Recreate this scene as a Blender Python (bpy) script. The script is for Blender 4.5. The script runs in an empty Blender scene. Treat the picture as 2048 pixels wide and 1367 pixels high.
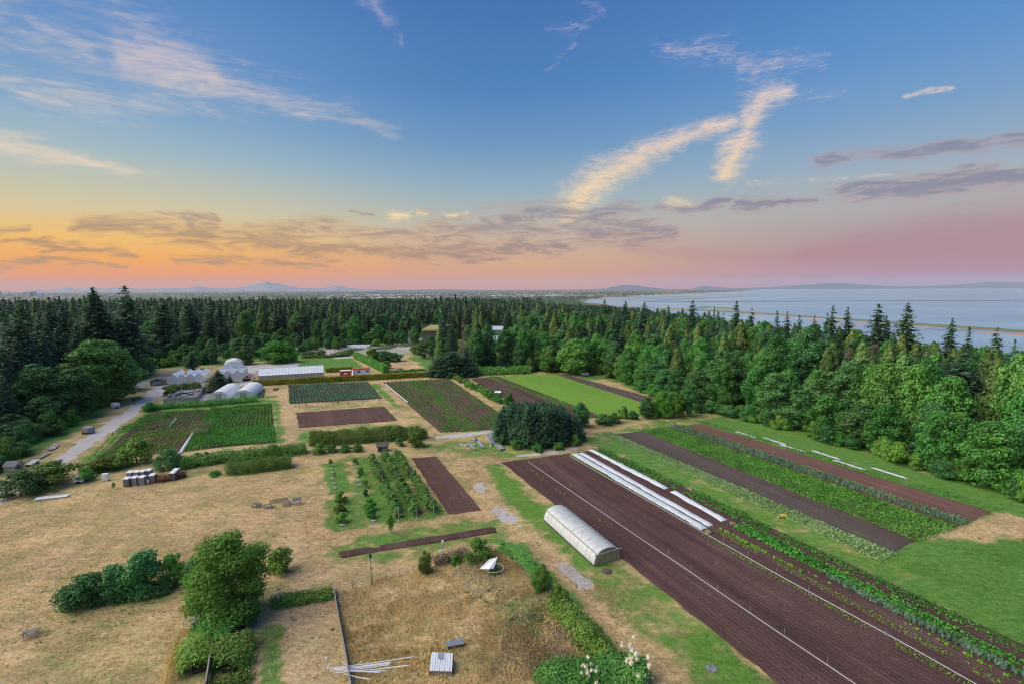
import bpy, math, random
import numpy as np
from mathutils import Matrix, Vector
R = math.radians
rnd = random.Random(7)
rng = np.random.default_rng(7)
scene = bpy.context.scene
COL = scene.collection

# ------------------------------------------------------------------ camera
CAMH = 33.0
PITCH = math.degrees(math.atan((683.5 - 576) / 1024))
CAMROT = Matrix.Rotation(R(90 - PITCH), 3, 'X') @ Matrix.Rotation(R(-0.25), 3, 'Z')
cam = bpy.data.cameras.new('camera')
cam.lens, cam.sensor_width, cam.sensor_fit = 18.0, 36.0, 'HORIZONTAL'
cam.clip_start, cam.clip_end = 0.5, 90000
camo = bpy.data.objects.new('camera', cam)
COL.objects.link(camo)
camo.matrix_world = Matrix.Translation((0, 0, CAMH)) @ CAMROT.to_4x4()
scene.camera = camo

# ------------------------------------------------------------------ render settings
scene.render.engine = 'CYCLES'
cy = scene.cycles
cy.use_denoising = True
cy.max_bounces, cy.diffuse_bounces, cy.glossy_bounces = 6, 2, 2
cy.transmission_bounces, cy.transparent_max_bounces, cy.volume_bounces = 3, 6, 0
cy.use_adaptive_sampling = False
cy.adaptive_threshold = 0.004
try:
    cy.sampling_pattern = 'BLUE_NOISE'
except Exception:
    pass
cy.filter_width = 1.15
cy.denoising_prefilter = 'ACCURATE'
cy.sample_clamp_indirect = 4.0
vs = scene.view_settings
vs.view_transform, vs.look, vs.exposure, vs.gamma = 'Standard', 'None', 0.0, 1.0
vs.use_curve_mapping = False


def s2l(c):
    return tuple((v / 12.92 if v <= 0.04045 else ((v + 0.055) / 1.055) ** 2.4) for v in [x / 255 for x in c])


# ------------------------------------------------------------------ sky
class NT:
    """small helper round a node tree"""
    def __init__(s, tree):
        s.t = tree
        s.n = tree.nodes
        s.l = tree.links

    def new(s, typ, **kw):
        n = s.n.new(typ)
        for k, v in kw.items():
            setattr(n, k, v)
        return n

    def put(s, sock, v):
        if isinstance(v, bpy.types.NodeSocket):
            s.l.new(v, sock)
        elif v is not None:
            if hasattr(sock.default_value, '__len__') and not hasattr(v, '__len__'):
                sock.default_value = (v,) * len(sock.default_value)
            elif hasattr(sock.default_value, '__len__') and len(sock.default_value) == 4 and len(v) == 3:
                sock.default_value = (*v, 1)
            else:
                sock.default_value = v

    def math(s, op, a, b=None, c=None, clamp=False):
        n = s.new('ShaderNodeMath', operation=op, use_clamp=clamp)
        for i, v in enumerate((a, b, c)):
            s.put(n.inputs[i], v)
        return n.outputs[0]

    def vmath(s, op, a, b=None, out=0, scale=None):
        n = s.new('ShaderNodeVectorMath', operation=op)
        s.put(n.inputs[0], a)
        if b is not None:
            s.put(n.inputs[1], b)
        if scale is not None:
            s.put(n.inputs['Scale'], scale)
        return n.outputs[out]

    def ramp(s, fac, stops, interp='LINEAR'):
        n = s.new('ShaderNodeValToRGB')
        cr = n.color_ramp
        cr.interpolation = interp
        while len(cr.elements) > 1:
            cr.elements.remove(cr.elements[-1])
        cr.elements[0].position, cr.elements[0].color = stops[0][0], (*stops[0][1], 1)
        for p, c in stops[1:]:
            e = cr.elements.new(p)
            e.color = (*c, 1)
        s.put(n.inputs[0], fac)
        return n.outputs[0]

    def mix(s, fac, a, b, blend='MIX'):
        n = s.new('ShaderNodeMix', data_type='RGBA', blend_type=blend)
        s.put(n.inputs[0], fac)
        s.put(n.inputs[6], a)
        s.put(n.inputs[7], b)
        return n.outputs[2]

    def remap(s, v, a, b, c=0., d=1., smooth=True):
        n = s.new('ShaderNodeMapRange', interpolation_type='SMOOTHSTEP' if smooth else 'LINEAR')
        for i, x in enumerate((v, a, b, c, d)):
            s.put(n.inputs[i], x)
        return n.outputs[0]

    def noise(s, vec, scale, detail=3., rough=.55, dist=0., out=0):
        n = s.new('ShaderNodeTexNoise')
        s.put(n.inputs['Vector'], vec)
        n.inputs['Scale'].default_value = scale
        n.inputs['Detail'].default_value = detail
        n.inputs['Roughness'].default_value = rough
        n.inputs['Distortion'].default_value = dist
        return n.outputs[out]


def azel(px, py):
    d = (CAMROT @ Vector(((px - 1024) / 1024, (683.5 - py) / 1024, -1))).normalized()
    return math.degrees(math.atan2(d.x, d.y)), math.degrees(math.asin(d.z))


SUN_AZ, SUN_EL = -98.0, 40.0
world = bpy.data.worlds.new('World')
scene.world = world
world.use_nodes = True
w = NT(world.node_tree)
w.n.clear()
tc = w.new('ShaderNodeTexCoord').outputs['Generated']
sep = w.new('ShaderNodeSeparateXYZ')
w.put(sep.inputs[0], tc)
X, Y, Z = sep.outputs
EL = w.math('MULTIPLY', w.math('ARCSINE', Z), 57.29578)
AZ = w.math('MULTIPLY', w.math('ARCTAN2', X, Y), 57.29578)
hor = w.math('SQRT', w.math('ADD', w.math('MULTIPLY', X, X), w.math('MULTIPLY', Y, Y)))
SIDE = w.math('DIVIDE', X, w.math('MAXIMUM', hor, 1e-4))          # sine of the azimuth
elf = w.math('DIVIDE', EL, 90., clamp=True)


def skyramp(lst):
    return w.ramp(elf, [(e / 90, s2l(c)) for e, c in lst], 'LINEAR')


SKYL = [(0, (255, 124, 30)), (1.2, (255, 146, 44)), (2.8, (255, 172, 58)), (4.6, (246, 194, 102)), (7., (216, 200, 156)), (9.5, (190, 194, 178)), (12., (160, 184, 194)),
        (15, (132, 168, 200)), (20, (102, 148, 198)), (29, (72, 122, 190)), (50, (58, 104, 172)), (90, (50, 92, 160))]
SKYC = [(0, (228, 136, 108)), (1.2, (226, 150, 108)), (2.8, (220, 168, 124)), (4.6, (206, 178, 150)), (7., (186, 184, 172)), (9.5, (158, 178, 186)), (12., (134, 167, 192)),
        (15, (106, 150, 192)), (20, (78, 130, 187)), (29, (64, 111, 176)), (50, (50, 96, 164)), (90, (46, 88, 156))]
SKYR = [(0, (172, 124, 182)), (1.2, (180, 128, 158)), (2.8, (178, 138, 150)), (4.6, (172, 150, 154)), (7., (174, 168, 170)), (9.5, (162, 174, 184)), (12., (142, 168, 194)),
        (15, (118, 158, 198)), (20, (92, 143, 200)), (29, (68, 120, 188)), (50, (54, 102, 170)), (90, (48, 90, 158))]
base = w.mix(w.remap(SIDE, -.62, -.02), skyramp(SKYL), skyramp(SKYC))
base = w.mix(w.remap(SIDE, 0.0, .66), base, skyramp(SKYR))

# clouds: strokes laid out in azimuth / elevation, broken up by stretched noise.
# The sky is cut into three regions so that each direction only evaluates the clouds that can lie there.
cmb = w.new('ShaderNodeCombineXYZ')
w.put(cmb.inputs[0], AZ)
w.put(cmb.inputs[1], EL)
q0 = cmb.outputs[0]


def warped(amount, scale, sx=1., sy=1.):
    m = w.vmath('MULTIPLY', q0, (sx, sy, 1))
    nz = w.noise(m, scale, 3., .6, out=1)
    off = w.vmath('MULTIPLY', w.vmath('SUBTRACT', nz, (.5, .5, .5)), (amount, amount * .5, 0))
    return w.vmath('ADD', q0, off)


def stroke_mask(strokes, q):
    acc = None
    for (pts, op) in strokes:
        for (x0, y0, r0), (x1, y1, r1) in zip(pts[:-1], pts[1:]):
            a, b = azel(x0, y0), azel(x1, y1)
            d = (b[0] - a[0], b[1] - a[1], 0)
            L2 = d[0] ** 2 + d[1] ** 2
            rel = w.vmath('SUBTRACT', q, (*a, 0))
            t = w.math('DIVIDE', w.vmath('DOT_PRODUCT', rel, d, out=1), L2, clamp=True)
            dist = w.vmath('DISTANCE', rel, w.vmath('SCALE', d, scale=t), out=1)
            rad = w.math('MULTIPLY_ADD', t, (r1 - r0) / 12.5, r0 / 12.5)
            m = w.math('MULTIPLY', w.math('SUBTRACT', 1., w.math('DIVIDE', dist, rad), clamp=True), op)
            acc = m if acc is None else w.math('SMOOTH_MAX', acc, m, .18)
            q = w.vmath('ADD', q, w.math('MULTIPLY', acc, 1e-6))      # keeps the strokes in sequence: the shader stack is small
    return acc


def fibre(ang, sx, sy, scale, detail=5., rough=.62, dist=.6):
    n = w.new('ShaderNodeMapping')
    w.put(n.inputs[0], q0)
    n.inputs['Rotation'].default_value = (0, 0, R(ang))
    n.inputs['Scale'].default_value = (sx, sy, 1)
    return w.noise(n.outputs[0], scale, detail, rough, dist)


def layer(mask, fib, lo, hi, amp=2.2):
    gate = w.math('MULTIPLY', mask, 3., clamp=True)
    v = w.math('ADD', mask, w.math('MULTIPLY', w.math('SUBTRACT', fib, .5), w.math('MULTIPLY', gate, amp)))
    return w.math('POWER', w.remap(v, lo, hi), 1.35)


FEATHER = [
    ([(1150, 400, 44), (1195, 360, 46), (1290, 308, 32), (1370, 272, 24), (1460, 244, 18)], 1.),
    ([(1450, 345, 26), (1478, 290, 38), (1502, 235, 32), (1530, 195, 30), (1570, 182, 18)], 1.),
]
LOWFEATHER = [([(1140, 415, 40), (1195, 360, 46), (1290, 308, 32)], 1.), ([(785, 432, 16), (815, 434, 12)], 1.), ([(832, 425, 7), (850, 425, 7)], .9),
              ([(895, 433, 7), (935, 428, 6)], .9), ([(1340, 402, 18), (1380, 408, 14)], .8)]
RIGHTBAND = [([(1680, 390, 16), (1840, 374, 20), (2120, 355, 14)], 1.), ([(1620, 326, 9), (1790, 302, 15), (2120, 268, 18)], .9)]
CREAM = w.mix(w.remap(EL, 5, 24), s2l((255, 220, 166)), s2l((216, 198, 204)))
PINK = w.mix(w.remap(EL, 12, 28), s2l((236, 214, 190)), s2l((186, 178, 206)))
GREY = w.mix(w.remap(SIDE, -.6, .5), s2l((178, 134, 94)), s2l((142, 122, 136)))
GREY = w.mix(w.remap(EL, 3, 9), GREY, w.mix(w.remap(SIDE, -.6, .4), s2l((168, 152, 136)), s2l((132, 132, 152))))
EDGE = w.mix(w.remap(SIDE, -.6, .5), s2l((255, 190, 104)), s2l((238, 172, 144)))


def bands(sky, a3):
    sky = w.mix(w.math('MULTIPLY', w.math('MULTIPLY', w.remap(a3, .0, .35), w.remap(a3, 1., .3)), .22), sky, EDGE)
    return w.mix(w.math('MULTIPLY', a3, .86), sky, GREY)


def shade(col):
    n = w.new('ShaderNodeBackground')
    w.put(n.inputs[0], col)
    return n.outputs[0]


# upper left: broad thin cirrus
ma = stroke_mask([
    ([(-80, 40, 170), (200, 110, 120), (420, 150, 95), (620, 215, 60), (780, 258, 26)], .50),
    ([(-60, 140, 110), (150, 160, 60)], .42),
    ([(250, 110, 60), (340, 125, 70), (430, 150, 44)], .85),
    ([(60, 30, 50), (160, 100, 34)], .62),
    ([(160, -20, 70), (330, 100, 60)], .40),
    ([(-60, 280, 30), (130, 312, 20), (300, 350, 10)], .72),
    ([(215, 210, 34), (400, 198, 26)], .36),
    ([(735, -20, 34), (765, 30, 24), (800, 80, 12)], .56),
], warped(5., .2))
fa = w.math('ADD', w.math('MULTIPLY', fibre(-24, .14, .9, .55, 6., .66, .8), .7), w.math('MULTIPLY', fibre(-8, .3, 1.3, 1.6, 4., .6), .3))
skyA = w.mix(w.math('MULTIPLY', layer(ma, fa, .15, 1.02), .80), base, PINK)
# upper right: feathers, wisps and the grey bands that reach up there
qb = warped(2.6, .45, 1, 2.)
mb = stroke_mask(FEATHER, qb)
mw = stroke_mask([
    ([(1165, -10, 22), (1205, 25, 18), (1150, 55, 22), (1100, 58, 10)], .52),
    ([(1145, 85, 12), (1100, 140, 10)], .5),
    ([(1320, 100, 24), (1430, 100, 34), (1500, 135, 36), (1640, 118, 20)], .62),
    ([(1480, 190, 20), (1680, 190, 16)], .42),
    ([(1810, 190, 6), (1895, 178, 7)], .8),
    ([(1500, 365, 10), (1780, 350, 8)], .5),
    ([(1900, 20, 60), (1750, 90, 50)], .22),
], qb)
mr = stroke_mask(RIGHTBAND + [([(1790, 352, 9), (1960, 350, 9)], .7)], warped(6.5, .26, .6, 1.6))
fb = w.math('ADD', w.math('MULTIPLY', fibre(4, .35, 1.5, 1.3, 6., .68, 1.2), .7), w.math('MULTIPLY', fibre(-3, .5, 3.2, 2.4, 3., .6, .5), .3))
f3 = fibre(-5, .22, 1.1, 1.0, 7., .68, 1.4)
skyB = w.mix(w.math('MULTIPLY', layer(mw, fb, .20, 1.1), .75), base, PINK)
skyB = w.mix(w.math('MULTIPLY', layer(mb, fb, .10, 1.2, 1.6), .92), skyB, CREAM)
skyB = bands(skyB, layer(mr, f3, .12, 1.15, 2.4))
# low sky: grey and mauve bands over the glow
mc = stroke_mask(LOWFEATHER, warped(2.6, .45, 1, 2.))
mv = stroke_mask([([(1600, 512, 24), (1850, 492, 55), (2250, 480, 80)], .95), ([(1250, 500, 18), (1500, 515, 26), (1800, 520, 30)], .55)], q0)
md = stroke_mask(RIGHTBAND + [
    ([(170, 452, 18), (330, 450, 28), (470, 478, 28), (640, 490, 24), (800, 508, 22), (1010, 522, 12)], .9),
    ([(430, 430, 12), (330, 440, 18)], .8),
    ([(500, 452, 14), (640, 452, 16), (760, 462, 16), (880, 465, 18)], .72),
    ([(850, 458, 34), (1020, 448, 44), (1180, 452, 50), (1350, 470, 30)], .74),
    ([(700, 500, 20), (880, 500, 24), (1120, 490, 24)], .85),
    ([(1000, 432, 18), (1260, 420, 24)], .8),
    ([(1290, 412, 14), (1460, 411, 9)], .9),
    ([(1490, 412, 15), (1640, 398, 10)], .85),
    ([(30, 502, 8), (240, 500, 12)], .8),
    ([(-60, 536, 9), (240, 528, 12)], .85),
    ([(340, 515, 10), (680, 528, 9)], .75),
    ([(-60, 470, 10), (40, 468, 7)], .8),
    ([(700, 420, 5), (740, 424, 5)], .9),
], warped(6.5, .26, .6, 1.6))
fc = w.math('ADD', w.math('MULTIPLY', fibre(4, .35, 1.5, 1.3, 6., .68, 1.2), .7), w.math('MULTIPLY', fibre(-3, .5, 3.2, 2.4, 3., .6, .5), .3))
f4 = fibre(-5, .22, 1.1, 1.0, 7., .68, 1.4)
skyC = w.mix(w.math('MULTIPLY', layer(mv, f4, .05, .85, .8), .5), base, s2l((176, 122, 132)))
skyC = w.mix(w.math('MULTIPLY', layer(mc, fc, .10, 1.2, 1.6), .92), skyC, CREAM)
skyC = bands(skyC, layer(md, f4, .06, 1.02, 2.3))

nis = w.new('ShaderNodeTexSky', sky_type='NISHITA', sun_disc=False)
nis.sun_elevation, nis.sun_rotation = R(2.0), R(SUN_AZ)
wide = w.math('LESS_THAN', w.math('ABSOLUTE', AZ), 62.)
inview = w.math('MULTIPLY', wide, w.math('MULTIPLY', w.math('GREATER_THAN', EL, -.2), w.math('LESS_THAN', EL, 40.)))


def either(fac, a, b):
    n = w.new('ShaderNodeMixShader')
    w.put(n.inputs[0], fac)
    w.l.new(a, n.inputs[1])
    w.l.new(b, n.inputs[2])
    return n.outputs[0]


top = either(w.math('GREATER_THAN', AZ, -4.), shade(skyA), shade(skyB))
seen = either(w.math('LESS_THAN', EL, 9.6), top, shade(skyC))
full = either(inview, shade(base), seen)
glow = w.new('ShaderNodeBackground')
w.put(glow.inputs[0], nis.outputs[0])
glow.inputs[1].default_value = .004
ad = w.new('ShaderNodeAddShader')
w.l.new(full, ad.inputs[0])
w.l.new(glow.outputs[0], ad.inputs[1])
wo = w.new('ShaderNodeOutputWorld')
w.l.new(ad.outputs[0], wo.inputs[0])
world.cycles.sampling_method = 'MANUAL'
world.cycles.sample_map_resolution = 512

sun = bpy.data.lights.new('sun', 'SUN')
sun.energy, sun.angle, sun.color = 4.9, R(75), (1.0, .91, .78)
suno = bpy.data.objects.new('sun', sun)
COL.objects.link(suno)
sd = Vector((math.sin(R(SUN_AZ)) * math.cos(R(SUN_EL)), math.cos(R(SUN_AZ)) * math.cos(R(SUN_EL)), math.sin(R(SUN_EL))))
suno.rotation_euler = sd.to_track_quat('Z', 'Y').to_euler()
suno.location = sd * 200


# ------------------------------------------------------------------ geometry helpers
def G(px, py, z=0.):
    """the point of height z that the photograph shows at a pixel of its 2048-wide frame"""
    d = CAMROT @ Vector(((px - 1024) / 1024, (683.5 - py) / 1024, -1))
    t = (z - CAMH) / d.z
    return Vector((d.x * t, d.y * t, z))


CI = CAMROT.inverted()


def P(v):
    d = CI @ (Vector(v) - Vector((0, 0, CAMH)))
    return 1024 - 1024 * d.x / d.z, 683.5 + 1024 * d.y / d.z


def hat(base, py):
    """height of a thing standing at base whose top shows at row py"""
    u = (683.5 - py) / 1024
    dist = base.y
    a = CAMROT @ Vector((0, u, -1))
    return CAMH + a.z / a.y * dist


def tag(o, label=None, cat=None, group=None, kind=None):
    if label:
        o['label'] = label
    if cat:
        o['category'] = cat
    if group:
        o['group'] = group
    if kind:
        o['kind'] = kind
    return o


def thing(name, label, cat, loc=(0, 0, 0), rz=0., group=None):
    o = bpy.data.objects.new(name, None)
    o.empty_display_size = .3
    COL.objects.link(o)
    o.location = loc
    o.rotation_euler = (0, 0, rz)
    return tag(o, label, cat, group)


def link(name, me, parent=None):
    o = bpy.data.objects.new(name, me)
    COL.objects.link(o)
    if parent is not None:
        o.parent = parent
    return o


def mesh_np(name, V, F, mat=None, smooth=False):
    me = bpy.data.meshes.new(name)
    V = np.asarray(V, np.float32).reshape(-1, 3)
    F = np.asarray(F, np.int32)
    k = F.shape[1]
    me.vertices.add(len(V))
    me.vertices.foreach_set('co', V.ravel())
    me.loops.add(F.size)
    me.loops.foreach_set('vertex_index', F.ravel())
    me.polygons.add(len(F))
    me.polygons.foreach_set('loop_start', np.arange(0, F.size, k, dtype=np.int32))
    if smooth:
        me.polygons.foreach_set('use_smooth', np.ones(len(F), bool))
    me.update(calc_edges=True)
    if mat:
        me.materials.append(mat)
    return me


class MB:
    def __init__(s):
        s.v, s.f = [], []

    def add(s, vs_, fs):
        n = len(s.v)
        s.v += [tuple(x) for x in vs_]
        s.f += [tuple(i + n for i in f) for f in fs]
        return s

    def box(s, cx, cy_, cz, sx, sy, sz, rz=0., rx=0., ry=0.):
        m = Matrix.Rotation(rz, 3, 'Z') @ Matrix.Rotation(ry, 3, 'Y') @ Matrix.Rotation(rx, 3, 'X')
        c = Vector((cx, cy_, cz))
        vs_ = [c + m @ Vector((x * sx / 2, y * sy / 2, z * sz / 2)) for x in (-1, 1) for y in (-1, 1) for z in (-1, 1)]
        return s.add(vs_, [(0, 1, 3, 2), (4, 6, 7, 5), (0, 4, 5, 1), (2, 3, 7, 6), (0, 2, 6, 4), (1, 5, 7, 3)])

    def beam(s, p, q, w_, h_):
        p, q = Vector(p), Vector(q)
        d = (q - p)
        L = d.length
        d.normalize()
        up = Vector((0, 0, 1)) if abs(d.z) < .95 else Vector((0, 1, 0))
        a = d.cross(up).normalized()
        b = a.cross(d)
        vs_ = [p + d * (L * t) + a * (w_ / 2 * i) + b * (h_ / 2 * j) for t in (0, 1) for i, j in ((-1, -1), (1, -1), (1, 1), (-1, 1))]
        return s.add(vs_, [(3, 2, 1, 0), (4, 5, 6, 7), (0, 1, 5, 4), (1, 2, 6, 5), (2, 3, 7, 6), (3, 0, 4, 7)])

    def tube(s, pts, r, n=6, cap=True):
        pts = [Vector(p) for p in pts]
        rs = r if hasattr(r, '__len__') else [r] * len(pts)
        b0 = len(s.v)
        for i, p in enumerate(pts):
            d = (pts[min(i + 1, len(pts) - 1)] - pts[max(i - 1, 0)]).normalized()
            up = Vector((0, 0, 1)) if abs(d.z) < .9 else Vector((1, 0, 0))
            a = d.cross(up).normalized()
            b = a.cross(d)
            for k in range(n):
                an = 2 * math.pi * k / n
                s.v.append(tuple(p + (a * math.cos(an) + b * math.sin(an)) * rs[i]))
        for i in range(len(pts) - 1):
            for k in range(n):
                k2 = (k + 1) % n
                s.f.append((b0 + i * n + k, b0 + i * n + k2, b0 + (i + 1) * n + k2, b0 + (i + 1) * n + k))
        if cap:
            s.f.append(tuple(b0 + k for k in range(n)))
            e = b0 + (len(pts) - 1) * n
            s.f.append(tuple(e + k for k in reversed(range(n))))
        return s

    def prism(s, prof, y0, y1):
        """profile in x,z swept from y0 to y1"""
        n = len(prof)
        vs_ = [(x, y0, z) for x, z in prof] + [(x, y1, z) for x, z in prof]
        fs = [(i, (i + 1) % n, (i + 1) % n + n, i + n) for i in range(n)] + [tuple(reversed(range(n))), tuple(range(n, 2 * n))]
        return s.add(vs_, fs)

    def build(s, name, mat, parent=None, smooth=False):
        me = bpy.data.meshes.new(name)
        me.from_pydata(s.v, [], s.f)
        if smooth:
            me.polygons.foreach_set('use_smooth', [True] * len(me.polygons))
        me.update()
        if mat:
            me.materials.append(mat)
        return link(name, me, parent)


# ------------------------------------------------------------------ materials
def mat(name, c1, c2=None, scale=2., rough=.8, bump=0., bscale=None, detail=4., spec=.3, metal=0., stretch=None, trans=None, coords='Object', c3=None):
    m = bpy.data.materials.new(name)
    m.use_nodes = True
    t = NT(m.node_tree)
    t.n.clear()
    out = t.new('ShaderNodeOutputMaterial')
    b = t.new('ShaderNodeBsdfPrincipled')
    b.inputs['Roughness'].default_value = rough
    b.inputs['Specular IOR Level'].default_value = spec
    b.inputs['Metallic'].default_value = metal
    co = t.new('ShaderNodeTexCoord').outputs[coords]
    if stretch:
        mp = t.new('ShaderNodeMapping')
        t.put(mp.inputs[0], co)
        mp.inputs['Rotation'].default_value = (0, 0, stretch[2])
        mp.inputs['Scale'].default_value = (stretch[0], stretch[1], 1)
        co = mp.outputs[0]
    if c2 is None:
        c2 = tuple(x * .8 for x in c1)
    nz = t.noise(co, scale, detail, .6)
    stops = [(.3, c1), (.7, c2)] if c3 is None else [(.28, c1), (.5, c2), (.72, c3)]
    col = t.ramp(nz, stops)
    t.put(b.inputs['Base Color'], col)
    if bump:
        bn = t.new('ShaderNodeBump')
        bn.inputs['Strength'].default_value = min(1., bump)
        bn.inputs['Distance'].default_value = .05 * max(1., bump)
        t.put(bn.inputs['Height'], t.noise(co, bscale or scale * 4, 4., .6))
        t.put(b.inputs['Normal'], bn.outputs[0])
    if trans:
        tr = t.new('ShaderNodeBsdfTranslucent')
        t.put(tr.inputs[0], col)
        mx = t.new('ShaderNodeMixShader')
        mx.inputs[0].default_value = trans
        t.l.new(b.outputs[0], mx.inputs[1])
        t.l.new(tr.outputs[0], mx.inputs[2])
        t.l.new(mx.outputs[0], out.inputs[0])
    else:
        t.l.new(b.outputs[0], out.inputs[0])
    return m


def leafmat(name, c1, c2, c3=None, hue=.03, val=.35, trans=.25, patch=.25):
    """leaves: colour differs from leaf to leaf, from branch to branch and from tree to tree"""
    m = bpy.data.materials.new(name)
    m.use_nodes = True
    t = NT(m.node_tree)
    t.n.clear()
    out = t.new('ShaderNodeOutputMaterial')
    geo = t.new('ShaderNodeNewGeometry')
    oi = t.new('ShaderNodeObjectInfo')
    co = t.new('ShaderNodeTexCoord').outputs['Object']
    nz = t.noise(co, patch, 3., .6)
    fac = t.math('ADD', t.math('MULTIPLY', geo.outputs['Random Per Island'], .55), t.math('MULTIPLY_ADD', nz, 1.4, -.45), clamp=True)
    stops = [(0, c1), (1, c2)] if c3 is None else [(0, c1), (.55, c2), (1, c3)]
    col = t.ramp(fac, stops)
    hs = t.new('ShaderNodeHueSaturation')
    t.put(hs.inputs['Hue'], t.math('MULTIPLY_ADD', oi.outputs['Random'], hue * 2, .5 - hue))
    r2 = t.math('FRACT', t.math('MULTIPLY', oi.outputs['Random'], 17.31))
    t.put(hs.inputs['Value'], t.math('MULTIPLY_ADD', r2, val * 2, 1 - val))
    t.put(hs.inputs['Color'], col)
    col = hs.outputs[0]
    b = t.new('ShaderNodeBsdfPrincipled')
    b.inputs['Roughness'].default_value = .62
    b.inputs['Specular IOR Level'].default_value = .25
    t.put(b.inputs['Base Color'], col)
    tr = t.new('ShaderNodeBsdfTranslucent')
    t.put(tr.inputs[0], col)
    mx = t.new('ShaderNodeMixShader')
    mx.inputs[0].default_value = trans
    t.l.new(b.outputs[0], mx.inputs[1])
    t.l.new(tr.outputs[0], mx.inputs[2])
    t.l.new(mx.outputs[0], out.inputs[0])
    return m


# ------------------------------------------------------------------ the land
def smooth(t):
    t = np.clip(t, 0, 1)
    return t * t * (3 - 2 * t)


SEA = -75.0


def vnoise(x, y, s, seed=0):
    """cheap value noise for laying out the land"""
    x, y = np.asarray(x, float) / s, np.asarray(y, float) / s
    xi, yi = np.floor(x), np.floor(y)
    fx, fy = x - xi, y - yi
    fx, fy = fx * fx * (3 - 2 * fx), fy * fy * (3 - 2 * fy)

    def h(a, b):
        v = np.sin(a * 127.1 + b * 311.7 + seed * 74.7) * 43758.5453
        return v - np.floor(v)
    return (h(xi, yi) * (1 - fx) + h(xi + 1, yi) * fx) * (1 - fy) + (h(xi, yi + 1) * (1 - fx) + h(xi + 1, yi + 1) * fx) * fy


def coast(y):
    return np.interp(y, [0, 60, 110, 160, 210, 260, 400, 700, 1500, 2600], [215, 185, 160, 140, 128, 124, 128, 150, 260, 480])


def shore(y):
    return np.interp(y, [2300, 4200, 5600, 7500, 14000, 30000], [430, 640, 1050, 2300, 6500, 15000])


def terr(x, y):
    x, y = np.asarray(x, float), np.asarray(y, float)
    p = -.025 * np.clip(y - 430, 0, 1900)
    s = smooth((x - coast(y)) / 110)
    h = p * (1 - s) + (SEA - 3) * s
    s2 = smooth((y - 2200) / 900)
    low = SEA - 3 + 4.0 * smooth((shore(y) - x + (vnoise(x, y, 420) - .5) * 600) / 60)
    return h * (1 - s2) + low * s2


def axis(lo, hi, fine_lo, fine_hi, d, g):
    a = list(np.arange(fine_lo, fine_hi, d))
    s_, v = d, fine_hi
    while v < hi:
        a.append(v)
        s_ *= g
        v += s_
    a.append(hi)
    s_, v = d * g, fine_lo - d
    b = []
    while v > lo:
        b.append(v)
        s_ *= g
        v -= s_
    b.append(lo)
    return np.array(b[::-1] + a)


gx = axis(-29000, 29000, -110, 120, .6, 1.06)
gy = axis(-2500, 29500, 30, 190, .5, 1.02)
XX, YY = np.meshgrid(gx, gy)
xs, ys = XX.ravel(), YY.ravel()


def polyW(pts):
    return np.array([G(*p)[:2] for p in pts])


def sdf_poly(poly, x, y):
    d = np.full(x.shape, 1e9)
    inside = np.zeros(x.shape, bool)
    n = len(poly)
    for i in range(n):
        ax, ay = poly[i]
        bx, by = poly[(i + 1) % n]
        ex, ey = bx - ax, by - ay
        wx, wy = x - ax, y - ay
        t = np.clip((wx * ex + wy * ey) / (ex * ex + ey * ey + 1e-9), 0, 1)
        d = np.minimum(d, (wx - ex * t) ** 2 + (wy - ey * t) ** 2)
        c = ((ay <= y) & (by > y)) | ((by <= y) & (ay > y))
        xi = ax + (y - ay) / np.where(by == ay, 1e-9, by - ay) * ex
        inside ^= c & (x < xi)
    d = np.sqrt(d)
    return np.where(inside, d, -d)


cov = {'g': np.full(xs.shape, .30), 'p': np.zeros(xs.shape), 'l': np.zeros(xs.shape), 'b': np.zeros(xs.shape)}


def cover(pts, soft, **vals):
    poly = polyW(pts)
    lo, hi = poly.min(0) - soft * 3, poly.max(0) + soft * 3
    k = np.where((xs > lo[0]) & (xs < hi[0]) & (ys > lo[1]) & (ys < hi[1]))[0]
    if not len(k):
        return
    x, y = xs[k], ys[k]
    d = sdf_poly(poly, x, y) + (vnoise(x, y, soft * 2.2) - .5) * soft * 2 + (vnoise(x, y, soft * .8, 3) - .5) * soft
    m = smooth(.5 + d / (2 * soft))
    for c, v in vals.items():
        cov[c][k] = cov[c][k] * (1 - m) + v * m


def strip(pts, wid, soft, **vals):
    """a band of the given width in metres along a line of pixels"""
    ps = [G(*p) for p in pts]
    lft, rgt = [], []
    for i, p in enumerate(ps):
        d = (ps[min(i + 1, len(ps) - 1)] - ps[max(i - 1, 0)]).normalized()
        n = Vector((-d.y, d.x, 0))
        ww = wid[i] if hasattr(wid, '__len__') else wid
        lft.append(P(p + n * ww / 2))
        rgt.append(P(p - n * ww / 2))
    cover(lft + rgt[::-1], soft, **vals)


# forest floor and far land
dist = np.hypot(xs, ys)
cov['g'][(ys > 285)] = .6
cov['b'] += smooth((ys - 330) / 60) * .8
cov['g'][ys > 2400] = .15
cov['b'][ys > 2400] = 1.
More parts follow.
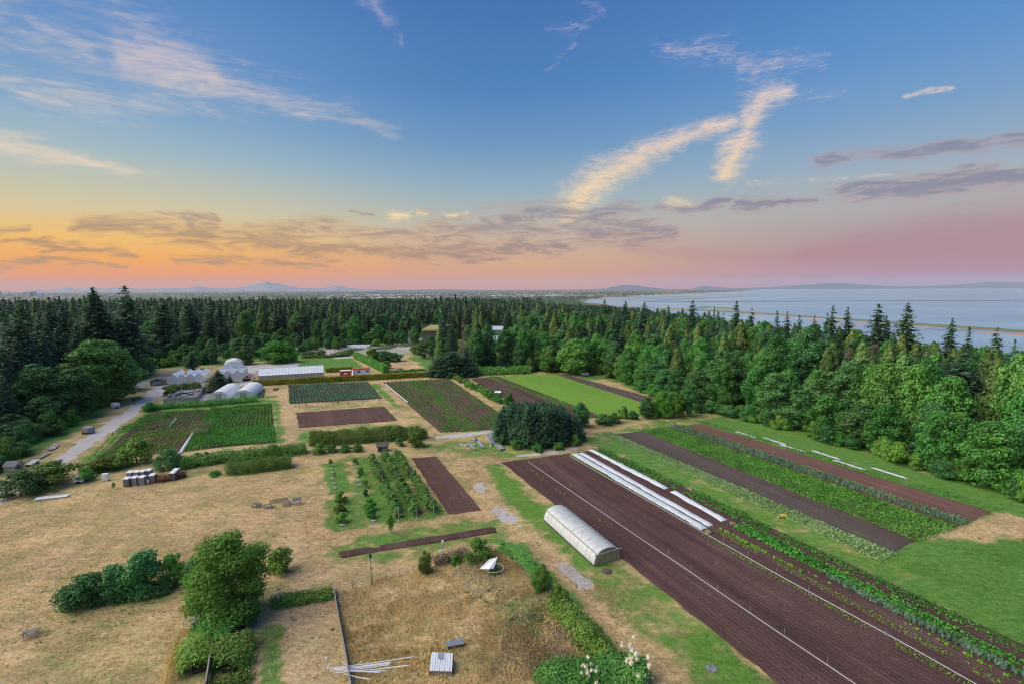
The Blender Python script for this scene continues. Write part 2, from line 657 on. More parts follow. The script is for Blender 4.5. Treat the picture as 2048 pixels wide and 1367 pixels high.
# big picture
cover([(0, 1010), (160, 985), (400, 950), (620, 915), (650, 930), (655, 1080), (640, 1140), (560, 1200), (400, 1180), (300, 1367), (-400, 1367)], 2, g=.17)
cover([(640, 905), (1000, 890), (1010, 930), (970, 1010), (1020, 1060), (660, 1080)], 1.5, g=.27)
cover([(650, 1020), (1000, 1020), (1050, 1080), (1000, 1090), (850, 1140), (600, 1180), (540, 1170), (580, 1090)], 1.5, g=.22)
cover([(1150, 880), (1330, 842), (1480, 835), (1620, 870), (1800, 930), (2100, 1010), (2400, 1150), (2400, 1500), (2000, 1300), (1800, 1180), (1500, 1045), (1200, 893)], 2, g=.74)
cover([(1300, 900), (1480, 1030), (1800, 1150), (2048, 1300), (2200, 1300), (2100, 1130), (1800, 1115), (1500, 985), (1230, 870)], 1.5, g=.62, l=.25)
cover([(1800, 1120), (2048, 1060), (2300, 1100), (2400, 1500), (2048, 1320), (1830, 1180)], 3, g=.92, l=.1)
cover([(1850, 1068), (1960, 1035), (2040, 1020), (2160, 1050), (2120, 1085), (1950, 1075)], 2, g=.05)
cover([(1440, 835), (1640, 868), (1800, 930), (2048, 1010), (2048, 1030), (1800, 950), (1600, 890), (1440, 850)], 2, g=.88)
strip([(1190, 880), (1300, 862), (1420, 828), (1500, 838)], 4, 1.5, g=.5)
strip([(1185, 890), (1165, 905), (1060, 912), (1000, 905)], 3, 1, g=.3)
# lane between the fenced plot and the dark field
cover([(1000, 925), (1100, 1030), (1240, 1130), (1560, 1367), (1760, 1500), (1560, 1500), (1380, 1367), (1130, 1110), (1000, 1000), (960, 935)], 1.6, g=.78, l=.3)
cover([(880, 905), (955, 920), (1040, 1040), (1120, 1110), (1250, 1230), (1420, 1367), (1300, 1367), (1150, 1200), (1030, 1080), (975, 1030)], 1.6, g=.14)
cover([(1100, 1120), (1230, 1140), (1420, 1290), (1300, 1270)], 2.2, g=.5)
cover([(1040, 1085), (1060, 1095), (1200, 1250), (1300, 1367), (1250, 1367), (1160, 1260), (1060, 1130)], .8, g=.8)
# round the left garden
cover([(150, 935), (230, 870), (300, 812), (430, 800), (560, 788), (565, 808), (300, 835), (215, 930)], 1.5, g=.62)
cover([(545, 778), (592, 776), (600, 830), (612, 905), (560, 905), (556, 830)], 1.5, g=.10)
cover([(545, 800), (558, 800), (570, 885), (552, 890)], .8, g=.7)
cover([(600, 868), (700, 855), (815, 848), (835, 862), (740, 875), (600, 884)], 1.2, g=.72)
cover([(760, 768), (800, 800), (880, 868), (850, 875), (800, 850), (770, 805), (740, 770)], 1.5, g=.25)
cover([(738, 766), (752, 764), (800, 815), (785, 808)], 1., g=.75)
cover([(510, 774), (760, 760), (1000, 748), (1000, 752), (760, 766), (510, 782)], 1.2, g=.2)
cover([(900, 754), (925, 756), (1010, 812), (1000, 815)], 1.2, g=.12)
cover([(540, 915), (640, 900), (640, 930), (400, 955), (200, 1000), (100, 1005), (200, 965), (350, 955), (450, 945)], 2, g=.12)
cover([(366, 908), (552, 888), (640, 890), (640, 900), (400, 925)], 1, g=.12)
cover([(850, 890), (930, 880), (1000, 885), (1100, 905), (1000, 912), (960, 912), (900, 905)], 1.2, g=.55)
# strip near the gardens at the back
cover([(594, 718), (703, 712), (742, 742), (600, 744)], 1.5, g=.80)
cover([(700, 711), (722, 710), (770, 742), (742, 743)], 1.5, g=.04, b=.0)
cover([(745, 722), (800, 716), (835, 722), (850, 738), (800, 748), (760, 742)], 2, g=.06)
cover([(815, 712), (875, 710), (872, 745), (852, 740), (836, 722)], 2, g=.72)
cover([(515, 727), (595, 722), (600, 742), (515, 750)], 1.2, p=.55, g=.1)
cover([(495, 730), (515, 727), (505, 770), (480, 770)], 1., p=.85)
# bright hay field and the grass beyond it
cover([(985, 752), (1112, 747), (1310, 800), (1300, 830), (1215, 838), (1150, 815)], 1.2, g=1., l=.9)
cover([(1040, 757), (1110, 752), (1240, 790), (1200, 790)], 1.5, g=.8, l=.6)
cover([(1130, 747), (1190, 745), (1290, 785), (1400, 825), (1330, 815), (1290, 800)], 1.5, g=.62)
cover([(1180, 760), (1210, 757), (1300, 790), (1290, 796)], 1.2, g=.18)
# orchard
for a, b_, wd, gv in [((668, 925), (684, 985), 4, .8), ((676, 995), (690, 1060), 4.5, .7), ((705, 915), (732, 980), 4, .75), ((728, 985), (752, 1048), 4.5, .7),
                      ((737, 915), (768, 968), 2.5, .9), ((760, 910), (800, 962), 4.5, .95), ((785, 908), (815, 955), 3, .9), ((764, 975), (800, 1040), 2.5, .9),
                      ((780, 970), (822, 1035), 4.5, .95), ((812, 965), (850, 1035), 2., .6), ((838, 990), (878, 1030), 2, .9)]:
    strip([a, b_], wd, .6, g=gv)
cover([(688, 915), (702, 914), (722, 960), (700, 965)], .8, g=.3)
strip([(660, 1110), (760, 1080), (1000, 1050)], 4.5, 1., g=.62)
strip([(680, 1122), (860, 1090), (1010, 1065)], 3, 1., g=.55)
strip([(930, 905), (950, 900), (1000, 893)], 5, 1, g=.6)
# fenced plot
cover([(672, 1176), (850, 1126), (920, 1090), (1010, 1100), (1060, 1130), (1130, 1230), (1180, 1300), (1060, 1400), (705, 1400)], 1., g=.08)
cover([(1010, 1240), (1100, 1210), (1180, 1300), (1060, 1367), (960, 1367)], 1.5, g=.22, b=.35)
cover([(475, 1250), (560, 1200), (664, 1185), (700, 1400), (470, 1400)], .8, g=.06, p=.1)
cover([(522, 1248), (566, 1244), (568, 1420), (516, 1420)], .25, g=.62)
cover([(330, 1330), (375, 1215), (400, 1220), (350, 1367), (320, 1380)], .6, g=.05)
cover([(110, 1200), (350, 1160), (390, 1190), (310, 1200), (150, 1222)], 1, g=.5)
# under the woods and the rough ground behind the glasshouses
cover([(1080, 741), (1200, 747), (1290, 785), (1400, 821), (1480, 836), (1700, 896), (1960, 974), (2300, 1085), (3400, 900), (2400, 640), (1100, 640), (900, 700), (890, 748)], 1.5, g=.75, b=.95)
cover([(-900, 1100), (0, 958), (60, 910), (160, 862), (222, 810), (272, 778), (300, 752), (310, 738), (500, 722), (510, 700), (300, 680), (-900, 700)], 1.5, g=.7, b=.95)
cover([(300, 735), (480, 726), (600, 716), (870, 700), (870, 650), (300, 660)], 3, g=.8, b=.9)
for k in range(9):
    strip([(574 + 11 * k, 1232 - 5 * k), (578 + 13.2 * k, 1420)], .42, .2, g=.02, p=.22, b=.0)
for k in range(3):
    strip([(488 + 12 * k, 1262), (480 + 15 * k, 1420)], .35, .2, g=.02, p=.22, b=.0)
# gravel: road, yard, tracks, bare patches
cover([(79, 938), (150, 888), (230, 835), (300, 788), (318, 772), (345, 768), (338, 782), (300, 806), (215, 868), (130, 925), (60, 975), (-60, 1040), (-160, 1080), (-120, 1020), (0, 965)], .8, p=1., g=.3)
cover([(290, 790), (300, 775), (345, 764), (410, 765), (420, 800), (330, 808), (325, 790)], 1., p=.95)
cover([(405, 790), (425, 775), (500, 770), (510, 790), (470, 800), (400, 806)], .8, p=.55, b=.6)
cover([(250, 768), (330, 750), (345, 760), (330, 768), (290, 775)], 1.5, p=.5, b=.5)
cover([(300, 742), (370, 735), (380, 748), (330, 752)], 1.5, p=.3, b=.6)
strip([(870, 874), (930, 869), (985, 862)], 2.2, .5, p=.75)
strip([(1030, 911), (1090, 905), (1155, 894)], [1, 2.2, 1.4], .5, p=.6)
cover([(946, 968), (960, 965), (973, 975), (965, 988), (950, 980)], .5, p=.8, b=.1)
cover([(982, 1008), (1000, 1015), (1030, 1035), (1040, 1050), (1005, 1040), (990, 1025)], .5, p=.85, b=.1)
cover([(1113, 1126), (1135, 1130), (1165, 1150), (1192, 1178), (1165, 1175), (1135, 1155)], .5, p=.85, b=.1)
cover([(600, 696), (870, 685), (875, 705), (720, 710), (600, 712)], 2, p=.35, b=.3, g=.6)
strip([(778, 668), (782, 684), (830, 700)], 6, 2, p=.9)
strip([(645, 700), (690, 716)], 8, 2, p=.8)
strip([(420, 716), (500, 708)], 6, 2, p=.6)

zz = terr(xs, ys) + (vnoise(xs, ys, 9) - .5) * .12 + (vnoise(xs, ys, 2.2, 5) - .5) * .06
nx, ny = len(gx), len(gy)
ii = np.arange(nx * ny).reshape(ny, nx)
F = np.stack([ii[:-1, :-1], ii[:-1, 1:], ii[1:, 1:], ii[1:, :-1]], -1).reshape(-1, 4)
gm = bpy.data.materials.new('meadow')
gm.use_nodes = True
t = NT(gm.node_tree)
t.n.clear()
out = t.new('ShaderNodeOutputMaterial')
b = t.new('ShaderNodeBsdfPrincipled')
b.inputs['Roughness'].default_value = .9
b.inputs['Specular IOR Level'].default_value = .1
at = t.new('ShaderNodeAttribute', attribute_name='cover')
sp = t.new('ShaderNodeSeparateColor')
t.put(sp.inputs[0], at.outputs['Color'])
cg, cp, cl = sp.outputs
cb = at.outputs['Alpha']
ob = t.new('ShaderNodeTexCoord').outputs['Object']
n_big = t.noise(ob, .05, 4., .6)
n_mid = t.noise(ob, .35, 4., .65)
mp = t.new('ShaderNodeMapping')
t.put(mp.inputs[0], ob)
mp.inputs['Rotation'].default_value = (0, 0, R(-15))
mp.inputs['Scale'].default_value = (.5, 1.6, 1)
n_str = t.noise(mp.outputs[0], .9, 5., .7)
n_fin = t.noise(ob, 3.6, 5., .78)
n_tuft = t.noise(ob, 1.3, 3., .7)
n_vf = t.noise(ob, 16., 2., .7)
mixv = t.math('ADD', t.math('MULTIPLY', n_str, .28), t.math('ADD', t.math('MULTIPLY', n_fin, .42), t.math('ADD', t.math('MULTIPLY', n_tuft, .26), t.math('MULTIPLY', n_vf, .14))))   # about .55
dry = t.ramp(mixv, [(.40, (.175, .122, .052)), (.48, (.345, .245, .105)), (.55, (.53, .385, .180)), (.64, (.74, .56, .31))])
dry = t.mix(t.remap(n_big, .35, .7), dry, t.ramp(mixv, [(.41, (.205, .135, .068)), (.53, (.48, .315, .175)), (.64, (.70, .495, .31))]))
grn = t.ramp(mixv, [(.40, (.036, .095, .018)), (.53, (.095, .215, .040)), (.66, (.195, .335, .075))])
lus = t.ramp(mixv, [(.36, (.085, .19, .022)), (.55, (.165, .31, .040)), (.7, (.26, .38, .075))])
grv = t.ramp(t.math('ADD', t.math('MULTIPLY', n_fin, .6), t.math('MULTIPLY', n_str, .4)), [(.3, (.36, .325, .305)), (.55, (.56, .515, .485)), (.7, (.67, .635, .61))])
drt = t.ramp(mixv, [(.4, (.07, .055, .042)), (.65, (.16, .12, .09))])
fg = t.math('ADD', cg, t.math('ADD', t.math('MULTIPLY', t.math('SUBTRACT', n_mid, .5), 1.1), t.math('MULTIPLY', t.math('SUBTRACT', n_fin, .5), .7)))
fg = t.remap(fg, .22, .72)
mpw = t.new('ShaderNodeMapping')
t.put(mpw.inputs[0], ob)
mpw.inputs['Rotation'].default_value = (0, 0, R(-12))
mpw.inputs['Scale'].default_value = (.45, 1.1, 1)
worn = t.math('ADD', t.math('MULTIPLY', t.noise(ob, .09, 5., .65), .50), t.math('ADD', t.math('MULTIPLY', t.noise(mpw.outputs[0], .45, 5., .7, .8), .45), t.math('MULTIPLY', n_fin, .2)))
dry = t.mix(1., dry, t.ramp(worn, [(.44, (.66, .67, .63)), (.56, (1.0, 1.0, .98)), (.70, (1.24, 1.22, 1.18))]), 'MULTIPLY')
olv = t.ramp(mixv, [(.40, (.07, .080, .022)), (.54, (.215, .215, .070)), (.66, (.38, .36, .15))])
fo = t.math('MULTIPLY', t.remap(t.math('ADD', t.math('MULTIPLY', t.noise(ob, .16, 5., .7), .6), t.math('MULTIPLY', n_str, .4)), .47, .58), t.remap(cg, .02, .35, .35, .9))
dry = t.mix(fo, dry, olv)
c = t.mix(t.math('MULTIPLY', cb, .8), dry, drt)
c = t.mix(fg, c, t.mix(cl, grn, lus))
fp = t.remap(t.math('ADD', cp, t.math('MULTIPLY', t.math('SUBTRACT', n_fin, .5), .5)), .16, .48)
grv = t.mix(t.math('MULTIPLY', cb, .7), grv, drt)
c = t.mix(fp, c, grv)
# small dark tufts in the dry grass
vo = t.new('ShaderNodeTexVoronoi')
vo.inputs['Scale'].default_value = .9
t.put(vo.inputs['Vector'], ob)
tf = t.math('MULTIPLY', t.remap(vo.outputs['Distance'], .30, .12), t.remap(t.noise(ob, .13, 3., .6), .52, .62))
c = t.mix(t.math('MULTIPLY', tf, t.remap(cg, .3, .1)), c, (.06, .085, .03))
t.put(b.inputs['Base Color'], c)
bn = t.new('ShaderNodeBump')
bn.inputs['Strength'].default_value = .9
bn.inputs['Distance'].default_value = .18
t.put(bn.inputs['Height'], t.math('ADD', t.math('MULTIPLY', n_fin, .7), t.math('ADD', t.math('MULTIPLY', n_vf, .25), n_str)))
t.put(b.inputs['Normal'], bn.outputs[0])
t.l.new(b.outputs[0], out.inputs[0])
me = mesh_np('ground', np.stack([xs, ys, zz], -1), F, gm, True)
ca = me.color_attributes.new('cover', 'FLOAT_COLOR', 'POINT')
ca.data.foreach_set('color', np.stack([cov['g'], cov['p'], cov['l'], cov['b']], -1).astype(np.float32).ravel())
tag(link('ground', me), 'flat farmland of dry straw coloured and green grass', kind='structure')

# ------------------------------------------------------------------ sea, bars, breakwater, far land
ms = bpy.data.materials.new('sea_water')
ms.use_nodes = True
t = NT(ms.node_tree)
b = t.n['Principled BSDF']
b.inputs['Base Color'].default_value = (.10, .16, .20, 1)
b.inputs['Roughness'].default_value = .22
b.inputs['IOR'].default_value = 1.33
ob = t.new('ShaderNodeTexCoord').outputs['Object']
mp = t.new('ShaderNodeMapping')
t.put(mp.inputs[0], ob)
mp.inputs['Scale'].default_value = (.35, 1, 1)
bn = t.new('ShaderNodeBump')
bn.inputs['Strength'].default_value = .75
bn.inputs['Distance'].default_value = 2.0
t.put(bn.inputs['Height'], t.math('ADD', t.noise(mp.outputs[0], .12, 4., .6), t.math('MULTIPLY', t.noise(mp.outputs[0], .012, 3., .5), 1.5)))
t.put(b.inputs['Normal'], bn.outputs[0])
t.put(b.inputs['Base Color'], t.mix(t.remap(t.noise(mp.outputs[0], .003, 4., .6), .4, .65), (.18, .33, .44), (.25, .42, .53)))
sx = np.array([-29000., 29000.])
me = mesh_np('sea', [(80, -2400, SEA), (28900, -2400, SEA), (28900, 29400, SEA), (-28900, 29400, SEA), (-28900, 2150, SEA), (80, 2150, SEA)], [[0, 1, 2, 3, 4, 5]], ms)
tag(link('sea', me), 'calm pale blue grey sea reaching the horizon', kind='structure')

m_bar = mat('saltmarsh', (.10, .13, .05), (.19, .19, .10), .02, .9, c3=(.26, .22, .15))
m_log = mat('wet_logs', (.38, .19, .13), (.54, .28, .20), .2, .8)
m_rock = mat('dark_rock', (.07, .07, .075), (.13, .12, .12), .05, .9)


def bar(name, pts, wid, hgt, m, label, kind='structure', cat=None):
    """a low bank lying along a line of pixels on the sea"""
    W = [G(x, y, SEA) for x, y in pts]
    N = 60
    seg = np.linspace(0, len(W) - 1, N)
    c = np.array([[np.interp(s_, range(len(W)), [p[k] for p in W]) for k in range(2)] for s_ in seg])
    d = np.gradient(c, axis=0)
    d /= np.linalg.norm(d, axis=1)[:, None]
    n = np.stack([-d[:, 1], d[:, 0]], -1)
    wv = wid * (.55 + .9 * vnoise(c[:, 0], c[:, 1], wid * 2.5, 2)) * np.clip(np.minimum(np.arange(N), np.arange(N)[::-1]) / 5, .1, 1)
    V = []
    for k, (o_, z) in enumerate([(-.5, -.5), (-.3, hgt), (.3, hgt * .9), (.5, -.5)]):
        V.append(np.column_stack([c + n * (wv * o_)[:, None], np.full(N, SEA + z)]))
    V = np.stack(V, 1).reshape(-1, 3)
    F = [[i * 4 + k, i * 4 + k + 1, i * 4 + k + 5, i * 4 + k + 4] for i in range(N - 1) for k in range(3)]
    return tag(link(name, mesh_np(name, V, F, m)), label, cat, kind=kind)


bar('marsh_bank', [(1180, 612), (1290, 616), (1420, 621), (1560, 630), (1700, 639), (1850, 650), (2060, 664), (2300, 682)], 78, 2.2, m_bar, 'low grassy bank along the shallows')
bar('marsh_bank', [(1380, 616), (1420, 615), (1465, 619)], 60, 5, m_bar, 'wooded bump on the low bank')
for pts in ([(1500, 629), (1570, 633), (1640, 638)], [(1600, 639), (1680, 646), (1735, 651)], [(1835, 654), (1870, 656)], [(1950, 664), (2060, 671), (2150, 678)], [(1480, 622), (1530, 627)], [(1215, 607), (1270, 609)], [(1225, 613), (1380, 618)]):
    bar('log_boom', pts, 30, .9, m_log, 'rusty red boom of floating logs beside the marsh bank', 'stuff')
bar('breakwater', [(1290, 604.2), (1500, 603.4), (1750, 602.4), (2060, 601), (2400, 599.6)], 26, 3.0, m_rock, 'long dark stone breakwater crossing the sea', 'structure')
for pts, wd in (([(1180, 600), (1290, 601), (1400, 597), (1490, 593)], 120), ([(1150, 596), (1260, 596), (1420, 592), (1560, 592)], 140), ([(1750, 652), (1830, 655)], 20), ([(1850, 658), (1960, 663)], 18)):
    bar('mud_flat', pts, wd, .5, m_bar if wd > 50 else m_rock, 'low mud flat on the shallow sea')

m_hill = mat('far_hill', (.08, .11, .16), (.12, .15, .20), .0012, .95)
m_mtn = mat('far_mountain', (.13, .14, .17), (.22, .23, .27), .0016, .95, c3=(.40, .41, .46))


def ridge(name, prof, dist_, depth, m, label, base_py=None, cat=None):
    """a mountain range whose skyline passes through the given pixels"""
    xs_ = np.linspace(prof[0][0], prof[-1][0], 260)
    ys_ = np.interp(xs_, [p[0] for p in prof], [p[1] for p in prof])
    V, rows = [], 13
    for x, y in zip(xs_, ys_):
        d = CAMROT @ Vector(((x - 1024) / 1024, (683.5 - y) / 1024, -1))
        top = CAMH + d.z * dist_ / d.y
        for r in range(rows):
            u = r / (rows - 1) * 2 - 1
            wob = (vnoise(x * 3, r * 40., 22, 4) - .5)
            hh = SEA - 2 + (top - SEA + 2) * max(0, 1 - abs(u)) ** .85 * (1 + (wob * .22 if r != rows // 2 else (vnoise(x, 0., 5, 9) - .5) * .06))
            k = (dist_ + u * depth + wob * depth * .3 * (1 - abs(u))) / dist_
            V.append((d.x / d.y * dist_ * k, dist_ * k, hh))
    n = len(xs_)
    F = [[i * rows + r, (i + 1) * rows + r, (i + 1) * rows + r + 1, i * rows + r + 1] for i in range(n - 1) for r in range(rows - 1)]
    return tag(link(name, mesh_np(name, V, F, m, True)), label, kind='structure')


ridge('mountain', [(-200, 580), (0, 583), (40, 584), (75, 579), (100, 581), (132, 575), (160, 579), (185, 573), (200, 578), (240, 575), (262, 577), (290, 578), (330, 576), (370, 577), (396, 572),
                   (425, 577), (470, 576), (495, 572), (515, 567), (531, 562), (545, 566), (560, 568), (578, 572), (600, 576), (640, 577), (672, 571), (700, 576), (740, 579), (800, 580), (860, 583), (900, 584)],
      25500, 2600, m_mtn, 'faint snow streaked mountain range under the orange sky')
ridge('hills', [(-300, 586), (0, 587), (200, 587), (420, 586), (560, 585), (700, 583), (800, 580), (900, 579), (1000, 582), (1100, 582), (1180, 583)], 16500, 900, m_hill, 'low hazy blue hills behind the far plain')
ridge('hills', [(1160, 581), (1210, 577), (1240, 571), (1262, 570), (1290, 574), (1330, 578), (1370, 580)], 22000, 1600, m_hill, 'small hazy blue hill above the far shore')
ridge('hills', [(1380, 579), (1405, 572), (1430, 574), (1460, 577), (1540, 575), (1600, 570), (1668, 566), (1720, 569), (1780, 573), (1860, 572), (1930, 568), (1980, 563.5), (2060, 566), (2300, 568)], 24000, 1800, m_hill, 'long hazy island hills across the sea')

# ------------------------------------------------------------------ haze
mh = bpy.data.materials.new('haze')
mh.use_nodes = True
t = NT(mh.node_tree)
t.n.clear()
out = t.new('ShaderNodeOutputMaterial')
pv = t.new('ShaderNodeVolumePrincipled')
pv.inputs['Color'].default_value = (.80, .90, 1.0, 1)
pv.inputs['Density'].default_value = 2.7e-5
pv.inputs['Anisotropy'].default_value = 0.0
t.l.new(pv.outputs[0], out.inputs['Volume'])
hz = MB().box(0, 14500, 201, 62000, 36000, 562)
ho = hz.build('haze', mh)
tag(ho, 'thin haze over the far land and sea', kind='stuff')
mh.cycles.homogeneous_volume = True if hasattr(mh.cycles, 'homogeneous_volume') else None


# ------------------------------------------------------------------ foliage
def unit(a):
    return a / (np.linalg.norm(a, axis=-1, keepdims=True) + 1e-9)


def leaves(C, N, size, aspect=1.5, g=None, U=None):
    """one kite-shaped blade per centre; N is the way it faces"""
    g = g or rng
    n = len(C)
    N = unit(N)
    if U is None:
        U = g.normal(size=(n, 3))
    U = unit(U - N * np.sum(U * N, -1, keepdims=True))
    W = np.cross(N, U)
    s = (np.asarray(size) * g.uniform(.65, 1.3, n))[:, None]
    V = np.stack([C - U * s * .5 * aspect, C + W * s * .5, C + U * s * .5 * aspect, C - W * s * .5], 1).reshape(-1, 3)
    return V, np.arange(4 * n).reshape(-1, 4)


def join(parts):
    Vs, Fs, o = [], [], 0
    for V, F in parts:
        Vs.append(V)
        Fs.append(F + o)
        o += len(V)
    return np.concatenate(Vs), np.concatenate(Fs)


def conifer_crown(h, r, g, base=.12, levels=30, per=6, power=.8, droop=.25, gap=.12, spray=.9, ragged=.25, lean=0.):
    C, N, U, S = [], [], [], []
    top_off = g.normal(size=2) * lean
    for i in range(levels):
        t = base + (1 - base) * (i + g.uniform(0, .8)) / levels
        prof = (1 - t) ** power * (min(1, (t - base) / .16 + .45))
        k = max(3, int(per * (.5 + prof)))
        az0 = g.uniform(0, 6.28)
        for j in range(k):
            if g.random() < gap:
                continue
            az = az0 + 6.283 * j / k + g.normal() * .25
            L = r * prof * g.uniform(1 - ragged, 1 + ragged) + .15
            n = max(2, int(L / (spray * .42)))
            q = (np.arange(n) + g.uniform(.2, .9, n)) / n
            d = np.array([math.cos(az), math.sin(az)])
            side = np.array([-d[1], d[0]])
            wid = (1 - q * .7) * L * .22
            off = g.normal(size=n) * wid
            x = d[0] * q * L + side[0] * off + top_off[0] * t
            y = d[1] * q * L + side[1] * off + top_off[1] * t
            z = t * h - droop * L * q ** 1.3 + .12 * L * q * (q > .8) + g.normal(size=n) * .12
            C.append(np.stack([x, y, z], -1))
            nn = np.stack([d[0] * .35 + g.normal(size=n) * .4, d[1] * .35 + g.normal(size=n) * .4, .9 + g.normal(size=n) * .25], -1)
            N.append(nn)
            U.append(np.stack([d[0] + side[0] * np.sign(off) * .6, d[1] + side[1] * np.sign(off) * .6, np.full(n, -droop * 1.2)], -1))
            S.append(spray * (.55 + .6 * (1 - q)) * (.55 + .45 * min(1, L / 2)))
    C, N, U, S = map(np.concatenate, (C, N, U, S))
    V, F = leaves(C, N, S, 1.7, g, U)
    tip = np.array([[top_off[0], top_off[1], h * .975], [top_off[0], top_off[1], h * .955]])
    V2, F2 = leaves(tip, np.array([[1., .2, 0], [.1, 1., 0]]), .5, 2.6, g, np.array([[0, 0, 1.], [0, 0, 1.]]))
    return join([(V, F), (V2, F2)])


def cedar_crown(h, r, g, dens=1., base=.03, size=.6, power=.75):
    """dense feathery cone with drooping plumes on an uneven skin"""
    n = int(1500 * dens)
    m = int(70 * dens)                                 # plumes
    t = base + (1 - base) * g.uniform(0, 1, m) ** 1.25
    az = g.uniform(0, 6.283, m)
    pr = (1 - t) ** power * np.minimum(1, (t - base) * 3 + .55) * r
    cr = pr * g.uniform(.62, .95, m)
    cen = np.stack([np.cos(az) * cr, np.sin(az) * cr, t * h], -1)
    rad = np.stack([.30 * pr + .25, .30 * pr + .25, (.055 * h) * (1.2 - t) + .35], -1)
    k = g.integers(0, m, n)
    d = unit(g.normal(size=(n, 3)))
    C = cen[k] + d * rad[k] * g.uniform(.75, 1.05, (n, 1))
    out = np.stack([np.cos(az[k]), np.sin(az[k]), np.full(n, .35)], -1)
    N = d * .8 + out * .8 + g.normal(size=(n, 3)) * .35
    U = np.stack([np.cos(az[k]) * .4, np.sin(az[k]) * .4, np.full(n, -1.)], -1) + g.normal(size=(n, 3)) * .3
    V, F = leaves(C, N, size, 1.8, g, U)
    kk = int(n * .1)
    tt = g.uniform(.72, .985, kk)
    an = g.uniform(0, 6.283, kk)
    rr = (1 - tt) ** power * r * .8
    C2 = np.stack([np.cos(an) * rr, np.sin(an) * rr, tt * h], -1)
    V2, F2 = leaves(C2, np.stack([np.cos(an), np.sin(an), an * 0 + .4], -1) + g.normal(size=(kk, 3)) * .3, size * .8, 1.8, g, np.stack([an * 0, an * 0, an * 0 - 1], -1) + g.normal(size=(kk, 3)) * .3)
    return join([(V, F), (V2, F2)])


def broad_crown(h, r, g, base=.15, lobes=26, n=3200, size=.5, top=.62, flat=1., rough=.4, open_=.0):
    tt = g.uniform(0, 1, lobes)
    az = g.uniform(0, 6.283, lobes)
    prof = np.sin(math.pi * (.20 + .77 * tt)) ** .75
    rad = r * g.uniform(.16, .36, lobes) * (.75 + .35 * prof)
    rr = r * prof * g.uniform(.55, .95, lobes) - rad * .45
    cen = np.stack([np.cos(az) * rr, np.sin(az) * rr, np.minimum(h * (base + (1 - base) * tt), h - rad * .8)], -1)
    cen[:, 2] = np.maximum(cen[:, 2], rad * .7)
    cen = np.concatenate([cen, [[0, 0, h * .45], [0, 0, h * .72]]])
    rad = np.concatenate([rad, [r * .5, r * .4]])
    pk = rad ** 2
    k = g.choice(len(cen), n, p=pk / pk.sum())
    d = unit(g.normal(size=(n, 3)) + np.array([0, 0, .25]))
    q = g.uniform(.6, 1.16, (n, 1)) if open_ <= 0 else g.uniform(.45, 1.25, (n, 1))
    C = cen[k] + d * rad[k][:, None] * q * np.array([1, 1, .85])
    C[:, 2] = np.maximum(C[:, 2], h * base * .6 + g.uniform(0, .4, n))
    C[:, 2] = np.minimum(C[:, 2], h * 1.02)
    N = d + g.normal(size=(n, 3)) * rough + np.array([0, 0, .2])
    return leaves(C, N, size, 1.45, g)


def trunk_mesh(name, h, r0, g, m, limbs=4, up=.8, bend=.3, spread=2.):
    b = MB()
    n = 6
    pts = [Vector((0, 0, -.8))]
    for i in range(1, n + 1):
        pts.append(Vector((g.normal() * bend * i / n, g.normal() * bend * i / n, h * up * i / n)))
    b.tube(pts, [r0 * (1.15 - .95 * i / n) for i in range(n + 1)], 7)
    for i in range(limbs):
        t = g.uniform(.25, .8)
        p = pts[0].lerp(pts[-1], t)
        a = g.uniform(0, 6.28)
        q = p + Vector((math.cos(a) * spread, math.sin(a) * spread, h * g.uniform(.08, .2)))
        b.tube([p, p.lerp(q, .5) + Vector((0, 0, .1)), q], [r0 * .45 * (1 - t * .6), r0 * .3 * (1 - t * .6), .03], 5)
    me = bpy.data.meshes.new(name)
    me.from_pydata(b.v, [], b.f)
    me.polygons.foreach_set('use_smooth', [True] * len(me.polygons))
    me.materials.append(m)
    return me


m_bark = mat('bark', (.075, .058, .045), (.14, .115, .095), 3., .95, .5)
m_pale = mat('pale_bark', (.24, .22, .20), (.36, .34, .31), 2., .95, .5)
L_FIR = leafmat('fir_needles', (.029, .072, .042), (.067, .149, .072), (.122, .221, .101), .02, .28)
L_BACK = leafmat('back_fir_needles', (.034, .069, .038), (.065, .123, .061), (.106, .169, .081), .02, .25)
L_CED = leafmat('cedar_sprays', (.061, .123, .030), (.127, .222, .054), (.220, .315, .086), .03, .3)
L_BLUE = leafmat('spruce_needles', (.028, .076, .036), (.062, .150, .072), (.125, .235, .118), .012, .16)
L_MAP = leafmat('maple_leaves', (0.045, .157, .029), (0.107, .304, .055), (0.202, .435, .103), .02, .28)
L_ALD = leafmat('alder_leaves', (0.041, .134, .036), (0.084, .231, .064), (0.157, .328, .110), .02, .28)
L_BRI = leafmat('bright_leaves', (.053, .158, .016), (.117, .282, .030), (.206, .379, .055), .025, .2)
L_SHR = leafmat('shrub_leaves', (.057, .173, .026), (.135, .315, .050), (.249, .459, .092), .03, .25)
L_OLV = leafmat('olive_leaves', (.060, .120, .018), (.130, .215, .034), (.205, .290, .060), .02, .15)
L_YEL = leafmat('yellow_hedge', (.14, .17, .012), (.30, .31, .022), (.44, .42, .045), .01, .08)
L_ASH = leafmat('ash_leaves', (.055, .150, .021), (.124, .280, .039), (.240, .410, .072), .004, .04, .3, .5)
L_DRY = leafmat('brown_twigs', (.20, .145, .095), (.34, .25, .17), (.46, .36, .25), .02, .2)
L_FRU = leafmat('fruit_leaves', (.075, .175, .034), (.155, .310, .065), (.250, .420, .115), .02, .15)
L_SNAG = leafmat('dead_twigs', (.11, .085, .062), (.20, .16, .115), (.28, .23, .17), .01, .15)
L_RED = leafmat('red_leaves', (.10, .035, .025), (.19, .065, .045), (.26, .11, .07), .02, .2)
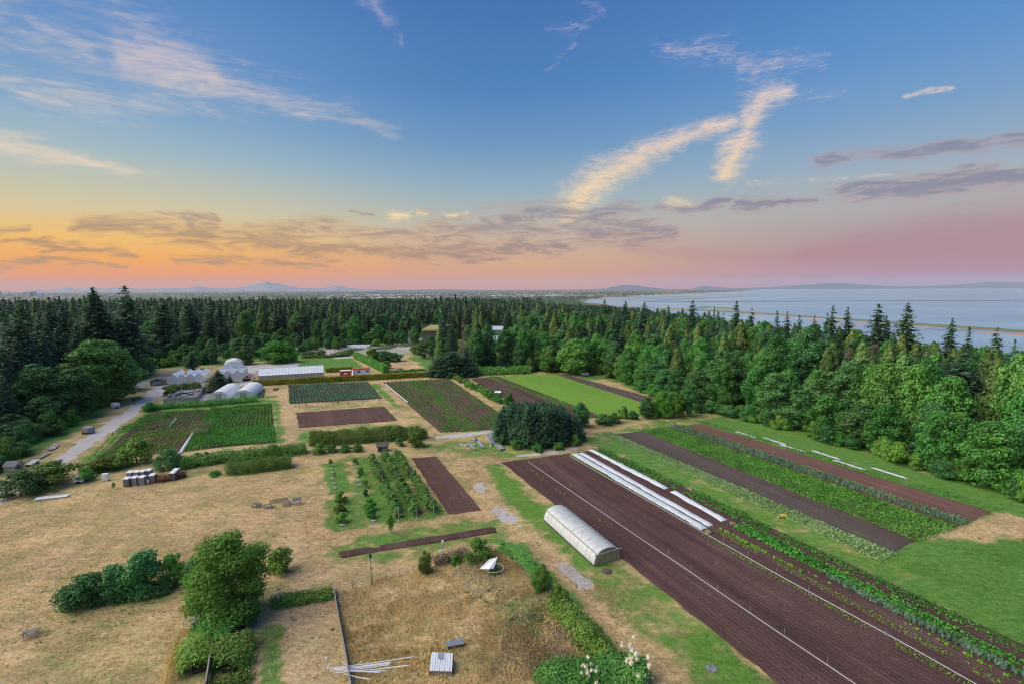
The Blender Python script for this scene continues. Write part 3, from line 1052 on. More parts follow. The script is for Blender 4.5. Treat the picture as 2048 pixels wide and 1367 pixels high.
L_FLO = leafmat('cream_flowers', (.74, .68, .50), (.84, .79, .62), (.90, .87, .74), .01, .1)

PROTO = {}


def proto(kind, crown, m, trunk_h, trunk_r, h, r, bark=None, limbs=4, up=.8, bend=.25, spread=2., seed=0):
    g = np.random.default_rng(seed)
    V, F = crown(g)
    cm = mesh_np(kind + '_crown', V, F, m)
    tm = trunk_mesh(kind + '_trunk', trunk_h, trunk_r, g, bark or m_bark, limbs, up, bend, spread)
    PROTO.setdefault(kind, []).append((cm, tm, h, r))


for i in range(4):
    proto('fir', lambda g: conifer_crown(30, 5.2, g, base=.22 + .05 * i, levels=40, per=8, power=.62, droop=.28, gap=.16, spray=.78, ragged=.42, lean=.8), L_FIR, 30, .42, 30, 5.2, seed=10 + i, spread=2.5)
    proto('backfir', lambda g: conifer_crown(28, 4.6, g, base=.24 + .07 * i, levels=26, per=6, power=.6, droop=.22, gap=.12, spray=1.15, ragged=.3, lean=.6), L_BACK, 28, .36, 28, 4.6, seed=30 + i, bark=m_pale, limbs=2)
    proto('fineFir', lambda g: conifer_crown(22, 4.6, g, base=.06, levels=42, per=9, power=.85, droop=.22, gap=.05, spray=.58, ragged=.22, lean=.3), L_FIR, 22, .3, 22, 4.6, seed=50 + i, limbs=2)
    proto('cedar', lambda g: cedar_crown(20, 4.2, g, dens=3.6 + .3 * i, size=.48), L_CED, 20, .35, 20, 4.2, seed=70 + i, limbs=2)
    proto('spruce', lambda g: conifer_crown(8, 2.1, g, base=.03, levels=26, per=9, power=.42, droop=.10, gap=.02, spray=.40, ragged=.2), L_BLUE, 8, .14, 8, 2.1, seed=90 + i, limbs=1, spread=.6)
    proto('maple', lambda g: broad_crown(17, 6.0, g, base=.10, lobes=75, n=10500, size=.44), L_MAP, 13, .38, 17, 6.0, seed=110 + i, limbs=6)
    proto('alder', lambda g: broad_crown(19, 4.8, g, base=.10, lobes=80, n=9500, size=.40), L_ALD, 16, .30, 19, 4.8, seed=130 + i, bark=m_pale, limbs=5)
    proto('bush', lambda g: broad_crown(3, 1.8, g, base=.02, lobes=22, n=3600, size=.155, open_=.2), L_SHR, 1.8, .07, 3, 1.8, seed=150 + i, limbs=4, spread=.8)
for i in range(2):
    proto('round', lambda g: broad_crown(11, 5.4, g, base=.03, lobes=50, n=9000, size=.34, rough=.35), L_BRI, 8, .3, 11, 5.4, seed=170 + i)
    proto('ash', lambda g: broad_crown(9, 3.6, g, base=.04, lobes=42, n=24000, size=.16, open_=.4, rough=.6), L_ASH, 7, .2, 9, 3.6, seed=180 + i, limbs=7)
    proto('darkbush', lambda g: broad_crown(4, 2.2, g, base=.02, lobes=26, n=5200, size=.17, open_=.3), L_ALD, 2.6, .09, 4, 2.2, seed=190 + i, spread=.9)
    proto('olive', lambda g: broad_crown(3, 1.8, g, base=.02, lobes=22, n=3600, size=.15, open_=.1), L_OLV, 1.8, .07, 3, 1.8, seed=200 + i, spread=.8)
    proto('sapling', lambda g: broad_crown(2.6, .9, g, base=.28, lobes=16, n=900, size=.14, open_=.3), L_SHR, 2., .035, 2.6, .9, seed=210 + i, spread=.4)
    proto('espalier', lambda g: broad_crown(2.4, .75, g, base=.06, lobes=16, n=1100, size=.13, open_=.3), L_FRU, 2., .03, 2.4, .75, seed=220 + i, spread=.4)
    proto('snag', lambda g: broad_crown(14, 3.0, g, base=.2, lobes=22, n=1500, size=.22, open_=.6), L_SNAG, 13, .22, 14, 3.0, seed=230 + i, bark=m_pale, limbs=9, spread=1.8)

TREES = []
LAB = {}
NAME_OF = {'fir': 'fir_tree', 'backfir': 'fir_tree', 'fineFir': 'fir_tree', 'cedar': 'cedar_tree', 'spruce': 'spruce_tree', 'maple': 'maple_tree', 'alder': 'broadleaf_tree',
           'round': 'broadleaf_tree', 'ash': 'broadleaf_tree', 'bush': 'shrub', 'darkbush': 'shrub', 'olive': 'shrub', 'sapling': 'fruit_tree', 'espalier': 'fruit_tree', 'snag': 'bare_tree'}


def plant(kind, x, y, h, r, label, group=None, z=None, crown_only=False, cat=None):
    cm, tm, h0, r0 = PROTO[kind][rnd.randrange(len(PROTO[kind]))]
    nm = NAME_OF[kind]
    cat = cat or ('shrub' if nm == 'shrub' else 'tree')
    o = thing(nm, label, cat, (x, y, float(terr(x, y)) if z is None else z), rnd.uniform(0, 6.28), group)
    o.scale = (r / r0, r / r0, h / h0)
    link('crown', cm, o)
    if not crown_only:
        link('trunk', tm, o)
    return o


def at(kind, px, py, top, wpx, label, group=None, **k):
    """a tree or shrub standing at a pixel, its top at row top, its crown wpx pixels wide"""
    b = G(px, py)
    h = max(.5, hat(b, top))
    return plant(kind, b.x, b.y, h, wpx / 2 * b.y / 1024, label, group, **k)


# ------------------------------------------------------------------ woods
def inpoly(poly, x, y):
    return sdf_poly(np.asarray(poly, float), np.asarray([x], float), np.asarray([y], float))[0]


FRONT = [G(*p)[:2] for p in [(1075, 741), (1140, 743), (1200, 748), (1290, 786), (1400, 822), (1480, 836), (1580, 862), (1700, 898), (1830, 938), (1960, 975), (2080, 1012), (2300, 1085)]]
FRONT = [(p[0], p[1]) for p in FRONT]


def front_dist(x, y):
    """metres behind the wood's front edge (right of it)"""
    best, sgn = 1e9, 1
    for (ax, ay), (bx, by) in zip(FRONT[:-1], FRONT[1:]):
        ex, ey = bx - ax, by - ay
        t = max(0, min(1, ((x - ax) * ex + (y - ay) * ey) / (ex * ex + ey * ey)))
        dx, dy = x - ax - ex * t, y - ay - ey * t
        d = math.hypot(dx, dy)
        if d < best:
            best, sgn = d, (1 if ex * (y - ay) - ey * (x - ax) > 0 else -1)
    return best * sgn


cand = []
step = 5.6
for i in range(0, 64):
    for j in range(0, 46):
        x = -20 + i * step + rnd.uniform(-.42, .42) * step + (j % 2) * step / 2
        y = 66 + j * step + rnd.uniform(-.42, .42) * step
        fd = front_dist(x, y)
        if fd < 1.5 or x > coast(y) + 62 or y > 320:
            continue
        if y > 214 and x < 5:
            continue
        px, py = P((x, y, 10))
        if px > 2180 or px < 850:
            continue
        cand.append((x, y, fd, px))


def where_right(px, fd, y):
    lm = ('above the dark spruces' if px < 950 else 'beyond the far grass' if px < 1130 else 'beside the open hut' if px < 1240 else 'behind the two sheds' if px < 1390
          else 'near the field corner' if px < 1500 else 'behind the first white tunnels' if px < 1620
          else 'behind the middle white tunnels' if px < 1740 else 'behind the last white tunnel' if px < 1850
          else 'by the dry patch' if px < 1960 else 'at the frame edge')
    row = 'edge' if fd < 7 else 'middle' if fd < 34 else 'back'
    return lm, row


SHADE = {'fir': 'tall ragged dark fir', 'backfir': 'dull dark fir', 'fineFir': 'dense pointed fir', 'cedar': 'yellowish feathery cedar', 'maple': 'bushy bright maple', 'alder': 'leafy broadleaf', 'snag': 'half bare tree',
         'bush': 'leafy shrub', 'darkbush': 'dark shrub'}
CANDS = []


def want(kind, x, y, h, r, place, dz=0.):
    CANDS.append(dict(kind=kind, x=x, y=y, z=float(terr(x, y)) + dz, h=h, r=r, place=place))


def cap_row(px):
    return np.interp(px, [850, 1000, 1180, 1400, 1600, 1700, 1800, 1860, 1960, 2100], [602, 606, 617, 640, 650, 662, 672, 692, 700, 706])


for x, y, fd, px in cand:
    u = rnd.random()
    lm, row = where_right(px, fd, y)
    z = float(terr(x, y))
    if fd < 7:
        kind = 'maple' if u < .66 else 'alder'
        h, r = rnd.uniform(8, 14), rnd.uniform(3.4, 4.8)
    elif fd < 16:
        kind = 'maple' if u < .54 else 'alder' if u < .84 else 'cedar' if u < .94 else 'fineFir'
        h, r = rnd.uniform(13, 18), rnd.uniform(3.8, 5.)
    else:
        kind = 'cedar' if u < .32 else 'alder' if u < .50 else 'maple' if u < .68 else 'fineFir' if u < .84 else 'fir' if u < .97 else 'snag'
        h = rnd.uniform(16, 24) - z * .5
        r = {'cedar': rnd.uniform(3.8, 5.4), 'alder': rnd.uniform(3.8, 4.8), 'maple': rnd.uniform(4, 5.2), 'fineFir': rnd.uniform(3.8, 5.2), 'fir': rnd.uniform(4.2, 5.4), 'snag': 2.5}[kind]
    if y > 200 and px > 1130 and rnd.random() < .3:
        kind = 'fir' if u < .5 else 'fineFir'
    h = min(h, hat(Vector((x, y, 0)), cap_row(px) + rnd.uniform(-6, 40)) - z)
    if z < -34 or h < 5:
        continue
    want(kind, x, y, h, r, f"{'on the wood edge' if row == 'edge' else 'amid the wood' if row == 'middle' else 'deep in the wood'} {lm}", -.3)

# tall firs standing over the wood against the water
for px, top, dd, wpx, kind in [(1285, 604, 235, 40, 'fir'), (1335, 612, 215, 36, 'fir'), (1388, 601, 200, 40, 'fir'), (1428, 615, 180, 30, 'fineFir'), (1452, 626, 175, 28, 'fir'), (1472, 603, 185, 36, 'fir'),
                               (1500, 616, 180, 26, 'fir'), (1556, 622, 165, 42, 'fineFir'), (1579, 624, 170, 28, 'fir'), (1613, 633, 165, 32, 'fir'), (1634, 632, 165, 26, 'fir'), (1651, 627, 160, 28, 'fir'),
                               (1667, 612, 155, 42, 'fir'), (1700, 617, 155, 40, 'fir'), (1753, 609, 150, 56, 'fir'), (1780, 634, 155, 44, 'fir'), (1816, 609, 140, 64, 'fir'), (1902, 640, 135, 44, 'fir'),
                               (1940, 655, 130, 46, 'fineFir'), (2005, 657, 125, 40, 'fir'), (2038, 680, 120, 44, 'fineFir'), (1210, 600, 260, 36, 'fir'), (1247, 603, 250, 34, 'fir'), (1160, 606, 270, 36, 'fineFir'),
                               (1092, 598, 290, 36, 'fir'), (1940, 700, 100, 130, 'fineFir'), (1730, 690, 120, 70, 'cedar'), (1600, 668, 140, 60, 'fineFir')]:
    x = (px - 1024) / 1024 * dd
    z = float(terr(x, dd))
    h = hat(Vector((x, dd, 0)), top) - z
    nb = {1816: 'broad regular dark fir, tallest against the water at right', 1753: 'dark layered fir just left of the tallest one by the water', (1940, 700): 'wide dark fir above the right wood, well below the water',
          2005: 'thin topped fir near the right frame edge by the water', 1902: 'open topped fir standing alone before the pale shallows'}.get((px, top) if px == 1940 else px)
    if nb:
        plant(kind, x, dd, h, wpx * .68 * dd / 1024, nb, None, z)
    else:
        CANDS.append(dict(kind=kind, x=x, y=dd, z=z, h=h, r=wpx * .68 * dd / 1024, keep=1, place='rising above the wood against ' + ('pale shallows' if px > 1640 else 'distant water' if px > 1420 else 'the far shore' if px > 1230 else 'the hazy plain')))

# underwood along the edge of the right wood
for k in range(64):
    s_ = rnd.uniform(0.02, 10.3)
    i = int(s_)
    f = s_ - i
    x, y = FRONT[i][0] * (1 - f) + FRONT[i + 1][0] * f, FRONT[i][1] * (1 - f) + FRONT[i + 1][1] * f
    lm, _ = where_right(P((x, y, 2))[0], 0, y)
    want('bush' if k % 3 else 'darkbush', x + rnd.uniform(-.5, 2), y + rnd.uniform(-1, 1.5), rnd.uniform(2, 4.5), rnd.uniform(1.6, 2.8), f'at the foot of the wood {lm}')


# -------- the wood on the left of the gravel road
LEFT = [G(*p)[:2] for p in [(-500, 1050), (-8, 946), (46, 900), (143, 852), (206, 800), (256, 771), (282, 755), (298, 740), (320, 716)]]
LEFT = [(p[0], p[1]) for p in LEFT] + [(-200, 235), (-330, 300), (-330, 60)]
cnt = 0
for i in range(0, 60):
    for j in range(0, 44):
        x = -300 + i * 6. + rnd.uniform(-.4, .4) * 6 + (j % 2) * 3
        y = 64 + j * 6. + rnd.uniform(-.4, .4) * 6
        d = inpoly(LEFT, x, y)
        if d < 1.5:
            continue
        px, py = P((x, y, 10))
        if px < -480 or px > 420:
            continue
        if 60 < px < 285 and 120 < y < 165 and d < 16:
            continue
        u = rnd.random()
        if d < 7:
            kind, h, r = ('alder' if u < .6 else 'maple'), rnd.uniform(6, 10), rnd.uniform(3, 4)
        elif d < 13:
            kind, h, r = ('alder' if u < .4 else 'maple' if u < .6 else 'fineFir'), rnd.uniform(11, 16), rnd.uniform(3.5, 4.6)
        else:
            kind = 'fir' if u < .62 else 'fineFir' if u < .82 else 'alder' if u < .93 else 'cedar'
            h = rnd.uniform(22, 28) if kind == 'fir' else rnd.uniform(16, 23)
            r = rnd.uniform(4, 5.4) if kind == 'fir' else rnd.uniform(3.4, 4.4)
        if y < 110:
            h = min(h, 15 + (y - 64) * .22)
        if px < 60 and y < 130 and h > 21:
            h = 21
        h = min(h, hat(Vector((x, y, 0)), np.interp(px, [-130, 60, 130, 300, 420], [640, 615, 600, 604, 606]) + rnd.uniform(-6, 34)))
        lm = 'beyond the grey trailer' if px > 110 and y < 150 else 'beside the lower road' if y < 150 else 'behind the big maple' if px > 120 and y < 200 else 'at the far left' if px < 120 else 'behind the glasshouses'
        want(kind, x, y, h, r, ('on the roadside ' if d < 7 else 'inside the wood ') + lm)
        cnt += 1
# single trees of the left wood
at('fir', 190, 760, 571, 96, 'ragged tall fir, left one of the trio reaching above the skyline', crown_only=False)
at('fir', 222, 755, 576, 92, 'ragged tall fir, middle one of the trio above the skyline')
at('fir', 264, 752, 567, 112, 'tallest dark fir of the trio above the skyline')
at('fir', 36, 830, 622, 120, 'large dark fir at the left frame edge with layered boughs')
at('fir', 62, 800, 590, 80, 'dark fir reaching the far treeline behind the left edge fir')
at('fir', 328, 720, 592, 84, 'tall fir with bare trunk behind the glasshouses, nearest the maple')
at('fir', 386, 708, 596, 74, 'tall slim fir with bare lower trunk right of the maple')
at('fir', 110, 770, 590, 74, 'dark fir between the left edge and the skyline trio')
at('fir', 148, 765, 600, 70, 'dark fir just left of the skyline trio')
at('maple', 200, 804, 675, 150, 'big spreading green maple beside the gravel road')
at('maple', 242, 781, 700, 70, 'smaller leafy maple at the road bend beside the big maple')
at('alder', 150, 832, 730, 90, 'dark leafy tree below the big maple at the roadside')
at('alder', 85, 846, 722, 110, 'dull green leafy tree left of the grey trailer')
at('maple', 186, 814, 760, 64, 'low bright maple behind the white trailer')


# underwood along the road, behind the glasshouses and below the far wood
g4 = random.Random(21)
for k in range(58):
    s_ = g4.uniform(0, 6.99)
    i = int(s_)
    f = s_ - i
    (ax, ay), (bx_, by_) = LEFT[1 + i], LEFT[2 + i] if i < 6 else LEFT[7]
    x, y = ax * (1 - f) + bx_ * f, ay * (1 - f) + by_ * f
    px = P((x, y, 0))[0]
    want('darkbush' if k % 3 else 'bush', x - g4.uniform(.3, 3), y + g4.uniform(0, 2), g4.uniform(2.5, 5.5), g4.uniform(1.6, 2.8), 'on the roadside ' + ('beyond the white trailer' if px > 230 else 'between the two trailers' if px > 165 else 'below the grey trailer' if px > 80 else 'by the lower road'))
for k in range(120):
    px = g4.uniform(300, 870)
    py = np.interp(px, [300, 420, 520, 640, 760, 870], [738, 728, 716, 700, 692, 686]) - g4.uniform(0, 24) * (1 if px < 520 else .5)
    b_ = G(px, py)
    want(('darkbush', 'bush', 'alder', 'darkbush')[k % 4], b_.x, b_.y, g4.uniform(3, 6.5) if k % 4 != 2 else g4.uniform(7, 11), g4.uniform(2.2, 3.6), 'at the far wood ' + ('behind the arched glasshouse' if px > 440 and px < 520 else 'behind the left glasshouse' if px < 440 else 'behind the bright round maple' if px < 620 else 'behind the left pots' if px < 730 else 'behind the middle pots' if px < 800 else 'behind the right pots'))
for k in range(46):
    px = g4.uniform(868, 1085)
    py = g4.uniform(688, 742)
    b_ = G(px, py)
    kd = ('cedar', 'fineFir', 'maple', 'darkbush', 'alder')[k % 5]
    want(kd, b_.x, b_.y, g4.uniform(9, 17) if kd != 'darkbush' else 4.5, g4.uniform(2.8, 4.2), 'in the grove ' + ('behind the dark blue spruces' if px < 940 else 'behind the cypress pair' if px < 1000 else 'by the bluish conifers'))


# -------- the far wood across the middle
BACK = [G(*p)[:2] for p in [(300, 716), (420, 708), (520, 699), (640, 693), (760, 686), (860, 682)]]
cnt = 0
pts_far = []
bx = [p[0] for p in BACK]
by = [p[1] for p in BACK]
step = 8.2
for j in range(0, 190):
    y = 225 + j * step
    for i in range(int(-(y * 1.15 + 20) / step), int((coast(y) + 20) / step) + 1):
        x = i * step + rnd.uniform(-.42, .42) * step + (j % 2) * step / 2
        yy = y + rnd.uniform(-.42, .42) * step
        px, _ = P((x, yy, 10))
        if px < -480 or px > 2100:
            continue
        fb_ = np.interp(x, bx, by, left=238, right=300)
        if px > 860:
            fb_ = 322
        if x < bx[0]:
            fb_ = 300 if x < -200 else 238
        if yy < fb_ or (yy > 430 and rnd.random() < (.30 if yy < 900 else .55)):
            continue
        # clearings with the far halls
        if any((px - cx) ** 2 / wx ** 2 + ((yy - cy_) / wy) ** 2 < 1 for cx, wx, cy_, wy in [(862, 34, 345, 34), (985, 24, 345, 40)]):
            continue
        pts_far.append((x, yy, px, yy - fb_))
pts_far.sort(key=lambda p: p[1])
far_stuff = []
for x, y, px, d in pts_far:
    u = rnd.random()
    h = rnd.uniform(13, 28)
    if px > 640 and y < 420:
        h = rnd.uniform(14, 22)
    if d < 10 and u < .5 and px < 900:
        kind, h, r = ('alder' if u < .25 else 'maple'), rnd.uniform(6, 12), rnd.uniform(3, 4.4)
    else:
        kind = 'backfir' if u < (.62 if px < 860 else .36) else 'cedar' if u < (.78 if px < 860 else .60) else 'alder' if u < .9 else 'maple'
        r = rnd.uniform(3.8, 5.6)
        if kind in ('alder', 'maple'):
            h *= .75
    if px > 1080:
        h = min(h, max(4, hat(Vector((x, y, 0)), 604 + (px - 1080) * .05 + rnd.uniform(0, 14)) - float(terr(x, y))))
    zone = 'behind the big maple' if px < 290 else 'behind the tan house' if px < 350 else 'behind the left glasshouse' if px < 415 else 'behind the dark conifer' if px < 460 else 'behind the round bright tree' if px < 600 else 'behind the nursery beds' if px < 860 else 'beyond the dark spruces' if px < 1030 else 'beyond the far grass'
    want(kind, x, y, h, r, ('on the far wood edge ' if d < 10 else 'in the far wood ') + zone)

# keep what the photograph can show; the largest become trees of their own, the rest one far wood
skyl = np.full(1400, 1367.)
CANDS.sort(key=lambda c: c['y'])
for c in CANDS:
    px, top = P((c['x'], c['y'], c['z'] + c['h']))
    base = P((c['x'], c['y'], c['z']))[1]
    hw = c['r'] / c['y'] * 1024
    a, b = int((px - hw + 300) / 2), int((px + hw + 300) / 2) + 1
    a, b = max(a, 0), min(b, 1399)
    c['px'] = px
    c['area'] = 0.
    if b <= a:
        continue
    u = np.abs((np.arange(a, b) * 2 - 300 - px) / hw).clip(0, 1)
    con = c['kind'] in ('fir', 'fineFir', 'cedar', 'backfir')
    row = top + (base - top) * (u ** 1.1 if con else .5 * (1 - np.sqrt(1 - u * u)))
    vis = np.clip(np.minimum(skyl[a:b], base) - row, 0, None)
    inframe = (np.arange(a, b) * 2 - 300 > -20) & (np.arange(a, b) * 2 - 300 < 2068)
    c['area'] = float((vis * 2 * inframe).sum())
    c['margin'] = float(vis.max())
    if c['kind'] != 'snag':
        skyl[a:b] = np.minimum(skyl[a:b], row + 4)
CANDS.sort(key=lambda c: -c['area'])
ONE, far_stuff, num = [], [], {}
for c in CANDS:
    nm = NAME_OF[c['kind']]
    if c['area'] > (22 if c['y'] < 330 else 60) or c.get('keep'):
        if c['y'] < 420 and (nm != 'shrub' or num.get(nm, 0) < 150) and num.get(nm, 0) < (215 if nm == 'fir_tree' else 240):
            num[nm] = num.get(nm, 0) + 1
            ONE.append(c)
        else:
            far_stuff.append((c['x'], c['y'], c['h'], c['r'], c['kind']))
    elif (c['area'] > 3 and c['y'] > 300) or (c['px'] < -15 and c['y'] < 800):
        far_stuff.append((c['x'], c['y'], c['h'], c['r'], c['kind']))
same = {}
for c in ONE:
    same.setdefault((SHADE[c['kind']], c['place']), []).append(c)
ORD = ['leftmost', 'second from left', 'third from left', 'fourth from left', 'fifth from left', 'sixth from left', 'seventh from left', 'eighth from left', 'ninth from left', 'tenth from left']
NUMW = ['', 'one', 'two', 'three', 'four', 'five', 'six', 'seven', 'eight', 'nine', 'ten', 'eleven', 'twelve', 'thirteen', 'fourteen', 'fifteen', 'sixteen', 'seventeen', 'eighteen', 'nineteen', 'twenty']
for (look, place), cs in same.items():
    hs = sorted(c['h'] for c in cs)
    for part in ((['taller', 'lower'] if len(cs) > 4 else [''])):
        sub = [c for c in cs if not part or (c['h'] >= hs[len(hs) // 2]) == (part == 'taller')]
        sub.sort(key=lambda c: c['px'])
        n = len(sub)
        for i, c in enumerate(sub):
            lab = f'{part} {look} {place}'.strip()
            if n > 1:
                k = n - 1 - i
                lab += ', ' + (('left one' if i == 0 else 'right one') if n == 2 else ('left one', 'middle one', 'right one')[i] if n == 3 else ORD[i] if i <= k and i < 10 else ORD[k].replace('left', 'right') if k < 10 else 'near the middle')
                lab = lab.replace('taller ', '').replace('lower ', '') if len(lab.split()) > 16 else lab
            plant(c['kind'], c['x'], c['y'], c['h'], c['r'], lab, ('trees of the ' + ('left wood' if 'roadside' in place or 'inside' in place else 'far wood' if 'far wood' in place else 'right wood')), c['z'])
print('trees', num, 'stuff', len(far_stuff), max(len(v) for v in same.values()))


def low_tree(h, r, g, n):
    t = .25 + .75 * g.uniform(0, 1, n) ** 1.2
    az = g.uniform(0, 6.283, n)
    rr = r * (1 - t) ** .7 * g.uniform(.35, 1., n)
    C = np.stack([np.cos(az) * rr, np.sin(az) * rr, t * h], -1)
    N = np.stack([np.cos(az), np.sin(az), np.full(n, .8)], -1) + g.normal(size=(n, 3)) * .4
    U = np.stack([np.cos(az), np.sin(az), np.full(n, -.6)], -1)
    V, F = leaves(C, N, r * .62 * (1.15 - t * .75), 1.7, g, U)
    V2, F2 = leaves(np.array([[0, 0, h * .93]] * 2), np.array([[1., 0, 0], [0, 1., 0]]), r * .3, 3., g, np.array([[0, 0, 1.]] * 2))
    return join([(V, F), (V2, F2)])


LOWS = [low_tree(24, 4.6, np.random.default_rng(300 + i), 90) for i in range(6)]
LOWT = [low_tree(24, 5.2, np.random.default_rng(310 + i), 34) for i in range(6)]
parts = []
for k, (x, y, h, r, kind) in enumerate(far_stuff):
    V, F = (LOWS if y < 800 else LOWT)[k % 6]
    sc = h / 24
    a = rnd.uniform(0, 6.28)
    M = np.array([[math.cos(a), -math.sin(a), 0], [math.sin(a), math.cos(a), 0], [0, 0, 1]])
    parts.append(((V * np.array([r / 4.2, r / 4.2, sc])) @ M.T + np.array([x, y, float(terr(x, y)) - 1]), F))
V, F = join(parts)
tag(link('far_woodland', mesh_np('far_woodland', V, F, L_BACK)), 'dark conifer wood stretching away to the plain', kind='stuff')


# ------------------------------------------------------------------ tilled land
def soilmat(name, c1, c2, c3, clod=1.):
    m = bpy.data.materials.new(name)
    m.use_nodes = True
    t = NT(m.node_tree)
    b = t.n['Principled BSDF']
    b.inputs['Roughness'].default_value = .95
    b.inputs['Specular IOR Level'].default_value = .1
    uv = t.new('ShaderNodeAttribute', attribute_name='rowuv').outputs['Vector']
    ob = t.new('ShaderNodeTexCoord').outputs['Object']
    streak = t.noise(t.vmath('MULTIPLY', uv, (1.1, .035, 0)), 1., 3., .6)
    wide = t.noise(t.vmath('MULTIPLY', uv, (.22, .02, 0)), 1., 2., .5)
    clods = t.noise(ob, 4.5, 4., .75)
    patch = t.noise(ob, .12, 4., .65)
    v = t.math('ADD', t.math('ADD', t.math('MULTIPLY', streak, .34), t.math('MULTIPLY', wide, .3)), t.math('ADD', t.math('MULTIPLY', clods, .42), t.math('MULTIPLY', patch, .22)))
    t.put(b.inputs['Base Color'], t.ramp(v, [(.46, c1), (.64, c2), (.80, c3)]))
    bn = t.new('ShaderNodeBump')
    bn.inputs['Strength'].default_value = 1.
    bn.inputs['Distance'].default_value = .14 * clod
    t.put(bn.inputs['Height'], t.math('ADD', clods, t.math('MULTIPLY', t.noise(ob, 14., 2., .7), .4)))
    t.put(b.inputs['Normal'], bn.outputs[0])
    return m


S_DARK = soilmat('dark_soil', (.048, .027, .025), (.104, .059, .052), (.175, .110, .098))
S_RED = soilmat('reddish_soil', (.075, .042, .034), (.125, .073, .058), (.180, .112, .092))
S_RED2 = soilmat('red_brown_soil', (.095, .050, .040), (.165, .092, .075), (.23, .14, .115))
S_GREY = soilmat('greyish_soil', (.062, .048, .042), (.105, .080, .070), (.155, .122, .108))


def quadW(q):
    return [G(*p) for p in q]


def bil(Q, u, v):
    """Q = start-left, start-right, end-right, end-left;  u across the rows, v along them"""
    a, b_, c_, d = [np.array(p) for p in Q]
    u, v = np.asarray(u)[..., None], np.asarray(v)[..., None]
    return (a * (1 - u) + b_ * u) * (1 - v) + (d * (1 - u) + c_ * u) * v


def field(q, rows, m, label, ridge=.06, z0=.11, name='tilled_field', rag=.6, rough_=1.1):
    Q = quadW(q)
    wd = (Q[1] - Q[0]).length
    ln = (Q[3] - Q[0]).length
    nu = min(170, max(8, rows * 4))
    nv = int(min(140, max(12, ln / .8)))
    u, v = np.meshgrid(np.linspace(0, 1, nu + 1), np.linspace(0, 1, nv + 1))
    W = bil(Q, u, v)
    rough = (vnoise(W[..., 0], W[..., 1], 1.1, 6) - .5)
    # ragged outline
    eu, ev = 1 / nu, 1 / nv
    k = rag / max(wd, 1)
    u2 = np.where(u < eu / 2, u + k * (vnoise(W[..., 0], W[..., 1], 1.6, 1) - .3), np.where(u > 1 - eu / 2, u - k * (vnoise(W[..., 0], W[..., 1], 1.6, 2) - .3), u))
    v2 = np.where(v < ev / 2, v + rag / ln * (vnoise(W[..., 0], W[..., 1], 1.2, 3) - .3), np.where(v > 1 - ev / 2, v - rag / ln * (vnoise(W[..., 0], W[..., 1], 1.2, 4) - .3), v))
    W = bil(Q, u2, v2)
    z = z0 + ridge * (np.sin(u * rows * 2 * math.pi) * .5 + .1) + rough * .07 * rough_
    if q is BIG:      # the trodden crossing in the middle of the field
        near = np.abs(v - (.515 - .09 * u))
        z = z0 - .03 + (z - z0 + .03) * smooth((near - .006) / .012)
    edge = (u < eu / 2) | (u > 1 - eu / 2) | (v < ev / 2) | (v > 1 - ev / 2)
    z = np.where(edge, -.12, z)
    W[..., 2] = z
    ii = np.arange((nu + 1) * (nv + 1)).reshape(nv + 1, nu + 1)
    F = np.stack([ii[:-1, :-1], ii[:-1, 1:], ii[1:, 1:], ii[1:, :-1]], -1).reshape(-1, 4)
    me = mesh_np(name, W.reshape(-1, 3), F, m, True)
    at_ = me.attributes.new('rowuv', 'FLOAT_VECTOR', 'POINT')
    at_.data.foreach_set('vector', np.stack([u * wd, v * ln, u * 0], -1).astype(np.float32).ravel())
    return tag(link(name, me), label, kind='structure')


def extend(p, q, far):
    """the pixel of the point where the ground line p-q has come as near as far metres"""
    a, b_ = G(*p), G(*q)
    t = (far - a.y) / (b_.y - a.y)
    return P(a + (b_ - a) * t)


NEAR = 27.
BL = extend((1000, 922), (1555, 1367), NEAR)
BR = extend((1201, 896), (1781, 1165), NEAR)
BIG = [(1000, 922), (1201, 896), BR, BL]
field(BIG, 46, S_DARK, 'big freshly tilled dark purple brown field in long rows', .075)
field([(1218, 868), (1283, 860), (1838, 1084), (1797, 1112)], 12, S_GREY, 'brown furrowed strip right of the pale green crop', .07)
field([(1276, 862), (1334, 855), (1920, 1053), (1832, 1090)], 12, S_DARK, 'soil under the dense dark green crop')
field([(1330, 856), (1370, 850), (1950, 1046), (1915, 1056)], 12, S_DARK, 'soil under the bluish leek rows')
field([(1369, 850), (1396, 845), (1994, 1026), (1948, 1045)], 9, S_RED2, 'reddish brown bare strip beside the white row tunnels')
field([(764, 764), (897, 756), (1046, 857), (880, 866)], 15, S_RED, 'brown field striped with young green rows', .06)
field([(941, 757), (996, 752), (1212, 834), (1090, 846)], 16, S_DARK, 'dark soil strip behind the spruce clump')
field([(1112, 749), (1131, 748), (1314, 797), (1285, 805)], 8, S_GREY, 'narrow brown strip across the bright grass')
field([(296, 826), (543, 808), (552, 886), (192, 918)], 40, S_DARK, 'dark soil of the vegetable garden', .06)
field([(575, 770), (736, 763), (764, 797), (578, 808)], 24, S_DARK, 'dark soil under the blue green vegetables', .05)
field([(590, 824), (768, 811), (800, 841), (596, 857)], 14, S_RED, 'bare brown plot behind the long clipped hedge', .025, rough_=2.)
field([(821, 914), (871, 910), (966, 1022), (897, 1030)], 12, S_RED, 'bare reddish brown plot beside the orchard rows', .02, rough_=2.)
field([(668, 1104), (990, 1052), (1000, 1063), (676, 1118)], 6, S_DARK, 'long narrow dark bed in front of the orchard', .015, rough_=2.)
field([(519, 777), (531, 776), (528, 794), (513, 795)], 4, S_DARK, 'small garden bed beside the polytunnels', .04)
field([(545, 776), (560, 775), (556, 780), (545, 781)], 3, S_GREY, 'small bare bed by the hedge', .03)

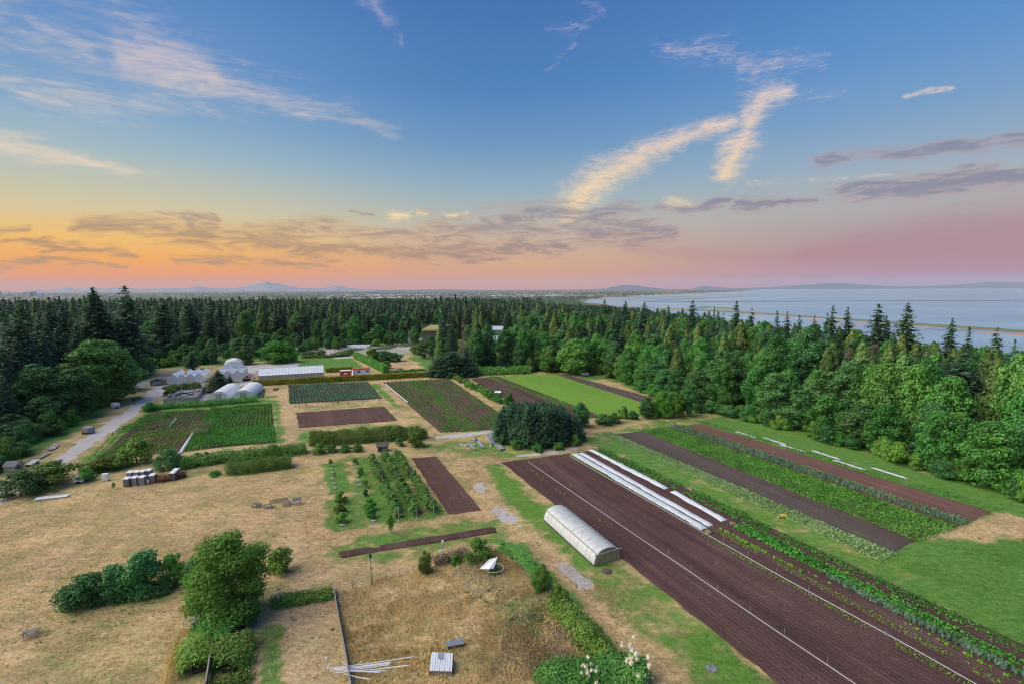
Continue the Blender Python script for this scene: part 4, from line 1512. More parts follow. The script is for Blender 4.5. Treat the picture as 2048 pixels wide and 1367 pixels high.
L_CROP = leafmat('crop_leaves', (.044, .163, .021), (.104, .317, .044), (.177, .443, .073), .015, .12)
L_LET = leafmat('lettuce_leaves', (.094, .250, .022), (.188, .413, .037), (.300, .525, .075), .02, .12)
L_CAB = leafmat('cabbage_leaves', (.044, .140, .059), (.096, .243, .111), (.163, .340, .177), .015, .12)
L_LEEK = leafmat('leek_leaves', (.088, .192, .111), (.177, .310, .192), (.280, .413, .266), .015, .12)
L_PALE = leafmat('pale_crop', (.146, .268, .098), (.277, .439, .170), (.423, .569, .260), .015, .12)
L_STR = leafmat('straw_blades', (.40, .26, .10), (.62, .43, .19), (.76, .58, .31), .02, .15, .15)
L_TAN = leafmat('faded_stalks', (.30, .25, .14), (.46, .385, .235), (.58, .50, .33), .02, .15, .15)


def crop(q, n, label, spacing=.5, h=.4, w_=.45, size=.2, k=8, m=None, gap=.08, name='crop_rows', v0=0., v1=1., up=.6, u_=None, seed=1, tall=False):
    g = np.random.default_rng(seed + int(abs(q[0][0])))
    h, w_, size, spacing = h * .62, w_ * .72, size * .62, spacing * .78
    Q = quadW(q)
    ln = (Q[3] - Q[0]).length * (v1 - v0)
    m_ = max(2, int(ln / spacing))
    us = (np.arange(n) + .5) / n if u_ is None else np.array(u_)
    u, v = np.meshgrid(us, v0 + (np.arange(m_) + .5) / m_ * (v1 - v0))
    u, v = u.ravel(), v.ravel()
    v = v + g.normal(size=len(v)) * .25 / m_
    B = bil(Q, u, v)
    keep = (g.random(len(B)) > gap) & (vnoise(B[:, 0], B[:, 1], 3.5, seed) > gap * 1.6)
    B = B[keep]
    sc = g.uniform(.65, 1.2, len(B)) * (.75 + .5 * vnoise(B[:, 0], B[:, 1], 5., seed + 3))
    B, sc = np.repeat(B, k, 0), np.repeat(sc, k)
    r_ = g.normal(size=(len(B), 2)) * w_ * .33 * sc[:, None]
    zz_ = g.uniform(.15, 1., len(B)) * h * sc
    C = np.column_stack([B[:, 0] + r_[:, 0], B[:, 1] + r_[:, 1], .13 + zz_])
    N = np.column_stack([r_ / (w_ * .33) * .7, np.full(len(B), up)]) + g.normal(size=(len(B), 3)) * .35
    if tall:
        U = np.column_stack([g.normal(size=(len(B), 2)) * .35, np.ones(len(B))])
        V, F = leaves(C, np.column_stack([g.normal(size=(len(B), 2)), np.zeros(len(B)) + .1]), size * sc, 3.2, g, U)
    else:
        V, F = leaves(C, N, size * np.clip(sc, .6, 1.2), 1.5, g)
    return tag(link(name, mesh_np(name, V, F, m or L_CROP)), label, kind='stuff')


# right-hand strips
crop([(1200, 866), (1219, 864), (1797, 1110), (1757, 1124)], 6, 'pale bluish green crop in a long strip beside the grass lane', .3, .38, .46, .24, 13, L_PALE, .0)
crop([(1218, 868), (1283, 860), (1838, 1084), (1797, 1112)], 11, 'thin seedlings on the brown furrowed strip', .8, .16, .2, .12, 3, L_CROP, .35)
crop([(1280, 861), (1334, 855), (1916, 1055), (1836, 1086)], 13, 'dense dark green leafy crop in the broad strip', .3, .45, .50, .27, 14, L_CROP, .0)
crop([(1334, 854), (1352, 851), (1940, 1047), (1922, 1054)], 3, 'upright bluish leeks in long rows', .42, .8, .4, .24, 9, L_LEEK, .06, tall=True)
crop([(1352, 852), (1368, 850), (1948, 1045), (1932, 1051)], 3, 'thin yellow green rows beside the reddish strip', .4, .3, .25, .2, 7, L_LET, .12)
crop([(1396, 845), (1412, 843), (2010, 1018), (1990, 1026)], 3, 'low green rows along the white row tunnels', .42, .3, .45, .22, 8, L_CROP, .1)
# rows of the big dark field (u across the field from its left edge)
LOWV = .43


def big(u_, label, **k):
    return crop(BIG, len(u_), label, u_=u_, **k)


big([.975, .992], 'bushy bean row along the grass edge of the dark field', spacing=.4, h=.6, w_=.7, size=.30, k=13, v1=.425)
big([.905, .918], 'green row along the torn white cover', spacing=.34, h=.45, w_=.55, size=.26, k=12, v1=.43)
big([.945, .96], 'thin green rows between the torn cover and the bean row', spacing=.45, h=.35, w_=.4, size=.22, k=8, v1=.425, gap=.15)
big([.61, .622, .634, .65], 'thin yellow green seedlings left of the white covers', spacing=.24, h=.16, w_=.2, size=.13, k=5, v1=.45, gap=.12, m=L_LET)
big([.555, .567, .58], 'faint yellow green seedlings left of the right pipe', spacing=.24, h=.16, w_=.2, size=.13, k=5, v0=.47, gap=.12, m=L_LET)
big([.66, .675, .69], 'sparse yellow green seedling rows right of the right pipe', spacing=.24, h=.16, w_=.2, size=.13, k=5, v0=.46, gap=.12, m=L_LET)
big([.71], 'bright thin lettuce row left of the lush rows', spacing=.26, h=.4, w_=.45, size=.24, k=12, v0=.455, v1=.60, m=L_LET, gap=.0)
big([.735], 'patchy pale lettuce row left of the lush rows', spacing=.4, h=.3, w_=.4, size=.22, k=8, v0=.60, m=L_LET, gap=.25)
big([.80, .832, .864], 'lush bright green rows of bushy vegetables', spacing=.26, h=.62, w_=.5, size=.27, k=18, v0=.455, m=L_CROP, gap=.0)
big([.770, .779], 'upright bluish onion rows beside the lush rows', spacing=.28, h=.75, w_=.4, size=.26, k=12, v0=.62, m=L_LEEK, gap=.02, tall=True)
big([.894], 'short bright lettuce row right of the lush rows', spacing=.3, h=.4, w_=.42, size=.24, k=10, v0=.445, v1=.54, m=L_LET, gap=.02)
big([.89], 'dotted bright lettuce row near the right edge', spacing=.5, h=.4, w_=.45, size=.26, k=10, v0=.58, v1=.67, m=L_LET)
big([.935, .955, .972], 'weedy green border of the dark field', spacing=.36, h=.42, w_=.8, size=.22, k=11, v0=.43, gap=.12)
big([.915], 'patchy green row near the right border', spacing=.5, h=.4, w_=.5, size=.24, k=7, v0=.66, gap=.3)
big([.735], 'dotted bright lettuce heads at the bottom right', spacing=.55, h=.4, w_=.45, size=.28, k=12, v0=.76, m=L_LET, gap=.05)
big([.135, .15], 'yellow green weeds in a furrow behind the hoop house', spacing=.5, h=.2, w_=.25, size=.15, k=5, v0=.08, v1=.42, m=L_LET, gap=.3)
big(list(np.linspace(.03, .6, 30)), 'specks of weeds in the dark furrows', spacing=2.2, h=.12, w_=.5, size=.10, k=2, m=L_TAN, gap=.5)
# middle striped field
crop([(770, 764), (897, 756), (1046, 857), (886, 866)], 15, 'thin dark green rows of young plants', .42, .5, .42, .32, 9, L_CROP, .10)
crop([(812, 762), (850, 760), (960, 861), (925, 864)], 5, 'brighter green rows in the striped field', .45, .45, .36, .28, 8, L_LET, .06)
# strip by the hay field
crop([(945, 757), (975, 754), (1120, 838), (1090, 840)], 6, 'pale seedling rows behind the spruce clump', .6, .2, .3, .2, 4, L_PALE, .2)
crop([(972, 754), (986, 753), (1205, 833), (1180, 836)], 5, 'bright lettuce rows along the hay field', .45, .3, .4, .24, 6, L_LET, .06)
# vegetable garden: left half back, left half front, right half
crop([(300, 826), (338, 823), (276, 862), (222, 866)], 8, 'mixed green rows at the road end of the garden', .5, .4, .5, .3, 9, L_CROP, .15)
crop([(338, 823), (420, 817), (390, 857), (276, 862)], 11, 'mixed garden rows with bare gaps', .45, .45, .55, .34, 10, L_CROP, .2)
crop([(276, 864), (390, 859), (345, 906), (192, 917)], 16, 'lettuce rows in the front corner of the garden', .42, .4, .45, .28, 9, L_LET, .1)
crop([(222, 868), (276, 864), (240, 914), (170, 920)], 5, 'weedy green rows beside the road verge', .5, .4, .7, .28, 7, L_SHR, .15)
crop([(421, 816), (470, 813), (438, 855), (392, 858)], 8, 'fresh green rows in the middle of the garden', .4, .55, .6, .36, 12, L_CROP, .03)
crop([(470, 813), (543, 808), (547, 848), (440, 855)], 13, 'lush dark green rows at the back of the garden', .4, .6, .7, .40, 13, L_CROP, .02)
crop([(392, 859), (440, 856), (454, 892), (365, 905)], 11, 'dark green rows beside the white cover', .4, .5, .6, .34, 12, L_CROP, .03)
crop([(440, 856), (547, 849), (552, 884), (454, 892)], 17, 'tall bushy green rows at the garden corner', .4, .65, .7, .38, 14, L_CROP, .02)
crop([(385, 845), (430, 843), (415, 868), (372, 872)], 8, 'pale dry bean stalks in the garden', .5, 1.2, .3, .2, 6, L_TAN, .3, tall=True)
# blue green vegetables
crop([(576, 770), (736, 763), (764, 796), (578, 807)], 28, 'blue green cabbage rows before the yellow hedge', .42, .55, .65, .38, 8, L_CAB, .06)
crop([(580, 809), (764, 798), (768, 803), (580, 815)], 3, 'climbing bean plants along the pole row', .5, 1.5, .5, .24, 7, L_CROP, .2, tall=True)
crop([(519, 777), (531, 776), (528, 794), (513, 795)], 4, 'little vegetable bed with grey green leaves', .5, .5, .5, .3, 6, L_LEEK, .2)
crop([(821, 914), (871, 910), (966, 1022), (897, 1030)], 10, 'few weeds in the reddish plot', 2.2, .1, .4, .1, 2, L_SHR, .6)
crop([(668, 1104), (990, 1052), (1000, 1063), (676, 1118)], 5, 'seedlings scattered over the long narrow bed', .8, .14, .3, .11, 3, L_CROP, .4)


# ------------------------------------------------------------------ grass that stands up
def blades(poly, n, h, m, label, name='tall_grass', size=.09, lean=.6, seed=5, clump=1.2):
    g = np.random.default_rng(seed)
    W = polyW(poly)
    lo, hi = W.min(0), W.max(0)
    x, y = g.uniform(lo[0], hi[0], n * 2), g.uniform(lo[1], hi[1], n * 2)
    d = sdf_poly(W, x, y) + (vnoise(x, y, 2.) - .5) * 1.2 + (vnoise(x, y, 5., 7) - .6) * 4
    k = (d > 0) & (vnoise(x, y, clump, seed) > g.uniform(0, .75, len(x)))
    x, y = x[k][:n], y[k][:n]
    hh = h * g.uniform(.5, 1.2, len(x)) * (.5 + .9 * vnoise(x, y, 3.5, seed + 1))
    ang = vnoise(x, y, 5., seed + 2) * 9 + g.normal(size=len(x)) * .7
    U = np.column_stack([np.cos(ang) * lean, np.sin(ang) * lean, np.ones(len(x))])
    U = unit(U)
    C = np.column_stack([x, y, hh * .45])
    V, F = leaves(C, np.column_stack([g.normal(size=(len(x), 2)), np.full(len(x), .4)]), size, 1., g, U)
    # stretch each kite to its height
    V = V.reshape(-1, 4, 3)
    ext = U * (hh * .5)[:, None]
    V[:, 0] = C - ext
    V[:, 2] = C + ext
    return tag(link(name, mesh_np(name, V.reshape(-1, 3), F, m)), label, kind='stuff')


PLOT = [(676, 1182), (850, 1130), (905, 1098), (1000, 1098), (1055, 1130), (1125, 1230), (1172, 1300), (1080, 1367), (1040, 1420), (712, 1420)]
blades(PLOT, 60000, .32, L_STR, 'tall straw coloured grass inside the fenced plot', size=.045, lean=1.1)
blades(PLOT, 5000, .34, L_OLV, 'olive weeds mixed into the tall dry grass', 'weeds', .06, .9, 31)
blades([(1000, 1240), (1100, 1180), (1172, 1300), (1060, 1380), (940, 1390)], 8000, .34, L_DRY, 'brown dead weeds in the corner of the fenced plot', 'dead_weeds', .09, 1., 8)
blades([(880, 1110), (1010, 1095), (1100, 1190), (1090, 1260), (960, 1230)], 6000, .4, L_TAN, 'faded weeds behind the tilted panel', 'dead_weeds', .09, 1., 9)
blades([(950, 1190), (1090, 1170), (1130, 1280), (1000, 1300)], 1500, .35, L_SHR, 'green weeds sprinkled in the dry plot', 'weeds', .1, .8, 10)
blades([(335, 1330), (375, 1212), (402, 1222), (372, 1290), (352, 1400), (318, 1400)], 7000, .8, L_STR, 'golden uncut grass beside the bramble patch', size=.05, lean=.4, seed=11)
blades([(-60, 1010), (300, 960), (640, 905), (655, 1080), (560, 1170), (330, 1367), (-60, 1420)], 36000, .16, L_STR, 'short dry stubble over the big meadow', 'dry_stubble', .05, 1.6, 12, 4.)
blades([(-60, 1010), (300, 960), (640, 905), (655, 1080), (560, 1170), (330, 1367), (-60, 1420)], 16000, .12, L_OLV, 'olive tufts through the big dry meadow', 'green_grass', .06, 1.2, 32, 2.6)
blades([(-60, 1100), (400, 1090), (380, 1240), (330, 1367), (-60, 1420)], 3500, .16, L_SHR, 'small green tufts in the dry meadow', 'weeds', .10, 1., 13, .7)
blades([(522, 1248), (566, 1244), (568, 1420), (516, 1420)], 9000, .28, L_OLV, 'strip of rougher green grass in the mown plot', 'green_grass', .05, .6, 14, 9.)
blades([(475, 1250), (560, 1200), (664, 1185), (700, 1400), (470, 1400)], 9000, .12, L_TAN, 'cut pale stubble in the mown plot', 'dry_stubble', .07, 1.5, 15, 4.)
blades([(1000, 930), (1100, 1035), (1240, 1140), (1560, 1375), (1700, 1500), (1380, 1400), (1130, 1130), (980, 960)], 24000, .22, L_OLV, 'rough green grass along the dark field', 'green_grass', .05, 1., 16, 6.)
blades([(1040, 1060), (1240, 1200), (1440, 1380), (1300, 1400), (1100, 1170)], 10000, .18, L_STR, 'straw coloured grass on the lane', 'dry_stubble', .05, 1.4, 17, 4.)
blades([(1800, 1120), (2048, 1060), (2300, 1100), (2400, 1500), (2048, 1330), (1830, 1190)], 26000, .22, L_SHR, 'thick green grass in the right corner', 'green_grass', .055, .9, 18, 6.)
blades([(640, 910), (1000, 895), (1000, 1080), (640, 1180), (560, 1170)], 26000, .16, L_STR, 'dry grass round the orchard', 'dry_stubble', .06, 1.5, 19, 3.)


# ------------------------------------------------------------------ trees, hedges and shrubs of the farm
# the spruce clump in the middle
cl = polyW([(1000, 884), (1040, 897), (1100, 899), (1156, 886), (1150, 862), (1100, 850), (1030, 850), (1002, 862)])
gcl = np.random.default_rng(41)
spots = []
lo, hi = cl.min(0), cl.max(0)
while len(spots) < 54:
    x, y = gcl.uniform(lo[0], hi[0]), gcl.uniform(lo[1], hi[1])
    if sdf_poly(cl, np.array([x]), np.array([y]))[0] < 0:
        continue
    if min([9] + [math.hypot(x - a, y - b_) for a, b_ in spots]) < 1.55:
        continue
    spots.append((x, y))
spots.sort(key=lambda p: p[1])
tops, nth = [], {}
for i, (x, y) in enumerate(spots):
    px, py = P((x, y, 0))
    fr = min([9] + [y - b_ for a, b_ in spots if abs(a - x) < 2.0 and b_ < y]) >= 9
    edge = min(1., max(0, (1160 - px) / 30), max(0, (px - 990) / 26))
    h = hat(Vector((x, y, 0)), np.interp(px, [990, 1015, 1060, 1110, 1150, 1170], [826, 806, 800, 806, 826, 850]) + rnd.uniform(-2, 10))
    h = min(h, rnd.uniform(7.6, 9.6))
    pos = 'left end' if px < 1018 else 'left part' if px < 1042 else 'left of middle' if px < 1064 else 'middle' if px < 1086 else 'right of middle' if px < 1108 else 'right part' if px < 1130 else 'right end'
    key = f"bluish dark spruce at the {'front' if fr else 'back'} of the central clump, {pos}"
    nth.setdefault(key, []).append((x, y, h, px))
for key, ls in nth.items():
    ls.sort(key=lambda q: q[3])
    for i, (x, y, h, px) in enumerate(ls):
        n = len(ls)
        lab = key if n == 1 else key + ', ' + (('left one' if i == 0 else 'right one') if n == 2 else ORD[i] if i < n - 1 else 'rightmost')
        plant('spruce', x, y, h, rnd.uniform(1.9, 2.5), lab, 'spruces of the central clump')
for px, py, top, wd in [(1030, 897, 880, 26), (1075, 903, 886, 28), (1150, 890, 868, 26), (1165, 880, 866, 18), (1118, 899, 884, 24), (1004, 888, 866, 18)]:
    at('bush', px, py, top, wd, f"leafy shrub at the foot of the spruce clump {'left of its middle' if px < 1050 and px > 1010 else 'below its middle' if px < 1100 else 'right of its middle' if px < 1130 else 'at its right corner' if px < 1160 else 'just outside its right corner'}" if px > 1010 else 'leafy shrub at the left corner of the spruce clump')
at('darkbush', 1160, 852, 806, 42, 'rounded dark green shrub right of the spruce clump')
at('round', 1018, 830, 784, 30, 'bright green small tree behind the left end of the spruce clump')

# big dark spruces at the end of the yellow hedge, cypresses and firs behind
for px, py, top, wd, k, lab in [
        (880, 752, 712, 62, 'spruce', 'broad dark blue spruce at the end of the yellow hedge'),
        (905, 751, 700, 74, 'spruce', 'largest dark blue spruce right of the yellow hedge end'),
        (932, 751, 711, 56, 'spruce', 'small dark blue spruce right of the largest one'),
        (942, 728, 672, 26, 'cedar', 'slender bright green cypress, left of the pair'),
        (960, 731, 682, 30, 'cedar', 'bright green cypress, right and broader of the pair'),
        (886, 716, 600, 34, 'fir', 'tall narrow dark fir above the dark blue spruces'),
        (902, 718, 640, 40, 'fineFir', 'dense dark conifer beside the tall narrow fir'),
        (963, 716, 626, 32, 'cedar', 'tall olive green cedar behind the cypress pair'),
        (985, 734, 700, 34, 'fineFir', 'low dark conifer right of the cypresses'),
        (1030, 736, 664, 26, 'fineFir', 'narrow bluish conifer, first right of the cypresses'),
        (1044, 738, 676, 26, 'fineFir', 'narrow bluish conifer, second right of the cypresses'),
        (1062, 736, 660, 26, 'fineFir', 'narrow bluish conifer left of the yellowish maple'),
        (1078, 734, 655, 26, 'fineFir', 'narrow bluish conifer just behind the yellowish maple'),
        (1100, 744, 690, 44, 'maple', 'yellowish green maple at the top of the far grass'),
        (1150, 748, 678, 76, 'maple', 'wide dark green maple behind the far grass strip'),
        (1060, 742, 712, 30, 'cedar', 'small green cedar beside the yellowish maple'),
        (555, 724, 680, 78, 'round', 'very bright round maple behind the long glasshouse'),
        (575, 724, 684, 46, 'round', 'right lobe of bright trees behind the long glasshouse'),
        (492, 728, 689, 42, 'darkbush', 'dark round pine left of the bright round maple'),
        (384, 738, 698, 36, 'fineFir', 'dark pine behind the left glasshouse'),
        (348, 722, 700, 18, 'bush', 'small bright bush left of the dark pine'),
        (448, 712, 684, 20, 'alder', 'small green tree at the wood edge behind the glasshouses'),
        (436, 780, 736, 74, 'fineFir', 'broad dark conifer in front of the glasshouses'),
        (461, 777, 744, 24, 'fineFir', 'small dark conifer beside the broad one before the glasshouses'),
        (745, 722, 694, 34, 'round', 'light green bush at the far end of the tall dark hedge'),
        (766, 722, 700, 46, 'darkbush', 'low dark thicket right of the tall dark hedge'),
        (788, 722, 704, 40, 'darkbush', 'right part of the low dark thicket by the mound'),
        (773, 736, 720, 26, 'darkbush', 'small round bush on the dry mound'),
        (845, 716, 682, 28, 'alder', 'light green tree at the nursery corner, left one'),
        (862, 718, 672, 36, 'alder', 'light green tree between the nursery and dark spruces'),
        (830, 708, 690, 24, 'bush', 'pale green bush beside the nursery beds'),
        (620, 712, 700, 40, 'darkbush', 'low shrub behind the lawn, left one'),
        (640, 712, 698, 34, 'darkbush', 'low shrub behind the lawn beside the stone heap'),
        (680, 712, 702, 30, 'bush', 'low shrub in front of the nursery beds'),
        (700, 708, 697, 24, 'bush', 'low shrub at the near edge of the nursery beds'),
        (776, 744, 732, 9, 'fineFir', 'tiny dark conifer beside the clipped hedge end')]:
    at(k, px, py, top, wd, lab)

# hedgerow line between the striped field and the hay field
for i in range(13):
    f = i / 12
    px, py = 908 + (1000 - 908) * f, 757 + (806 - 757) * f
    lab = f"low round hedgerow shrub beside the dark strip, {ORD[i] if i < 6 else ORD[12 - i].replace('left', 'right') if i > 6 else 'middle one'}"
    at('bush', px + rnd.uniform(-2, 2), py, py - 12 - 6 * f, 17 + 6 * f, lab, 'shrubs of the hedgerow')
# bushes along the foot of the hay field
for px, py, top, wd, k, lab in [(1205, 848, 828, 40, 'darkbush', 'low dark bush at the near corner of the hay field'),
                                (1228, 844, 825, 36, 'olive', 'low olive bush at the foot of the hay field'),
                                (1246, 836, 812, 26, 'bush', 'small upright bush below the hay field'),
                                (1266, 838, 822, 24, 'darkbush', 'small dark bush left of the round pair'),
                                (1293, 836, 794, 34, 'alder', 'light green slender tree left of the round pair'),
                                (1322, 834, 783, 50, 'round', 'left tree of the round green pair below the sheds'),
                                (1348, 832, 784, 50, 'round', 'right tree of the round green pair below the sheds'),
                                (1374, 830, 778, 36, 'alder', 'dull green tree right of the round pair'),
                                (1398, 824, 808, 24, 'darkbush', 'low bush at the wood corner, left one'),
                                (1418, 822, 808, 28, 'darkbush', 'low bush at the wood corner, right one')]:
    at(k, px, py, top, wd, lab)


# -------- clipped and wild hedges
def hedge(path, wd, hgt, m, label, n=90, size=.22, rough=.15, clipped=True, name='hedge', cat='hedge', group=None, seed=3):
    """leafy skin over a core along a ground line; n leaves to the square metre"""
    g = np.random.default_rng(seed)
    W = [G(*p) if len(p) == 2 else Vector(p) for p in path]
    root = thing(name, label, cat, W[0], 0, group)
    o = np.array(W[0])
    seg = [(W[i + 1] - W[i]).length for i in range(len(W) - 1)]
    tot = sum(seg)
    cum = np.concatenate([[0], np.cumsum(seg)])
    area = tot * (wd + 2 * hgt)
    N_ = int(min(60000, area * n))
    s_ = g.uniform(0, tot, N_)
    P3 = np.array(W)
    c = np.stack([np.interp(s_, cum, P3[:, k]) for k in range(2)], -1)
    idx = np.clip(np.searchsorted(cum, s_) - 1, 0, len(seg) - 1)
    D = np.array([(W[i + 1] - W[i]).normalized() for i in range(len(seg))])[:, :2][idx]
    Nn = np.stack([-D[:, 1], D[:, 0]], -1)
    bulge = (.84 + .22 * vnoise(s_, s_ * 0, 2.2, seed) + .12 * vnoise(s_, s_ * 0, .7, seed + 1)) if not clipped else np.ones(N_)
    hv = hgt * (bulge if not clipped else 1 + (vnoise(s_, s_ * 0, 9, seed) - .5) * .1)
    wv = wd * bulge
    face = g.random(N_)
    q = (wd + 2 * hgt)
    if clipped:
        top = face < wd / q
        off = np.where(top, g.uniform(-.5, .5, N_), np.where(face < (wd + hgt) / q, -.5, .5)) * wv
        z = np.where(top, hv, g.uniform(0.02, 1, N_) * hv)
        nx_ = np.where(top, 0, np.sign(off))
        Nrm = np.column_stack([Nn * nx_[:, None], np.where(top, 1., .25)])
    else:
        th = g.uniform(0, math.pi, N_)
        rr = g.uniform(.72, 1.1, N_) * (.86 + .30 * vnoise(s_ * 1.0, th * 1.4, .8, seed + 2))
        off = np.cos(th) * wv * .5 * rr
        z = np.sin(th) ** .8 * hv * rr
        Nrm = np.column_stack([Nn * np.cos(th)[:, None], np.sin(th) + .15])
    C = np.column_stack([c + Nn * off[:, None], z]) + g.normal(size=(N_, 3)) * rough * np.array([1, 1, .6])
    V, F = leaves(C, Nrm + g.normal(size=(N_, 3)) * .45, size, 1.4, g)
    if clipped:      # the ends
        for e, sg in ((0, -1), (len(W) - 1, 1)):
            k = int(wd * hgt * n)
            dd = D[0] if e == 0 else np.array((W[-1] - W[-2]).normalized())[:2]
            nn = np.array([-dd[1], dd[0]])
            C2 = np.column_stack([P3[e][:2] + nn * g.uniform(-.5, .5, (k, 1)) * wd + dd * sg * .05, g.uniform(0, hgt, k)])
            V2, F2 = leaves(C2, np.tile(np.array([dd[0] * sg, dd[1] * sg, .2]), (k, 1)) + g.normal(size=(k, 3)) * .4, size, 1.4, g)
            V, F = join([(V, F), (V2, F2)])
    V = V - np.array([o[0], o[1], 0]) - np.array([0, 0, 0])
    link('foliage', mesh_np('foliage', V, F, m), root)
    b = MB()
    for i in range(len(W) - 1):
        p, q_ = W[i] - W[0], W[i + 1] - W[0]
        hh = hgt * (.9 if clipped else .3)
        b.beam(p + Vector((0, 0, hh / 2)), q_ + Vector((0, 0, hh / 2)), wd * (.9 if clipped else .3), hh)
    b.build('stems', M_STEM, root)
    return root


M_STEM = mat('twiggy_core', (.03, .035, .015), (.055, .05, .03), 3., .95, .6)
hedge([(506, 770.5), (640, 764), (770, 757.5), (866, 752)], 1.4, 1.9, L_YEL, 'long clipped yellow green hedge in front of the long glasshouse', 34, .3, .09)
hedge([(652, 744), (706, 741)], 1.3, 1.7, L_YEL, 'short yellow green hedge behind the red and white cabins', 40, .3, .09)
hedge([(712, 716), (740, 729), (772, 746)], 2.0, 2.9, L_CROP, 'tall clipped dark green hedge running back from the cabins', 36, .32, .08)
hedge([(364, 730), (318, 733)], 1.5, 2.2, L_OLV, 'olive hedge behind the left glasshouse', 25, .35, .1)
hedge([(620, 889), (680, 884), (760, 879), (825, 874), (846, 878)], 3.6, 2.5, L_OLV, 'long rounded olive green hedge between garden and orchard', 110, .19, .14, False, seed=8)
at('olive', 835, 893, 857, 40, 'rounded olive shrub closing the right end of the long hedge')
for px, py, top, wd, k in [(640, 906, 884, 34, 'bush'), (690, 902, 886, 30, 'bush'), (715, 902, 884, 26, 'olive'), (800, 890, 874, 24, 'bush'), (665, 904, 886, 26, 'darkbush')]:
    at(k, px, py, top, wd, f"leafy {'olive ' if k == 'olive' else 'dark ' if k == 'darkbush' else 'green '}bush before the long rounded hedge" + {640: ' at its left end', 690: ' left of the yellowish one', 800: ' right of the wooden hut'}.get(px, ''))
hedge([(455, 946), (500, 943), (545, 936), (582, 932)], 2.6, 1.9, L_OLV, 'bushy olive green hedgerow along the back of the meadow', 180, .145, .22, False, seed=9)
hedge([(340, 935), (400, 930), (450, 921), (500, 918), (550, 912), (612, 903)], 3.0, 1.9, L_SHR, 'straggling green hedgerow below the vegetable garden', 67, .19, .22, False, seed=10)
hedge([(285, 822), (340, 815), (400, 812), (470, 806), (515, 802)], 2.2, 1.5, L_SHR, 'scruffy green hedge in front of the polytunnels', 60, .19, .22, False, seed=11)
hedge([(338, 792), (350, 782), (380, 779), (400, 779)], 3., 2.2, L_OLV, 'yellowish green shrubs in front of the left glasshouse', 40, .3, .22, False, seed=12)
at('bush', 298, 822, 800, 26, 'green bush at the roadside corner of the garden')
at('bush', 545, 912, 886, 34, 'tall wispy bush below the garden corner')
at('darkbush', 500, 918, 898, 36, 'dark bush in the hedgerow below the garden')
# long low thicket in the nursery area and behind the mound
hedge([(945, 748), (1000, 747), (1060, 745)], 5., 2.6, L_SHR, 'low green thicket along the back of the hay field', 24, .36, .25, False, seed=13)
hedge([(604, 716), (660, 714), (700, 711)], 2.5, 1.3, L_OLV, 'rough hedge behind the square lawn', 24, .36, .25, False, seed=14)
hedge([(770, 746), (800, 744), (850, 740)], 1.6, .8, L_SHR, 'low weedy line in front of the dry mound', 26, .3, .22, False, seed=15)

# -------- bottom left: shrubs by the gravel road
for px, py, top, wd, k, lab in [(40, 990, 938, 92, 'darkbush', 'big dark bush at the bottom of the road by the left frame edge'),
                                (105, 968, 918, 110, 'olive', 'wide layered green bush beside the road'),
                                (170, 962, 932, 44, 'bush', 'green bush hiding part of the white caravan'),
                                (210, 940, 906, 70, 'olive', 'wide olive bush above the white crate rack'),
                                (275, 925, 872, 70, 'bush', 'tall see through bush above the white lidded bins'),
                                (335, 938, 896, 58, 'darkbush', 'dark dense bush right of the white lidded bins'),
                                (240, 935, 905, 46, 'bush', 'green bush left of the tall see through bush'),
                                (376, 935, 912, 34, 'bush', 'small bush right of the dark dense one'),
                                (83, 985, 970, 13, 'sapling', 'small sapling by the white panels, left one'), (95, 982, 968, 14, 'sapling', 'small sapling by the white panels, middle one'),
                                (107, 984, 966, 14, 'sapling', 'small sapling by the white panels, right one'), (228, 977, 960, 9, 'sapling', 'lone little sapling in front of the bins')]:
    at(k, px, py, top, wd, lab)
at('bush', 430, 950, 938, 30, 'low scrap of green left of the olive hedgerow')
hedge([(305, 962), (330, 962), (372, 952)], 1.6, 1.2, L_RED, 'reddish brown twiggy shrub between the bin groups', 60, .155, .2, False, name='shrub', cat='shrub', seed=16)

# -------- foreground shrubs
at('ash', 462, 1232, 1062, 172, 'big bright green bushy tree in the front left meadow')
at('ash', 420, 1218, 1120, 90, 'yellowish green lower bush on the left side of the big front tree')
for px, py, top, wd, k, lab in [(285, 1182, 1100, 110, 'darkbush', 'arching dark shrub left of the big bushy tree'),
                                (170, 1205, 1145, 100, 'darkbush', 'sprawling thin shrub at the left end of the front group'),
                                (225, 1195, 1130, 80, 'darkbush', 'mid height dark shrub in the left front group'),
                                (350, 1168, 1104, 60, 'bush', 'bright upright shrub just left of the big bushy tree'),
                                (385, 1178, 1115, 50, 'darkbush', 'dark shrub tucked behind the big bushy tree'),
                                (560, 1142, 1092, 64, 'bush', 'round bright shrub right of the big bushy tree'),
                                (852, 1146, 1100, 36, 'olive', 'upright yellowish bush on the wire fence'),
                                (960, 1120, 1078, 68, 'bush', 'round bright bush behind the tilted white panel'),
                                (910, 1126, 1108, 30, 'bush', 'small bush left of the tilted white panel'),
                                (1082, 1182, 1130, 48, 'ash', 'bright round shrub on the right side of the fenced plot'),
                                (1116, 1214, 1166, 46, 'olive', 'yellowish shrub below the bright round one'),
                                (1130, 1222, 1180, 34, 'bush', 'dark green shrub beside the yellowish one'),
                                (783, 1066, 1028, 22, 'sapling', 'single young tree in front of the orchard')]:
    at(k, px, py, top, wd, lab)
hedge([(130, 1208), (200, 1200), (290, 1190), (340, 1180)], 2.2, 1.1, L_ALD, 'dark brambles under the left front shrubs', 165, .155, .2, False, name='bramble', cat='bramble', seed=17)
hedge([(390, 1250), (430, 1240), (500, 1222)], 4.2, 1.8, L_MAP, 'dark brambles at the foot of the big bushy tree', 180, .155, .2, False, name='bramble', cat='bramble', seed=18)
